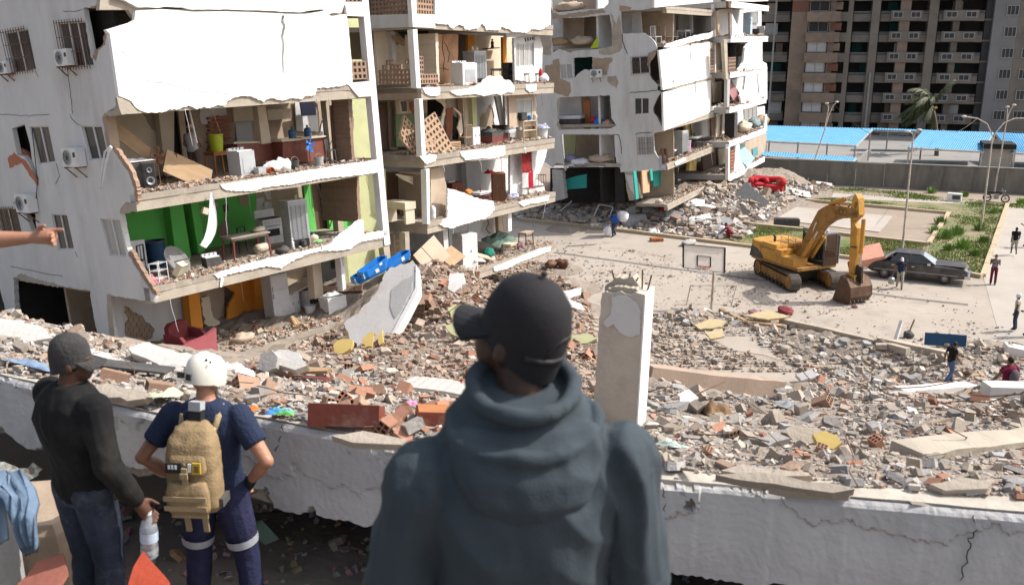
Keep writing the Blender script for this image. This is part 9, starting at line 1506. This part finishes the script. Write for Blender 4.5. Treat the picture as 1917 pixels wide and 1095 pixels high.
M = stand(381,709,5.15,1.61,-4,1.0); NV2 = cm('navy_work_cloth', (.016,.018,.055), (.028,.03,.075)); HELM = mat('helmet_shell', (.72,.69,.60), (.66,.63,.54), 6, .35, .02)
p = person('rescuer in navy clothes and cream white helmet with hands on hips', M, dict(sL=(-.185,-.01,1.40), sR=(.185,-.01,1.40), eL=(-.355,-.09,1.17), eR=(.355,-.09,1.17), wL=(-.205,.03,.985), wR=(.205,.03,.985), kL=(-.14,.04,.5), kR=(.15,.04,.5), aL=(-.17,0,.085), aR=(.19,0,.085), hea=(0,.045,1.595)), NAVY, NV2, skin=SKINT, yaw=R(-24), tilt=-.22, hat='helmet', hatm=HELM, vox=.0075, k=1.04, curl=(.9,.9), fold=.005, sleeve=.62)
Mh = t_mh[p.name]; hm = [c for c in p.children if c.name.startswith('helmet')][0]
for x, a in ((-.03,0),(0,0),(.03,0),(.06,.0)): mb = MB(); mb.ball((x+.03,-.075-.0*a,.128-abs(x)*.25), (.008,.006,.007), 8, 6, Mh); mb.build('vent', BLACK, hm)
for x in (-.075,-.0): mb = MB(); mb.box((x,-.118-.012*(x == 0),.02), (.034,.02,.034), Mh, rz=x*-6); mb.build('reflector', GLASSD, hm)
for S, sx in (('L',-1),('R',1)):
 a = Vector((sx*.205,.03,.985)); e = Vector((sx*.355,-.09,1.17)); d = (a-e).normalized(); mb = MB(); limb(mb, [a-d*.03, a+d*.05, a+d*.10], [.033,.041,.036]); hand(mb, a, e, sx, .9, False, 1.1); blob(mb, 'glove', BLACK, p, .008, 3)
 k, c, h_ = Vector((sx*.145,.04,.5)), Vector((sx*.18,0,.085)), Vector((sx*.09,0,.93)); q = k.lerp(h_,.28); mb = MB(); dd = (h_-k).normalized(); mb.tube([q-dd*.025, q+dd*.025], [.091,.096], 18, cap=False); mb.build('reflective_band', mat('reflective_band', (.45,.46,.50), None, 20, .35), p, smooth=True)
TAN = mat('tan_canvas', (.29,.205,.11), (.24,.17,.09), 8, .85, .3, 90); TAN2 = mat('tan_webbing', (.35,.27,.155), (.30,.23,.13), 10, .8, .3, 90); t = thing('backpack', 'tan canvas backpack with patches on the back of the rescuer', 'backpack', M @ T(0,-.125,1.0,0))
rr = lambda w, d, z, y0=0: [(w*math.copysign(abs(math.cos(a))**.5, math.cos(a)), y0-d*(.5+.5*math.copysign(abs(math.sin(a))**.6, math.sin(a))), z) for a in [j*math.pi/12 for j in range(24)]]
mb = MB(); mb.loft([rr(.125,.15,-.06),rr(.14,.19,-.02),rr(.14,.20,.1),rr(.138,.19,.25),rr(.128,.16,.34),rr(.10,.11,.40),rr(.06,.07,.425)]); blob(mb, 'main_compartment', TAN, t, .008, 3, .004, (14,14,14))
mb = MB(); mb.loft([rr(.105,.06,-.03,-.17),rr(.115,.075,.0,-.175),rr(.115,.075,.10,-.175),rr(.10,.06,.15,-.17)]); blob(mb, 'front_pocket', TAN, t, .008, 3, .003, (14,14,14)); mb = MB(); mb.loft([rr(.095,.05,.19,-.165),rr(.105,.055,.21,-.16),rr(.10,.05,.27,-.145),rr(.08,.04,.31,-.12)]); blob(mb, 'upper_pocket', TAN, t, .008, 3, .003, (14,14,14))
for z, w in ((.02,.23),(.075,.23),(-.045,.2)): mb = MB(); mb.box((0,-.252 if z > 0 else -.205,z), (w,.008,.026)); mb.build('webbing', TAN2, t)
for sx in (-1,1):
 mb = MB(); mb.tube([(sx*.09,-.02,.36),(sx*.1,.04,.425),(sx*.1,.11,.458),(sx*.1,.18,.44),(sx*.1,.22,.36)], .02, 6); mb.tube([(sx*.105,-.03,.39),(sx*.06,-.13,.31),(sx*.0,-.205,.24)], .013, 5); mb.V = [(a, b, c) for a, b, c in mb.V]; mb.build('strap', TAN2, t, smooth=True, kind='stuff'); mb = MB(); mb.box((sx*.05-.01,-.11,-.13), (.03,.012,.13), rx=.1); mb.build('hanging_strap', TAN2, t); mb = MB(); mb.box((sx*.15,-.09,.0), (.02,.1,.05)); mb.build('side_buckle', BLACKD, t)
mb = MB(); mb.box((0,-.225,.16), (.03,.012,.16)); mb.box((0,-.235,.20), (.04,.014,.03)); mb.build('centre_strap', TAN2, t, kind='stuff'); mb = MB(); mb.box((-.062,-.212,.235), (.085,.012,.055), rx=-.12); pa = mb.build('patch', BLACK, t); mb = MB()
for k in range(3): mb.box((-.083+.018*k,-.2205,.243), (.011,.003,.022), rx=-.12)
mb.box((-.064,-.218,.219), (.07,.003,.014), rx=-.12); mb.build('patch_print', APPL, pa); mb = MB(); mb.box((.062,-.212,.235), (.045,.012,.06), rx=-.12); pb = mb.build('patch', mat('yellow_patch', (.60,.38,.03), None, 8), t); mb = MB()
for k in range(3): mb.box((.064,-.2205,.222+.013*k), (.024,.003,.007), rx=-.12)
mb.build('patch_print', BLACKD, pb); mb = MB(); mb.box((.026,-.215,.238), (.016,.01,.045), rx=-.12); mb.build('tag', APPL, t); mb = MB(); mb.box((.0,-.235,.115), (.05,.006,.035)); mb.build('badge', mat('olive_patch', (.30,.32,.16), None, 8), t)
t = thing('radio', 'grey and black handheld radio clipped above the tan backpack', 'radio', M @ T(.0,-.13,1.45,R(-8),R(-12))); B1(t, 'casing', (0,0,0), (.075,.05,.06), BLACK); B1(t, 'top_shell', (-.002,0,.05), (.07,.052,.05), APPG)
M = stand(978,628,2.05,1.615,6,1.05); HOOD = mat('blue_grey_fleece', (.050,.065,.077), (.040,.053,.063), 10, .95, .2, 220); J = dict(sL=(-.205,-.02,1.31), sR=(.21,-.02,1.33), eL=(-.275,.0,1.03), eR=(.255,.0,1.03), wL=(-.22,.2,.93), wR=(.2,.2,.93), hea=(-.005,.05,1.605), nec=(0,.01,1.44), che=(0,-.01,1.2))
p = person('man in blue grey hooded sweatshirt and black cap seen from behind', M, J, HOOD, DJEAN, skin=SKIND, sleeve=1.5, yaw=R(52), tilt=.34, hat='cap', hatm=mat('black_cap', (.016,.015,.018), (.021,.02,.023), 7, .85, .12, 200), vox=.0065, k=1.1, fold=.016, loose=.014, fsc=(10,10,2.4))
Mh = t_mh[p.name]; cp_ = [c for c in p.children if c.name.startswith('cap')][0]; mb = MB(); mb.tube([(x, -.0145-.0985*math.sqrt(1-(x/.0795)**2), z) for x, z in [(.042*math.cos(a), .004+.046*math.sin(a)) for a in [k*math.pi/10 for k in range(11)]]], .0032, 5, Mh); mb.tube([(x, -.0145-.0985*math.sqrt(1-(x/.0815)**2), -.004) for x in (-.07,-.05,-.03,0,.03,.05,.07)], .007, 5, Mh); mb.build('adjuster_strap', BLACK, cp_, smooth=True, kind='stuff')
mb = MB(); N_ = 22
for r0, zc, yc, rt, w, dz in ((1.0,1.452,.01,.017,.108,.0),(1.0,1.385,-.025,.013,.158,.0)):
 Q = [];
 for k in range(N_+1): a = 2*math.pi*k/N_; s = math.sin(a); Q.append((w*math.cos(a), yc+(.095 if s > 0 else .125)*s, zc+.022*s+(.012 if s < 0 else .02)+.006*mnoise.noise(Vector((k*.7,w*9,1)))))
 mb.tube(Q, [rt*(1+.18*mnoise.noise(Vector((k*.6,3,w*20)))) for k in range(N_+1)], 10)
mb.loft([[(w*math.cos(a), y0+d*math.sin(a), z) for a in [j*math.pi/9 for j in range(18)]] for z, w, y0, d in ((1.24,.03,-.13,.015),(1.26,.08,-.13,.035),(1.29,.125,-.125,.055),(1.33,.15,-.105,.068),(1.375,.158,-.085,.06),(1.41,.14,-.07,.04))+((1.43,.16,-.01,.08),(1.36,.21,-.01,.09))[:0]])
mb.loft([[(w*math.cos(a), y0+d*math.sin(a), z+.02*math.sin(a)) for a in [j*math.pi/12 for j in range(24)]] for z, w, y0, d in ((1.25,.20,-.02,.10),(1.31,.205,-.015,.115),(1.36,.185,-.01,.118),(1.40,.158,-.005,.112),(1.445,.122,.005,.10),(1.455,.10,.005,.085))])
mb.V = [(a, b-.012*max(0,(c-1.3)/.15), c+.042*min(1, max(0,(c-1.22)/.22))) for a, b, c in mb.V]; blob(mb, 'hood', HOOD, p, .0065, 9, .006, (13,13,9), 5); mb = MB(); mb.tube([(.0+.006*math.sin(k),-.196+.03*k/8 if 0 else -.150,1.29-.03*k) for k in range(9)], .0015, 4);
for q, s in (((1208,942),.004),): pp = M.inverted() @ Vector(pt(*q, 2.0)); mb = MB(); mb.ball((.292,-.03,1.24), (.006,.012,.006), 8, 6); mb.build('sleeve_tag', REDF, p)
M0 = Vector(pt(-330,520,4.3)); zt_ = pt(-10,457,4.3)[2]; bpz = zt_-1.40*1.02; t = thing('concrete_block', 'concrete block outside the picture on which the pointing man stands', 'concrete block', T(M0.x, M0.y, 10.0)); B1(t, 'block_body', (0,0,(bpz-10.0)/2), (.9,.9,bpz-10.0), CONCG)
W_ = pt(62,445,4.3); E_ = pt(-60,452,4.3); Mp = T(M0.x, M0.y, bpz, R(-90), 0, 0, 1.02); iv = Mp.inverted(); w_, e_ = iv @ Vector(W_), iv @ Vector(E_); e_ = w_+(e_-w_).normalized()*.27; sh = e_+Vector((.05,-.28,-.02))
person('bare armed man at the left edge pointing with his finger', Mp, dict(wR=tuple(w_), eR=tuple(e_), sR=(.19,.0,1.40)), CLOTHW, DJEAN, skin=SKINT, vox=.006, point='R', curl=(.5,1.15), sleeve=.4, k=1.05)
